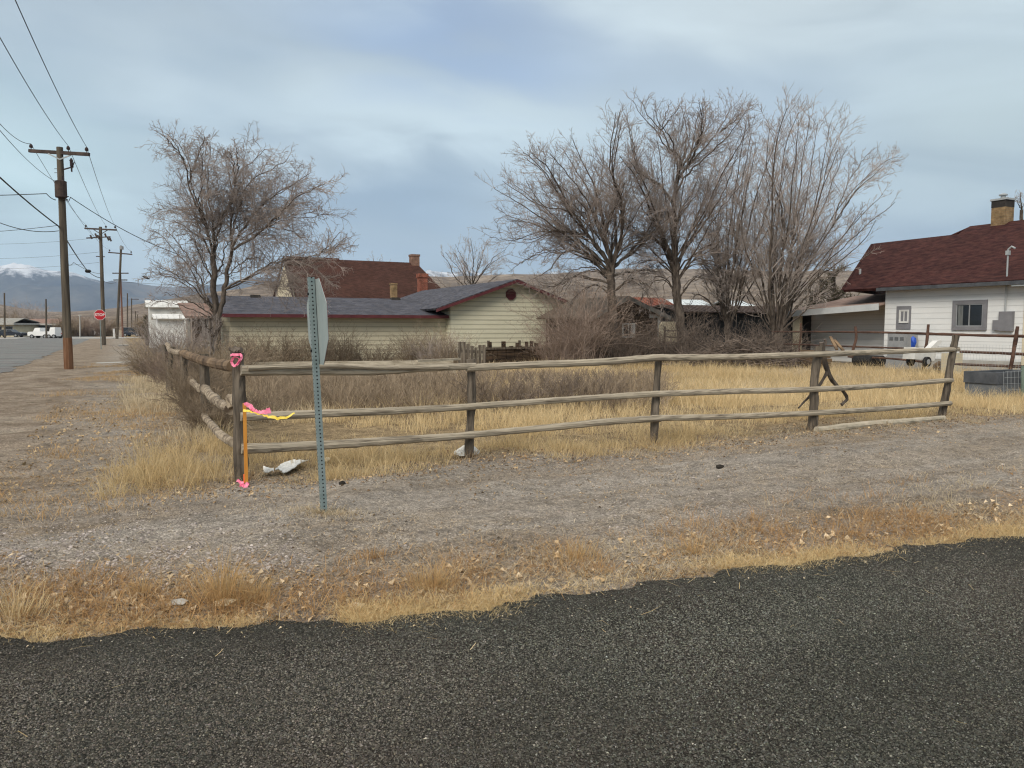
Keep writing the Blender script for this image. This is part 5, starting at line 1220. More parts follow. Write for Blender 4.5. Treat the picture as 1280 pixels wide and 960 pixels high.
pickw = [[(.73, 1.14), (.66, 1.64), (.56, 1.66), (.56, 1.14)], [(.54, 1.14), (.54, 1.66), (.44, 1.66), (.44, 1.14)]]
car('parked_car', 'dark sedan parked at the far left edge by the tan block building', 'car', -8, 26.5, 421.6, M['car_dark'], sedan, sedw)
car('pickup_truck', 'white pickup truck parked in front of the grey building across the street', 'pickup truck', 69, 43, 423, M['car_white'], pick, pickw)
car('parked_van', 'small white van partly behind the nearest utility pole', 'van', 77.5, 68, 423, M['car_white'], suv, suvw, depth=1.9)
car('parked_suv', 'dark blue SUV parked at the end of the street behind the red pole', 'car', 152.5, 175.5, 420.6, M['car_dark'], suv, suvw)
car('parked_car', 'low dark car among the shrubs left of the stop sign', 'car', 97, 108, 421.5, M['car_dark'], sedan, sedw, D=160)
car('parked_car', 'pale car just left of the second utility pole', 'car', 111, 123.5, 421, M['car_white'], sedan, sedw, D=165)
for k, (x, w_, lb) in enumerate(((142.5, 2.2, 'left white gate pillar beside the dark SUV'), (147.5, 1.6, 'right white gate pillar beside the dark SUV'))):
    p = gp(x, 421); p[2] = 0; hh = px(x, 411.5, p[1])[2]; ww = w_ / F * p[1]; mb = MB(); mb.box(p + Z * hh / 2, (ww, ww, hh)); mb.box(p + Z * (hh + .04), (ww * 1.15, ww * 1.15, .1)); tag(mb.build('gate_pillar', M['white'], origin=tuple(p), rotz=TH), lb, 'pillar', 'white gate pillars')
for k, (a, b, w_, lb) in enumerate(((( 148, 432.3), (161, 432), 1.6, 'small pale concrete slab on the verge by the second utility pole'), ((120, 456.2), (165, 454.8), 1.2, 'long pale concrete slab on the verge right of the nearest pole'))):
    A_, B_ = gp(*a), gp(*b); mb = MB(); mb.prism([A_, B_, B_ + V * w_, A_ + V * w_], Z * .07); tag(mb.build('concrete_slab', M['concrete'], origin=tuple((A_ + B_) / 2), rotz=TH), lb, 'slab', 'concrete slabs on the verge')
A_ = gp(-260, 424.5); B_ = gp(140, 423.2); mb = MB(); mb.prism([A_, B_, B_ + np.array([0, 14, 0.]), A_ + np.array([-10., 14, 0])], Z * .05); kind(mb.build('far_pavement', M['concrete']), 'structure')

# ================================================================== TREES
def unit(a): return a / (np.linalg.norm(a, axis=-1, keepdims=True) + 1e-9)
def offshoots(P, Rd, rg, per_m, t0, t1, len_a, len_b, ang, up, K, wob, rfac, rmin, nmin=1, droop=0.0, maxr=None):
    """side branches of all the branches P (N,K,3): per_m of them a metre between t0 and t1 of its length"""
    N, Kp, _ = P.shape
    L = np.linalg.norm(np.diff(P, axis=1), axis=2).sum(1)
    cnt = np.maximum(nmin, rg.poisson(np.maximum(0.01, L * (t1 - t0) * per_m)))
    idx = np.repeat(np.arange(N), cnt); M_ = len(idx)
    t = rg.uniform(t0, t1, M_); fi = t * (Kp - 1); i0 = np.minimum(fi.astype(int), Kp - 2); f = (fi - i0)[:, None]
    p = P[idx, i0] * (1 - f) + P[idx, i0 + 1] * f; tg = unit(P[idx, i0 + 1] - P[idx, i0])
    pr = Rd[idx, i0] * (1 - f[:, 0]) + Rd[idx, i0 + 1] * f[:, 0]
    rv = unit(rg.normal(0, 1, (M_, 3))); side = unit(rv - tg * (rv * tg).sum(1, keepdims=True))
    a = rg.normal(ang, ang * .25, M_)[:, None]
    d = unit(tg * np.cos(a) + side * np.sin(a) + Z * up)
    ln = L[idx] * (len_a + (len_b - len_a) * t) * rg.uniform(.55, 1.15, M_)
    r0 = np.maximum(rmin, pr * rfac)
    if maxr: r0 = np.minimum(r0, maxr)
    out = np.zeros((M_, K, 3)); out[:, 0] = p
    for k in range(1, K):
        out[:, k] = out[:, k - 1] + d * (ln / (K - 1))[:, None]
        d = unit(d + rg.normal(0, wob, (M_, 3)) + Z * (up * .35 - droop * k / K))
    rad = r0[:, None] * np.linspace(1, .35, K)[None]
    return out, np.maximum(rad, rmin * .6)
def tree(name, label, D, limbs, base, seed, bark, twig, group=None, dens=1.0, spread=.9, twins=1, up=.25, rt=.0055,  l1=(.55, .30), l2=(.42, .3), l3=(.40, .3), ang=.7, limb_r=.11, droop=0.0, n1=3.0, n2=5.5, n3=8.5, jx=20, t0=.15, fill=0, fillh=6.0, cone=1.0):
    rg = np.random.default_rng(seed)
    t = thing(name, label, 'tree', (base[0], base[1], 0), 0, group)
    P0, R0 = [], []
    for lb in limbs:
        pts = lb['p']; n_ = len(pts); dd = lb.get('d', None)
        for tw in range(1 + (twins if lb.get('twin', True) else 0)):
            e = dd if (dd is not None and tw == 0) else rg.uniform(-spread, spread) * 2.2
            jit = 0 if tw == 0 else 1
            jv = rg.normal(0, 1, 2) * jit; jv[1] = abs(jv[1]) * 9; jv[0] *= jx
            Q = [px(x + jv[0] * k / n_, y + jv[1] * k / n_, D + e * (k / (n_ - 1)) ** 1.2) for k, (x, y) in enumerate(pts)]
            if lb.get('ground'): Q[0][2] = -.1
            P0.append(spline(Q, 18)); r = lb.get('r', limb_r) * (1.0 if lb.get('bare') else .55) * (1 if not lb.get('ground') else .85); R0.append(np.linspace(r * (1 if tw == 0 else .75), lb.get('r1', max(.009, r * .16)), 18))
    # thinner limbs that fan out all round the fork
    for k in range(fill):
        top = P0[0][-1 - rg.integers(0, 4)]; a = rg.uniform(0, 6.283); el_ = rg.uniform(math.pi / 2 - cone, math.pi / 2 - .05)
        d = np.array([math.cos(a) * math.cos(el_), math.sin(a) * math.cos(el_), math.sin(el_)]); ln = fillh * (.5 + .5 * math.sin(el_)) * rg.uniform(.6, 1.0)
        Q = [top, top + d * ln * .33 + rg.normal(0, .12, 3), top + d * ln * .66 + rg.normal(0, .22, 3) + Z * .1, top + d * ln + rg.normal(0, .3, 3) + Z * .15]
        P0.append(spline(Q, 18)); R0.append(np.linspace(rg.uniform(.03, .05), .009, 18))
    P0 = np.array(P0); R0 = np.array(R0)
    P0[:, 1:-1] += rg.normal(0, .025, P0[:, 1:-1].shape)
    v, f = tubes(P0, R0, 8, wob=.05, seed=seed); MB().add(v, f).build('trunk', bark, t, smooth=True)
    sel = np.array([not q.get('bare', False) for q in limbs for _ in range(1 + (twins if q.get('twin', True) else 0))] + [True] * fill)
    P0, R0 = P0[sel], R0[sel]
    P1, R1 = offshoots(P0, R0, rg, n1 * dens, t0, 1.0, l1[0], l1[1], ang, up, 8, .13, .5, .009, 4, droop, .026)
    P2, R2 = offshoots(P1, R1, rg, n2 * dens, .15, 1.0, l2[0], l2[1], ang * .95, up * .8, 6, .17, .55, .0065, 3, droop)
    P3, R3 = offshoots(P2, R2, rg, n3 * dens, .1, 1.0, l3[0], l3[1], ang, up * .5, 4, .22, .6, rt, 3, droop * 1.5)
    # twigs straight on the limbs' outer ends
    P4, R4 = offshoots(P1, R1, rg, 3.5 * dens, .3, 1.0, .16, .2, ang, up * .6, 4, .2, .4, rt, 2, droop)
    mb = MB()
    for P, Rr, S in ((P1, R1, 5), (P2, R2, 4), (P3, R3, 3), (P4, R4, 3)):
        v, f = tubes(P, Rr, S); mb.add(v, f)
    mb.build('crown', twig, t, smooth=True)
    return t
def L(*p, **k): return dict(p=p, **k)
bD = 27.0
tree('bare_tree', 'bare elm with dark twiggy crown on the left, forked low above the bushes', bD,
     [L((268, 470), (269, 440), (271, 412), (269, 380), (267, 350), (267, 315), r=.17, r1=.09, ground=1, twin=False, bare=1, d=0),
      L((271, 412), (276, 385), (283, 350), (290, 313), r=.11, r1=.06, twin=False, bare=1, d=.2),
      L((267, 318), (260, 293), (252, 271), (241, 247), (234, 223), (231, 206), (222, 185), (210, 168), r=.09),
      L((258, 285), (253, 262), (252, 249), (255, 223), (257, 200), (260, 176), r=.06), L((236, 230), (243, 205), (250, 185), (256, 172), r=.05), L((232, 205), (225, 192), (214, 180), (203, 170), r=.04),
      L((267, 320), (276, 282), (285, 258), (295, 243), (316, 236), (335, 243), r=.07, twin=False), L((289, 255), (298, 240), (305, 222), r=.04),
      L((290, 313), (289, 276), (292, 249), (295, 227), (302, 212), (318, 200), (331, 186), r=.08), L((294, 230), (297, 205), (296, 185), r=.05), L((294, 232), (290, 205), (278, 188), r=.04),
      L((290, 310), (302, 291), (320, 265), (344, 243), (366, 230), (388, 216), r=.08), L((292, 312), (318, 295), (346, 272), (366, 250), (390, 236), (406, 230), r=.075),
      L((330, 286), (352, 272), (375, 268), (398, 262), r=.04), L((300, 300), (330, 285), (360, 288), (385, 300), r=.04, d=-.8),
      L((281, 362), (300, 352), (330, 335), (358, 326), (388, 322), (408, 310), (425, 290), r=.07), L((395, 318), (410, 312), (430, 305), r=.03),
      L((268, 385), (258, 372), (250, 345), (238, 325), (220, 300), (208, 288), r=.06), L((269, 392), (252, 370), (235, 352), (215, 342), (197, 334), r=.05), L((266, 350), (255, 330), (247, 310), (240, 290), r=.05),
      L((270, 398), (250, 385), (228, 372), (205, 365), r=.05), L((284, 345), (300, 330), (315, 322), (330, 325), r=.035)],
     px(268, 470, bD), 101, M['bark'], M['twig'], 'bare trees round the lot', dens=1.05, spread=1.1, limb_r=.07, fill=4, fillh=4.6, cone=1.1, l1=(.58, .17), l2=(.42, .30), n1=6.5, n2=7.5, n3=10, jx=14, rt=.0042, up=.04, ang=.9, droop=.12, t0=.12)
cD = 34.0
tree('bare_tree', 'wide bare tree whose branches spread low to the left above the reddish thicket', cD,
     [L((768, 450), (766, 410), (765, 365), (763, 330), r=.28, r1=.17, ground=1, twin=False, bare=1, d=0),
      L((763, 340), (735, 312), (707, 288), (685, 268), (655, 245), (628, 226), r=.12), L((763, 345), (730, 318), (700, 298), (668, 280), (640, 272), (628, 270), r=.10),
      L((762, 332), (737, 295), (718, 268), (697, 231), (680, 205), (663, 190), r=.13), L((763, 326), (752, 275), (745, 238), (728, 203), (716, 175), r=.13),
      L((765, 330), (776, 292), (775, 252), (763, 215), (764, 180), (770, 140), r=.13), L((766, 335), (800, 302), (818, 268), (822, 235), r=.12), L((763, 330), (757, 290), (770, 255), (782, 225), r=.11, d=-1.5),
      L((760, 348), (738, 322), (714, 313), (700, 320), (684, 340), (664, 350), r=.10, twin=False), L((760, 354), (722, 345), (695, 356), (672, 352), r=.08), L((705, 318), (690, 312), (668, 318), (652, 330), r=.05),
      L((766, 345), (800, 338), (830, 340), r=.10, twin=False), L((735, 300), (715, 290), (690, 290), (660, 300), (640, 296), r=.06), L((750, 300), (728, 270), (708, 255), (690, 250), (668, 215), r=.07),
      L((766, 372), (745, 356), (724, 366), (708, 392), r=.06), L((766, 365), (788, 348), (806, 358), (816, 386), r=.06), L((765, 352), (742, 335), (715, 338), (692, 365), r=.06)],
     px(768, 450, cD), 202, M['bark'], M['twig'], 'bare trees round the lot', dens=1.0, spread=1.8, twins=2, fill=14, fillh=5.6, cone=1.15, l1=(.40, .15), l2=(.45, .32), n1=4.6, n2=5.8, n3=8.5, up=.10, ang=.75, t0=.20, rt=.0048, droop=.05)
eD = 35.0
tree('bare_tree', 'tallest bare tree with a thick dark forked trunk in the middle of the row', eD,
     [L((856, 445), (851, 405), (846, 365), (843, 325), r=.28, r1=.17, ground=1, twin=False, bare=1, d=0), L((843, 330), (843, 290), (842, 250), r=.16, r1=.09, twin=False, bare=1, d=.3),
      L((842, 252), (848, 227), (860, 208), (882, 183), (900, 160), (913, 135), r=.12), L((842, 255), (834, 242), (819, 227), (800, 215), (792, 188), (786, 155), r=.11),
      L((847, 230), (847, 200), (836, 183), (826, 163), (811, 146), (800, 125), r=.10), L((848, 215), (856, 190), (858, 160), (850, 132), r=.09), L((860, 208), (876, 175), (882, 145), (880, 125), r=.08),
      L((842, 330), (830, 303), (812, 260), (797, 225), (775, 195), r=.13), L((846, 330), (862, 300), (880, 270), (897, 235), (910, 195), r=.13), L((848, 350), (868, 318), (893, 300), (905, 270), r=.09),
      L((835, 315), (815, 295), (795, 288), (780, 270), r=.08), L((843, 300), (850, 265), (866, 240), (874, 215), r=.09), L((826, 165), (832, 145), (838, 128), r=.05), L((900, 165), (915, 150), (925, 135), r=.05),
      L((850, 372), (868, 348), (888, 346), (902, 370), r=.06), L((848, 366), (826, 346), (808, 356), (798, 384), r=.06), L((846, 350), (866, 326), (890, 326), (912, 345), r=.06), L((845, 345), (822, 326), (800, 330), (782, 352), r=.06)],
     px(856, 445, eD), 303, M['bark'], M['twig'], 'bare trees round the lot', dens=1.0, spread=1.7, twins=2, fill=14, fillh=7.4, cone=.95, l1=(.40, .15), l2=(.45, .32), n1=4.6, n2=5.8, n3=8.5, up=.10, ang=.75, t0=.20, rt=.0048, droop=.05)
fD = 37.0
tree('bare_tree', 'slender bare tree with three upright stems between the forked trunk and the fan shaped clump', fD,
     [L((910, 440), (910, 425), (909, 405), r=.22, r1=.15, ground=1, twin=False, bare=1, d=0), L((909, 410), (909, 374), (909, 337), (912, 290), (918, 240), (926, 195), (932, 155), r=.12),
      L((911, 415), (922, 375), (929, 339), (941, 309), (952, 285), (965, 240), (974, 195), r=.11), L((908, 412), (903, 385), (893, 346), (878, 322), (868, 290), r=.09), L((909, 360), (915, 337), (921, 290), (932, 230), (941, 178), r=.10),
      L((909, 408), (890, 380), (872, 368), (860, 385), r=.06), L((908, 370), (900, 330), (898, 290), (905, 245), r=.08)],
     px(910, 440, fD), 404, M['bark'], M['twig_pale'], 'bare trees round the lot', dens=1.0, spread=1.4, twins=2, up=.15, ang=.75, fill=9, fillh=8.0, cone=.55, l1=(.27, .13), l2=(.45, .32), n1=4.6, n2=5.6, n3=8, t0=.22, rt=.0048, jx=30)
hD = 35.5
tree('bare_tree', 'broad fan shaped clump of many pale bare stems beside the carport', hD,
     [L((972, 445), (972, 430), (971, 418), r=.36, r1=.26, ground=1, twin=False, bare=1, d=0), L((968, 425), (965, 392), (962, 346), (964, 290), (966, 230), (971, 175), (984, 135), r=.14), L((974, 425), (980, 385), (986, 337), (992, 290), (1001, 220), (1010, 160), (1012, 145), r=.13),
      L((971, 422), (973, 370), (979, 309), (984, 290), (991, 230), (998, 150), r=.12), L((976, 425), (986, 385), (991, 368), (1006, 339), (1027, 305), (1042, 280), (1062, 250), (1085, 225), (1103, 208), r=.11),
      L((975, 422), (987, 378), (1000, 335), (1015, 290), (1030, 255), (1046, 215), (1060, 182), r=.10), L((974, 420), (985, 378), (998, 330), (1012, 285), (1022, 240), (1031, 195), (1036, 162), r=.11), L((990, 375), (1015, 340), (1045, 305), (1075, 272), (1104, 242), r=.08),
      L((992, 378), (1020, 350), (1052, 325), (1080, 300), (1095, 275), r=.07), L((968, 412), (950, 382), (934, 366), (922, 372), r=.06), L((976, 412), (1000, 380), (1022, 366), (1040, 374), r=.06), L((968, 420), (960, 380), (950, 340), (943, 300), (945, 260), (950, 215), r=.09), L((1040, 285), (1055, 240), (1075, 205), (1088, 190), r=.06), L((975, 350), (978, 300), (974, 250), (958, 200), (962, 160), r=.09)],
     px(972, 445, hD), 505, M['bark'], M['twig_pale'], 'bare trees round the lot', dens=1.0, spread=1.8, twins=1, up=.10, ang=.68, fill=14, fillh=7.6, cone=.85, l1=(.27, .11), l2=(.42, .34), n1=4.4, n2=5.4, n3=8, t0=.25, jx=26, rt=.0048)
kD = 55.0
tree('bare_tree', 'small pale bare tree behind the ridge of the tan house', kD,
     [L((590, 415), (590, 380), (590, 357), r=.2, r1=.14, ground=1, twin=False, bare=1, d=0), L((590, 357), (592, 327), (588, 298), r=.09), L((588, 362), (572, 350), (563, 333), (551, 314), r=.08), L((589, 357), (577, 333), (566, 312), r=.08),
      L((592, 357), (610, 331), (622, 318), (632, 312), r=.08), L((590, 357), (600, 330), (606, 308), r=.08), L((586, 368), (560, 360), (544, 345), r=.06), L((594, 365), (612, 352), (628, 340), r=.06)],
     px(590, 415, kD), 606, M['bark'], M['twig_pale'], None, dens=.8, spread=1.2, twins=1, l1=(.6, .2), rt=.007, t0=.1)
tree('bare_tree', 'thin leafless sapling in the lot close behind the crooked log fence', 19.5,
     [L((266, 492), (265, 450), (263, 415), (261, 395), r=.055, r1=.03, ground=1, twin=False, d=0), L((264, 425), (272, 412), (280, 402), r=.025), L((263, 415), (255, 405), (252, 395), r=.02)],
     px(266, 492, 19.5), 707, M['bark'], M['twig'], None, dens=.8, spread=.2, twins=0, l1=(.5, .4))
# shrubby tops of trees beyond the roofs
for k, (x, y, D, s_, lb) in enumerate(((468, 340, 95, 1.0, 'far bare treetop showing above the brown roof, the left one'), (480, 342, 100, .8, 'far bare treetop showing above the brown roof, the right one'), (1277, 262, 60, 1.0, 'bare twigs of a far tree at the right edge beside the tall chimney'))):
    tp = y - 22 * s_
    tree('bare_tree', lb, D, [L((x, 418), (x, y), r=.25, r1=.12, ground=1, twin=False, bare=1, d=0), L((x, y), (x - 2, tp), r=.08), L((x, y), (x - 8 * s_, tp + 7), r=.07), L((x, y), (x + 8 * s_, tp + 4), r=.07)], px(x, 418, D), 800 + k, M['bark'], M['twig_pale'], None, dens=.35, twins=0, rt=.012)

# ---- bushes and thickets
def bush_mesh(mb, c, w, h, n, rg, r0=.007, lean=.9, sub=5, K=6, curl=.22, col=None, droop=.25):
    th = rg.uniform(0, 6.283, n); rad = np.sqrt(rg.uniform(0, 1, n)) * w * .28
    B = np.stack([c[0] + rad * np.cos(th), c[1] + rad * np.sin(th), np.full(n, c[2] - .05)], -1)
    d = unit(np.stack([np.cos(th) * lean * rg.uniform(.2, 1, n) * w / h * .6, np.sin(th) * lean * rg.uniform(.2, 1, n) * w / h * .6, np.ones(n)], -1) + rg.normal(0, .16, (n, 3)))
    ln = h * rg.uniform(.5, 1.12, n); P = np.zeros((n, K, 3)); P[:, 0] = B
    for k in range(1, K):
        P[:, k] = P[:, k - 1] + d * (ln / (K - 1))[:, None]; d = unit(d + rg.normal(0, curl, (n, 3)) - Z * droop * k / K)
    Rd = r0 * rg.uniform(.6, 1.3, n)[:, None] * np.linspace(1, .4, K)[None]
    v, f = tubes(P, Rd, 3); mb.add(v, f)
    P2, R2 = offshoots(P, Rd, rg, sub / max(.3, h), .25, 1., .35, .25, .7, .1, 4, .25, .6, r0 * .5, 2)
    v, f = tubes(P2, R2, 3); mb.add(v, f)
    P3, R3 = offshoots(P2, R2, rg, sub / max(.3, h) * 2.0, .2, 1., .4, .3, .8, .0, 3, .3, .7, r0 * .42, 2)
    v, f = tubes(P3, R3, 3); mb.add(v, f)
def bush(name, label, x, yb, D, w, h, n, seed, m_, group='dry leafless bushes', r0=.008, **kw):
    rg = np.random.default_rng(seed); c = px(x, yb, D); c[2] = 0
    mb = MB(); bush_mesh(mb, c, w, h, n, rg, r0, **kw); return tag(mb.build(name, m_, origin=tuple(c)), label, 'bush', group)
bush('dry_bush', 'tall reddish thicket of bare stems hiding the right end of the gable wall', 722, 440, 32.5, 3.3, 3.8, 210, 1, M['brush_pink'], r0=.011, sub=8, lean=.42, curl=.28)
bush('dry_bush', 'lower tangle of bare stems on the left flank of the reddish thicket', 698, 440, 32, 2.2, 2.0, 120, 2, M['brush_pink'], r0=.008, sub=7, lean=.6)
bush('dry_bush', 'dark round bush left of the sign against the tan siding', 334, 448, 29, 2.6, 1.75, 330, 3, M['brush'], r0=.010)
bush('dry_bush', 'dry bush directly behind the sign plate', 386, 448, 29.5, 1.7, 1.6, 200, 4, M['brush'], r0=.009)
bush('dry_bush', 'dry bush just right of the sign plate against the tan siding', 420, 447, 30.5, 2.0, 1.75, 240, 5, M['brush'], r0=.009)
bush('dry_bush', 'low dry bush in the middle of the tan siding', 462, 446, 32, 2.6, 1.3, 220, 6, M['brush'], r0=.009)
bush('dry_bush', 'brown bush at the right end of the tan siding', 528, 446, 31, 2.3, 1.75, 280, 7, M['brush'], r0=.009)
bush('dry_bush', 'pale rounded bush at the corner where gable and tan siding meet', 546, 446, 30, 1.6, 1.5, 200, 8, M['twig_pale'], r0=.008)
bush('dry_bush', 'brown bush between the pale bush and the plank gate', 568, 446, 29, 1.5, 1.45, 200, 9, M['brush'], r0=.008)
bush('dry_bush', 'large brown bush under the bare elm on the left', 285, 455, 25, 2.6, 1.5, 380, 10, M['brush'], r0=.009)
bush('dry_bush', 'bush crowding the far end of the crooked log fence', 196, 452, 27, 2.0, 1.15, 300, 11, M['brush'], r0=.009)
bush('dry_bush', 'reddish bush on the street side of the crooked log fence', 214, 462, 22.5, 1.3, 1.05, 240, 12, M['brush_pink'], r0=.008)
bush('dry_bush', 'dense grey-brown bush growing through the middle of the crooked log fence', 246, 488, 15.5, .95, 1.0, 330, 13, M['brush'], r0=.006)
bush('dry_bush', 'dark bush tangled in the crooked log fence nearer the corner post', 262, 512, 12.4, .8, .8, 260, 14, M['brush'], r0=.005)
bush('dry_bush', 'bush behind the crooked fence beside the thin sapling', 258, 478, 18.5, 1.7, 1.3, 320, 15, M['brush'], r0=.007)
bush('dry_bush', 'tall bare scrub beneath the low left boughs of the elm', 226, 446, 30, 2.6, 2.2, 330, 16, M['twig'], r0=.010)
for k, (x, D, w, h, lb) in enumerate(((900, 33.5, 3.2, 2.5, 'tangled brush round the foot of the slender three stemmed tree'), (875, 33, 2.0, 1.1, 'low tangle of sticks right of the thick forked trunk'), (940, 33, 3.0, 1.9, 'tangled brush between the two right hand trees'),
                                    (845, 33.5, 2.4, 2.9, 'leafless scrub at the foot of the tallest tree'), (968, 33.5, 2.4, 2.4, 'scrub of sticks at the foot of the fan shaped clump'), (780, 33, 2.4, 2.7, 'leafless scrub at the foot of the wide spreading tree'))):
    bush('dry_bush', lb, x, 446, D, w, h * .95, 150, 30 + k, M['brush_dark'], r0=.009, lean=1.1, curl=.30, droop=.35, sub=7)
for k, (x, D, w, h, lb) in enumerate(((440, 16.5, 1.5, .72, 'low brown shrub in the lot behind the leaning sign post, right of it'), (505, 15.8, 1.6, .85, 'brown shrub in the lot left of the second fence post'), (556, 16.2, 1.4, .90, 'brown shrub in the lot close left of the second fence post'), (622, 15.4, 1.7, .92, 'dark shrub in the lot just right of the second fence post'),
                                    (680, 15.8, 1.7, .95, 'dark shrub in the lot midway between the second and third fence posts'), (735, 16.2, 1.6, .90, 'dark shrub in the lot right of the midway one'), (786, 16.8, 1.4, .82, 'shrub in the lot close left of the third fence post'), (372, 17.5, 1.5, .65, 'thin low shrub in the lot left of the sign post'), (330, 14.5, 1.0, .60, 'small sparse shrub in the lot near the corner post'))):
    bush('dry_bush', lb, x, 500, D, w, h, 150, 300 + k, M['brush'] if k in (0, 7, 8) else M['brush_dark'] if k in (3, 4, 5) else M['brush'], r0=.006, sub=7, lean=1.0)
# pile of dead branches
rg = np.random.default_rng(77); mb = MB(); n_ = 380
xs = rg.uniform(845, 1005, n_); P = np.zeros((n_, 6, 3)); 
for k in range(n_):
    c = px(xs[k], 440, 31.5 + rg.uniform(-.8, .9)); c[2] = rg.uniform(.05, 1.35) * (1 - abs(xs[k] - 925) / 110)
    a = rg.uniform(0, 6.28); d = np.array([math.cos(a), math.sin(a) * .6, rg.normal(0, .28)]); ln = rg.uniform(.8, 2.4)
    q_ = [c + d * ln * (t - .5) + rg.normal(0, .05, 3) for t in np.linspace(0, 1, 6)]; P[k] = np.array(q_); P[k, :, 2] = np.maximum(P[k, :, 2], .03)
Rd = rg.uniform(.008, .03, n_)[:, None] * np.linspace(1, .4, 6)[None]; v, f = tubes(P, Rd, 4); mb.add(v, f)
P2, R2 = offshoots(P, Rd, rg, 3, .2, 1, .4, .3, .7, .05, 4, .2, .6, .006, 2); P2[:, :, 2] = np.maximum(P2[:, :, 2], .02); v, f = tubes(P2, R2, 3); mb.add(v, f)
tag(mb.build('brush_pile', M['brush_dark'], origin=tuple(px(925, 440, 31.5) * np.array([1, 1, 0]))), 'long heap of cut dead branches lying beneath the right hand trees', 'brush pile')
# the dull conifer left of the burgundy roof
def foliage_tree(name, label, x, yb, ytop, D, wpx, seed, m_, n=2600, group=None):
    rg = np.random.default_rng(seed); b = px(x, yb, D); b[2] = 0; top = px(x, ytop, D)[2]; w = wpx / F * D
    t = thing(name, label, 'tree', b, 0, group)
    MB().tube(spline([b, b + Z * top * .5 + U * .1, b + Z * top * .92], 8), np.linspace(.22, .04, 8), 8, wob=.05).build('trunk', M['bark'], t)
    th = rg.uniform(0, 6.28, 90); hz_ = rg.uniform(.12, .95, 90); rr = w * .5 * np.sqrt(np.clip(1 - ((hz_ - .45) / .58) ** 2, .05, 1)) * rg.uniform(.6, 1.1, 90)
    S_ = b + Z * (hz_ * top * .9)[:, None]; E = S_ + np.stack([np.cos(th) * rr, np.sin(th) * rr, .28 * rr + .1], -1)
    P = S_[:, None] + (E - S_)[:, None] * np.linspace(0, 1, 6)[None, :, None]; P[:, 1:] += rg.normal(0, .05, P[:, 1:].shape); Rd = np.linspace(.04, .012, 6)[None] * np.ones((90, 1))
    mb = MB(); v, f = tubes(P, Rd, 4); mb.add(v, f)
    P2, R2 = offshoots(P, Rd, rg, 16, .25, 1., .32, .2, .7, .25, 4, .2, .6, .01, 3); v, f = tubes(P2, R2, 3); mb.add(v, f)
    P3, R3 = offshoots(P2, R2, rg, 16, .1, 1., .5, .4, .7, .2, 3, .25, .9, .013, 3); v, f = tubes(P3, R3, 3); mb.add(v, f)
    mb.build('crown', m_, t); return t
foliage_tree('juniper_tree', 'dull olive-brown rounded evergreen left of the burgundy roof', 1040, 420, 318, 43, 62, 5, M['juniper'])
foliage_tree('evergreen_shrub', 'small dark columnar evergreen left of the pale metal shed', 184, 420, 390, 75, 11, 6, M['juniper'])
foliage_tree('juniper_tree', 'low spreading evergreen at the carport roof below the taller one', 1020, 420, 352, 40, 34, 8, M['juniper'])
# far trees, hazy with twigs, across the street
for k, (x, w_, ytop, D, m_, lb) in enumerate(((30, 34, 380, 230, 'twig_pale', 'hazy bare tree behind the dark roofed building at the left'), (12, 22, 391, 225, 'brush', 'low bare tree above the tan block building'), (50, 22, 384, 240, 'twig_pale', 'hazy bare tree behind the middle of the grey building'),
                                             (84, 26, 396, 150, 'brush', 'brown rounded leafless shrub just right of the nearest pole'), (98, 30, 397, 155, 'brush_pink', 'reddish leafless shrub left of the stop sign'), (116, 34, 396, 160, 'brush_pink', 'reddish leafless shrub behind the stop sign'),
                                             (135, 26, 398, 165, 'brush', 'brown leafless shrub right of the second pole'), (66, 20, 402, 200, 'brush', 'small leafless shrub at the right end of the grey building'), (182, 16, 398, 120, 'brush', 'leafless shrub between the dark SUV and the white sheds'))):
    c = px(x, 418, D); c[2] = 0; h = px(x, ytop, D)[2]; rg = np.random.default_rng(900 + k); mb = MB(); bush_mesh(mb, c, w_ / F * D, h, 170, rg, .035, sub=9, K=5, lean=.85); tag(mb.build('bare_shrub', M[m_], origin=tuple(c)), lb, 'shrub', 'leafless shrubs across the street')

# ================================================================== GRASS, WEEDS, LEAVES, STONES
def blades(mb, B, h, w, lean, rg, c1, c2, curl=.5, dark=.25, az=None, mixw=None):
    """flat bent blades: B base points (N,3)"""
    n = len(B); az = rg.uniform(0, 6.283, n) if az is None else az
    d = np.stack([np.cos(az), np.sin(az), np.zeros(n)], -1); s_ = rg.uniform(0, 6.283, n); sd = np.stack([np.cos(s_), np.sin(s_), np.zeros(n)], -1) * (w / 2)[:, None]
    l = lean * rg.uniform(.3, 1.2, n)
    mid = B + Z * (h * .55)[:, None] + d * (h * l * .35)[:, None]; tip = B + Z * (h * (1 - .25 * l))[:, None] + d * (h * l * (.8 + curl * rg.uniform(0, 1, n)))[:, None]
    v = np.stack([B - sd, B + sd, mid + sd * .75, mid - sd * .75, tip], 1).reshape(-1, 3)
    i = np.arange(n)[:, None] * 5
    t = rg.uniform(0, 1, n)[:, None]
    if mixw is not None: t = np.clip(t * .5 + mixw * .5, 0, 1)
    c = np.asarray(c1) * (1 - t) + np.asarray(c2) * t; c = c * rg.uniform(1 - dark, 1 + dark, (n, 1))
    c = np.repeat(c, 5, 0)
    base_n = mb.n
    mb.v.append(v); mb.n += len(v); mb.col.append(c)
    q = (i + np.array([[0, 1, 2, 3]])) + base_n; tr = (i + np.array([[3, 2, 4]])) + base_n
    mb.loops.append(q.ravel()); mb.sizes.append(np.full(n, 4)); mb.mi.append(np.zeros(n, int))
    mb.loops.append(tr.ravel()); mb.sizes.append(np.full(n, 3)); mb.mi.append(np.zeros(n, int))
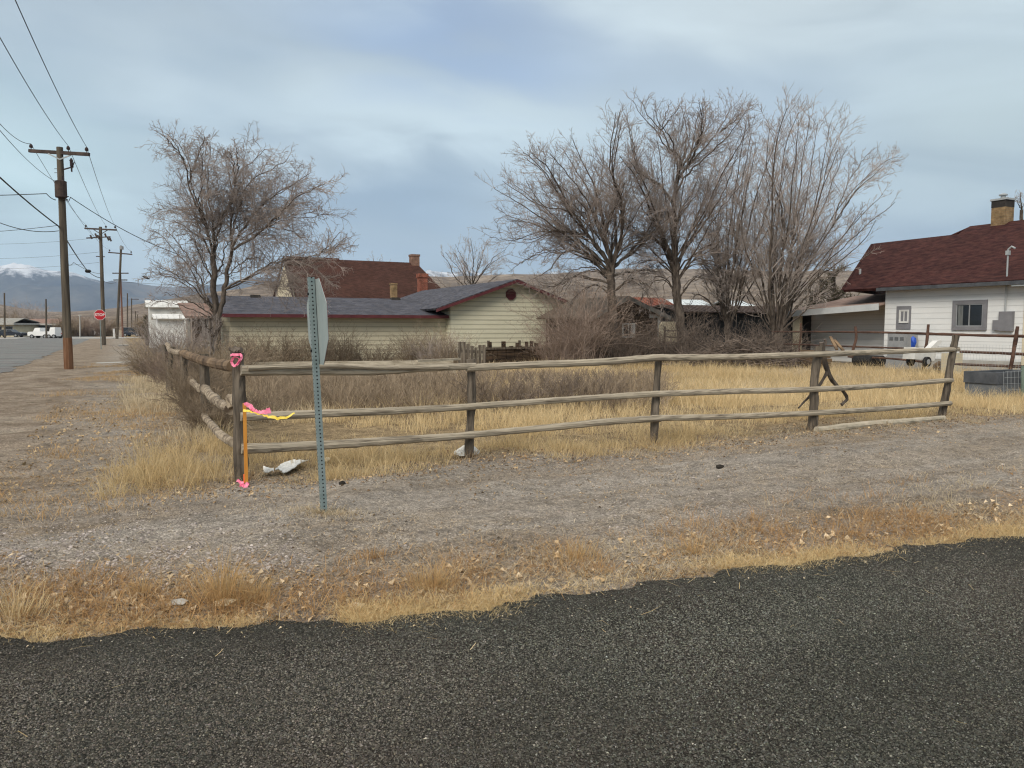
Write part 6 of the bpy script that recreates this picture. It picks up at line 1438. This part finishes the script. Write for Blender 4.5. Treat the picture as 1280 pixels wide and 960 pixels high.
def uvpts(u, v):
    p = u[:, None] * U + v[:, None] * V; p[:, 2] = gh(p[:, 0], p[:, 1]) - .01; return p
def patchy(x, y, sc, seed):
    r_ = np.random.default_rng(seed); s_ = np.zeros_like(x)
    for o in range(4):
        k = sc * 1.9 ** o
        for a in range(3):
            th, p1, p2 = r_.uniform(0, 6.28, 3); s_ += np.sin(k * (x * math.cos(th) + y * math.sin(th)) + p1 + 1.2 * np.sin(k * .6 * (y * math.cos(th) - x * math.sin(th)) + p2)) / 1.5 ** o
    return .5 + .5 * np.tanh(s_ * .6)
GOLD = (0.80, 0.65, 0.40), (0.50, 0.37, 0.19); STRAW = (0.70, 0.59, 0.42), (0.42, 0.33, 0.21); RUST = (0.58, 0.37, 0.18), (0.31, 0.185, 0.085)
LIP = (0.76, 0.61, 0.36), (0.58, 0.43, 0.22)
rg = np.random.default_rng(2024)
def clear(u, v):
    """keep the foot of the stake and the litter in sight"""
    p = u[:, None] * U[:2] + v[:, None] * V[:2]; k = np.ones(len(u), bool)
    for x, y, r_ in ((307, 606, .40), (338, 592, .33), (362, 592, .42), (582, 573, .30), (405, 641, .12)):
        c = gp(x, y)[:2]; k &= np.hypot(p[:, 0] - c[0], p[:, 1] - c[1]) > r_
    return k
mb = MB()
def tussocks(n, u0, u1, v0, v1, per, h0, h1, wd, cols, spread, psc, pthr, seed, leanr=.55, keep=None, ramp=0.0):
    u = rg.uniform(u0, u1, n); v = rg.uniform(v0, v1, n); p = patchy(u, v, psc, seed) * .75 + .25 * rg.uniform(0, 1, n); k = (p > pthr) & clear(u, v)
    if keep is not None: k &= keep(u, v)
    u, v, p = u[k], v[k], p[k]
    hh = rg.uniform(h0, h1, len(u)) * (.35 + .8 * p) * rg.choice([.6, .8, 1., 1.25], len(u))
    if ramp: hh *= np.clip(.35 + (v - v0) / ramp, 0, 1)
    m_ = rg.poisson(per * rg.uniform(.4, 1.5, len(u))) + 2; idx = np.repeat(np.arange(len(u)), m_)
    du, dv = rg.normal(0, spread, (2, len(idx))) * rg.uniform(.5, 1.5, len(u))[idx]
    B = uvpts(u[idx] + du, v[idx] + dv); h = hh[idx] * rg.uniform(.35, 1.2, len(idx))
    az = np.arctan2(dv, du) + TH + rg.normal(0, .8, len(idx))
    w_ = np.clip((tone_of(u, v) + rg.normal(0, .18, len(u)))[idx][:, None], 0, 1)
    blades(mb, B, h, rg.uniform(.6, 1.3, len(idx)) * wd, np.full(len(idx), leanr), rg, np.asarray(cols[0]), np.asarray(cols[1]), az=az, mixw=w_)
def tone_of(u, v): return patchy(u, v, .55, 71)
inlot = lambda u, v: (u > 1.0)
tussocks(420, 1.2, 8.5, 8.55, 9.25, 24, .08, .34, .005, GOLD, .09, 1.7, .46, 61, 1.0)
tussocks(420, 1.2, 16, 8.3, 9.2, 18, .04, .16, .005, STRAW, .11, 1.5, .48, 62, 1.4)
tussocks(1150, 1.2, 22, 9.0, 10.6, 26, .10, .44, .005, GOLD, .075, 1.3, .42, 1, .9, ramp=.8)
tussocks(2600, 1.4, 24, 10.0, 14.5, 22, .16, .52, .007, GOLD, .09, .8, .36, 2, .6)
tussocks(4300, 1.6, 30, 14, 21, 11, .16, .40, .011, STRAW, .12, .6, .34, 3, .6)
tussocks(5200, 9, 26, 12, 27, 11, .18, .55, .011, GOLD, .12, .6, .32, 4, .6)
tussocks(3600, 1.8, 30, 21, 37, 9, .14, .32, .019, STRAW, .18, .5, .28, 5)
tussocks(160, .2, 1.5, 8.9, 12.2, 30, .16, .50, .005, GOLD, .085, 1.6, .40, 6, .75)           # round the corner post
tussocks(120, -.2, 1.2, 8.6, 10.6, 30, .10, .40, .005, GOLD, .09, 1.8, .45, 16, .85)
tussocks(1000, .1, 1.4, 12, 34, 10, .12, .38, .010, STRAW, .14, .7, .42, 7)            # along the crooked fence
tussocks(2100, 13, 26, 9.2, 24, 11, .14, .46, .009, GOLD, .12, .7, .28, 8, ramp=1.0)              # right of the rail fence
for p_, n_, r0_ in [(q_, 150, .13) for q_ in PB] + [(Sb, 90, .09)]:
    a = rg.uniform(0, 6.28, n_); r_ = np.abs(rg.normal(.03, r0_, n_)) + .035; B = np.stack([p_[0] + r_ * np.cos(a) * 1.3, p_[1] + r_ * np.sin(a), np.zeros(n_)], -1); B[:, 2] = gh(B[:, 0], B[:, 1]) - .01
    blades(mb, B, rg.uniform(.04, .26 if r0_ > .1 else .12, n_) * np.exp(-(r_ / .3) ** 2), np.full(n_, .0045), rg.uniform(.5, 1.5, n_), rg, STRAW[0], RUST[1], az=a + rg.normal(0, .7, n_))
kind(mb.build('lot_grass', M['grass']), 'stuff')
mb = MB()
# roadside fringe: golden short grass on the asphalt's lip, rusty dead weeds and flattened stems behind
def edge_tufts(n, u0, u1, a, b, per, h0, h1, wd, cols, spread, pthr, seed, psc=1.6, leanr=.9, dark=.25, pw=1.3):
    u = u0 + (u1 - u0) * rg.uniform(0, 1, n) ** pw; v = edge_v(u) + rg.uniform(a, b, n); p = patchy(u, v, psc, seed) * .7 + .3 * rg.uniform(0, 1, n); k = p > pthr; u, v, p = u[k], v[k], p[k]
    hh = rg.uniform(h0, h1, len(u)) * (.4 + .8 * p) * rg.choice([.5, .75, 1, 1.35], len(u)); m_ = rg.poisson(per * rg.uniform(.3, 1.6, len(u))) + 2; idx = np.repeat(np.arange(len(u)), m_); du, dv = rg.normal(0, spread, (2, len(idx))) * rg.uniform(.5, 1.6, len(u))[idx]
    B = uvpts(u[idx] + du, v[idx] + dv); B[:, 2] = np.maximum(B[:, 2], -.012); az = np.arctan2(dv, du) + TH + rg.normal(0, .9, len(idx))
    blades(mb, B, hh[idx] * rg.uniform(.3, 1.2, len(idx)), rg.uniform(.6, 1.3, len(idx)) * wd, leanr * rg.uniform(.6, 1.6, len(idx)), rg, cols[0], cols[1], az=az, dark=dark)
edge_tufts(2600, 1.2, 15, -.14, .22, 26, .03, .085, .0034, LIP, .06, .45, 31, 2.4, 1.3)
edge_tufts(700, 1.2, 15, -.30, .02, 22, .02, .06, .0034, LIP, .06, .66, 39, 1.2, 1.5)
edge_tufts(520, -1.4, 2.2, -.08, .22, 20, .02, .055, .003, LIP, .05, .52, 35, 2.6, 1.4)
edge_tufts(1500, -1.6, 16, .05, .95, 14, .03, .10, .0035, STRAW, .08, .48, 32, 1.8, 1.5)
edge_tufts(1500, -1.6, 18, .2, 1.05, 22, .05, .15, .0034, RUST, .09, .54, 33, 1.9, 1.2)
edge_tufts(500, 3, 22, .5, 2.0, 18, .04, .13, .004, STRAW, .08, .55, 34, 1.4, 1.2)
edge_tufts(300, 3, 18, .4, 1.9, 18, .05, .14, .004, RUST, .09, .58, 36, 1.4, 1.2)
# flattened stems
def stems(n, u, v, h0, h1, cols, wd=.003):
    n = len(u); B = uvpts(u, v); B[:, 2] = np.maximum(B[:, 2], -.01) + rg.uniform(.008, .03, n); az = rg.uniform(0, 6.28, n); ln = rg.uniform(h0, h1, n)
    d = np.stack([np.cos(az), np.sin(az), rg.normal(.08, .22, n)], -1); sd = np.stack([-np.sin(az), np.cos(az), np.zeros(n)], -1) * wd / 2
    bow = Z * (rg.uniform(-.1, .25, n) * ln)[:, None]; mid = B + d * (ln * .5)[:, None] + bow; tip = B + d * ln[:, None]
    tip[:, 2] = np.maximum(tip[:, 2], B[:, 2] - .01)
    vv = np.stack([B - sd, B + sd, mid + sd, mid - sd, tip], 1).reshape(-1, 3); i = np.arange(n)[:, None] * 5
    t = rg.uniform(0, 1, n)[:, None]; c = (np.array(cols[0]) * (1 - t) + np.array(cols[1]) * t) * rg.uniform(.6, 1.3, (n, 1)); b0 = mb.n
    mb.v.append(vv); mb.n += len(vv); mb.col.append(np.repeat(c, 5, 0))
    for f_, k_n in ((i + np.array([[0, 1, 2, 3]]), 4), (i + np.array([[3, 2, 4]]), 3)): mb.loops.append((f_ + b0).ravel()); mb.sizes.append(np.full(n, k_n)); mb.mi.append(np.zeros(n, int))
def strip(n, thr, sd, mean=.45, sdv=.38, u1=18, pw=1.4):
    u = -1.8 + (u1 + 1.8) * rg.uniform(0, 1, n) ** pw; v = edge_v(u) + np.abs(rg.normal(mean, sdv, n)); k = patchy(u, v, 1.7, sd) * .7 + .3 * rg.uniform(0, 1, n) > thr; return u[k], v[k]
u, v = strip(22000, .40, 51); stems(0, u, v, .03, .16, RUST, .0032)
u, v = strip(16000, .40, 52); stems(0, u, v, .03, .14, STRAW, .003)
u, v = strip(7000, .30, 53, .12, .15); stems(0, u, v, .02, .09, LIP, .003)
n_ = 60; u = rg.uniform(-1.2, 5, n_); v = edge_v(u) - rg.exponential(.4, n_) - .05; stems(0, u, v, .04, .16, LIP, .003); mb.v[-1][:, 2] += .05 - .0
kind(mb.build('roadside_grass', M['grass']), 'stuff')
mb = MB()
# thin scatter over the bare dirt
n_ = 2600; u = rg.uniform(-4, 22, n_); v = rg.uniform(4.6, 9.2, n_); p = patchy(u, v, .9, 41) * .7 + .3 * rg.uniform(0, 1, n_); k = (p > .66) & (v > edge_v(u) + .3); u, v = u[k], v[k]
idx = np.repeat(np.arange(len(u)), rg.poisson(9, len(u)) + 2); du, dv = rg.normal(0, .09, (2, len(idx)))
blades(mb, uvpts(u[idx] + du, v[idx] + dv), rg.uniform(.015, .065, len(idx)), rg.uniform(.002, .0045, len(idx)), rg.uniform(.8, 2.2, len(idx)), rg, STRAW[0], RUST[0])
n_ = 5200; u = rg.uniform(-3.4, .8, n_); v = rg.uniform(8, 40, n_); p = patchy(u, v, .7, 42); k = (p > .55) & (u > -1.5 + .5 * np.sin(v)) & (p * 1.0 + (u + 3.4) / 4.2 * .7 > 1.12); u, v = u[k], v[k]
idx = np.repeat(np.arange(len(u)), rg.poisson(9, len(u)) + 2); du, dv = rg.normal(0, .14, (2, len(idx)))
blades(mb, uvpts(u[idx] + du, v[idx] + dv), rg.uniform(.03, .13, len(idx)), rg.uniform(.004, .010, len(idx)), rg.uniform(.6, 1.8, len(idx)), rg, STRAW[1], RUST[0])
u = rg.uniform(-3.3, 20, 9000); v = rg.uniform(4.8, 9.3, 9000); k = (patchy(u, v, 1.1, 44) * .6 + .4 * rg.uniform(0, 1, 9000) > .55) & (v > edge_v(u) + .3); stems(0, u[k], v[k], .02, .10, STRAW, .003)
u = rg.uniform(-1.4, 1.0, 9000); v = rg.uniform(8.5, 24, 9000); k = patchy(u, v, .8, 45) * .6 + .4 * rg.uniform(0, 1, 9000) > .55; stems(0, u[k], v[k], .03, .16, (STRAW[1], RUST[1]), .006)
# a skirt of straw at the foot of the leaning sign post
a = rg.uniform(0, 6.28, 700); r_ = np.abs(rg.normal(0, .16, 700)); B = np.stack([Sb[0] + r_ * np.cos(a) * 1.6, Sb[1] + r_ * np.sin(a) - .02, np.zeros(700)], -1); B[:, 2] = gh(B[:, 0], B[:, 1]) - .005
blades(mb, B, rg.uniform(.02, .08, 700), np.full(700, .004), rg.uniform(.8, 2, 700), rg, STRAW[0], STRAW[1])
kind(mb.build('verge_straw', M['grass']), 'stuff')
# tall tufts one could count at the roadside
for k, (x, y, h, n_, w_, lb) in enumerate(((276, 752, .36, 900, .13, 'tallest rusty tuft of dead weeds at the roadside left of the sign'), (318, 750, .20, 600, .15, 'low rusty tuft just right of the tallest roadside tuft'), (178, 742, .15, 420, .12, 'small rusty tuft at the roadside left of the tallest one'),
                                          (20, 772, .24, 600, .22, 'wide straw tuft at the left edge of the roadside'), (540, 735, .22, 800, .18, 'rusty tuft of dead weeds at the roadside right of the sign post'), (720, 700, .17, 700, .20, 'low rusty tuft on the verge below the third fence post'),
                                          (468, 700, .10, 400, .16, 'flat reddish clump on the gravel below the sign post'), (866, 690, .15, 500, .2, 'straw tuft on the verge right of the low rusty one'))):
    c = gp(x, y); c[2] = float(gh(c[0], c[1])); rr = np.random.default_rng(60 + k); mb = MB(); n_ = int(n_ * .6); a = rr.uniform(0, 6.28, n_); r_ = np.minimum(np.abs(rr.normal(0, w_ * .6, n_)), w_ * 1.3)
    B = c + np.stack([r_ * np.cos(a) * 1.2, r_ * np.sin(a), np.zeros(n_) - .01], -1); hh = h * rr.uniform(.12, 1.2, n_) ** 1.3 * np.exp(-(r_ / w_) ** 2 * .5)
    blades(mb, B, hh, np.full(n_, .0036), rr.uniform(.2, 1.6, n_), rr, RUST[0] if k != 3 else GOLD[0], GOLD[1] if k not in (6,) else RUST[1], az=a + rr.normal(0, .6, n_)); tag(mb.build('dead_tuft', M['grass'], origin=tuple(c)), lb, 'weeds', 'dead tufts along the roadside')
# tall dead weeds in the lot
mb = MB(); rg = np.random.default_rng(99)
n_ = 1500; xs = rg.uniform(310, 830, n_); Ds = rg.uniform(13.5, 26, n_); cc = np.stack([(xs - 640) / F * Ds, Ds, np.zeros(n_)], -1)
pu = cc @ U; pv = cc @ V; k = (patchy(pu, pv, .7, 55) > .42) & (pu > 1.7) & (pv > 10.6) & ((xs < 560) | (Ds > 15)); cc = cc[k]
for lo_, hi_, r0, num in ((13, 18, .0042, 9), (18, 30, .0065, 9)):
    S_ = cc[(cc[:, 1] >= lo_) & (cc[:, 1] < hi_)]; B = np.repeat(S_, num, 0) + rg.normal(0, .12, (len(S_) * num, 3)) * np.array([1, 1, 0]); m_ = len(B)
    d = unit(rg.normal(0, .35, (m_, 3)) + Z); ln = rg.uniform(.35, .82, m_) * np.interp(B[:, 1], [13, 17, 21, 26], [1, 1, .72, .48]); P = np.zeros((m_, 5, 3)); P[:, 0] = B
    for q_ in range(1, 5): P[:, q_] = P[:, q_ - 1] + d * (ln / 4)[:, None]; d = unit(d + rg.normal(0, .16, (m_, 3)))
    Rd = r0 * np.linspace(1, .5, 5)[None] * rg.uniform(.7, 1.3, m_)[:, None]; v, f = tubes(P, Rd, 3); mb.add(v, f)
    P2, R2 = offshoots(P, Rd, rg, 7, .25, 1, .35, .25, .6, .2, 3, .2, .7, r0 * .6, 2); v, f = tubes(P2, R2, 3); mb.add(v, f)
kind(mb.build('dead_weeds', M['brush']), 'stuff')
# leaf litter
mb = MB(); rg = np.random.default_rng(5)
def litter(u, v, s0, s1, cols):
    n = len(u); B = uvpts(u, v) + Z * .012; sz_ = rg.uniform(s0, s1, n); a = rg.uniform(0, 6.28, n)
    e1 = np.stack([np.cos(a), np.sin(a), rg.normal(0, .35, n)], -1) * sz_[:, None]; e2 = np.stack([-np.sin(a), np.cos(a), rg.normal(0, .35, n)], -1) * (sz_ * rg.uniform(.35, .8, n))[:, None]
    up = Z * (sz_ * rg.uniform(.1, .5, n))[:, None]
    vv = np.stack([B - e1 * .5, B + e2 * .5 + up, B + e1 * .5, B - e2 * .5 + up * .6], 1).reshape(-1, 3); i = np.arange(n)[:, None] * 4
    t = rg.uniform(0, 1, (n, 1)); c = (np.array(cols[0]) * (1 - t) + np.array(cols[1]) * t) * rg.uniform(.6, 1.25, (n, 1))
    mb.add(vv, np.concatenate([i + np.array([[0, 1, 3]]), i + np.array([[1, 2, 3]])]), 0, np.repeat(c, 4, 0))
n_ = 9000; u = -1.8 + 18 * rg.uniform(0, 1, n_) ** 1.4; v = edge_v(u) + np.abs(rg.normal(.35, .4, n_)); k = patchy(u, v, 1.8, 8) > .35; litter(u[k], v[k], .012, .05, ((.42, .30, .17), (.20, .12, .06)))
n_ = 1500; u = -1.6 + 14 * rg.uniform(0, 1, n_) ** 1.3; v = edge_v(u) + np.abs(rg.normal(.35, .35, n_)); litter(u, v, .025, .075, ((.70, .57, .40), (.48, .34, .19)))
n_ = 1400; u = rg.uniform(.2, 12, n_); v = rg.normal(8.9, .5, n_); litter(u, v, .02, .06, ((.6, .47, .3), (.36, .23, .12)))
n_ = 1500; u = rg.uniform(-1.3, .7, n_); v = rg.uniform(9, 20, n_); litter(u, v, .02, .07, ((.55, .42, .25), (.34, .22, .11)))
n_ = 7000; u = rg.uniform(.2, 20, n_); v = rg.normal(8.9, .6, n_); litter(u, v, .012, .05, ((.40, .28, .16), (.22, .14, .08)))
n_ = 5000; u = rg.uniform(-3.5, 20, n_); v = rg.uniform(4.6, 9, n_); k = patchy(u, v, 1.0, 12) > .5; litter(u[k], v[k], .008, .032, ((.42, .33, .21), (.26, .18, .1)))
n_ = 260; u = rg.uniform(-.5, 9, n_); v = edge_v(u) - rg.exponential(.35, n_); B0 = mb.n; litter(u, v, .006, .022, ((.6, .52, .4), (.45, .36, .22))); mb.v[-1][:, 2] += .055
n_ = 1500; u = rg.uniform(-1.4, 12, n_); v = edge_v(u) - rg.exponential(.07, n_) + .04; litter(u, v, .006, .028, ((.5, .38, .22), (.24, .16, .09))); mb.v[-1][:, 2] += .022
n_ = 9000; u = rg.uniform(-2.5, 18, n_); v = rg.uniform(5, 9.2, n_); k = patchy(u, v, 1.5, 91) * .75 + .25 * rg.uniform(0, 1, n_) > .66; litter(u[k], v[k], .008, .04, ((.46, .36, .23), (.22, .145, .085)))
kind(mb.build('leaf_litter', M['leafattr']), 'stuff')
# loose stones of the shoulder
mb = MB(); iv, if_ = ico(); rg = np.random.default_rng(15)
def stones(u, v, s0, s1, zoff=0.0):
    n = len(u); B = uvpts(u, v) + Z * (.006 + zoff); sz_ = s0 + (s1 - s0) * rg.uniform(0, 1, n) ** 3
    vv = iv[None] * (1 + rg.normal(0, .18, (n, 12, 1))) * rg.uniform(.6, 1.25, (n, 1, 3)) * np.array([1, 1, .7]) * sz_[:, None, None] + B[:, None]
    t = rg.uniform(0, 1, (n, 1)); c = np.array([.17, .145, .13]) * (1 - t) + np.array([.43, .38, .355]) * t; c *= rg.uniform(.6, 1.35, (n, 1))
    mb.add(vv.reshape(-1, 3), (np.arange(n)[:, None, None] * 12 + if_[None]).reshape(-1, 3), 0, np.repeat(c, 12, 0))
n_ = 16000; u = -3 + 9 * rg.uniform(0, 1, n_); v = edge_v(u) + .2 + np.abs(rg.normal(.75, .75, n_)); k = patchy(u, v, .7, 19) > .25; stones(u[k], v[k], .004, .014)
n_ = 15000; u = rg.uniform(-3.2, 1.2, n_); v = edge_v(u) + .75 + np.abs(rg.normal(.2, .8, n_)); stones(u, v, .005, .017)
n_ = 9000; u = rg.uniform(-3.6, 16, n_); v = rg.uniform(5, 9.2, n_); k = patchy(u, v, .8, 77) > .4; stones(u[k], v[k], .004, .012)
n_ = 60000; cy = rg.uniform(4.2, 10.5, n_); cx = rg.uniform(-.75, .75, n_) * cy; u = cx * U[0] + cy * U[1]; v = cx * V[0] + cy * V[1]; k = (v > edge_v(u) + .1) & (v < 9.2) & (patchy(u, v, .9, 78) * .6 + .4 * rg.uniform(0, 1, n_) > .38); B = np.stack([cx[k], cy[k], gh(cx[k], cy[k])], -1); n_ = len(B)
sz_ = .0025 + .006 * rg.uniform(0, 1, n_) ** 2; off = (oc_[None] * (1 + rg.normal(0, .25, (n_, 6, 1))) + rg.normal(0, .18, (n_, 6, 3))) * sz_[:, None, None]
t = rg.uniform(0, 1, (n_, 1)); c = (np.array([.12, .10, .085]) * (1 - t) + np.array([.42, .37, .33]) * t) * rg.uniform(.6, 1.3, (n_, 1))
mb.add((B[:, None] + off).reshape(-1, 3), (np.arange(n_)[:, None, None] * 6 + fc_[None]).reshape(-1, 3), 0, np.repeat(c, 6, 0))
n_ = 260; u = rg.uniform(-2.5, 12, n_); v = edge_v(u) + rg.uniform(.0, 4.5, n_); stones(u, v, .010, .026)
n_ = 2600; u = rg.uniform(-1.4, 12, n_); v = edge_v(u) - rg.exponential(.09, n_) + .05; stones(u, v, .003, .009, .022)
kind(mb.build('loose_gravel', M['stone']), 'stuff')
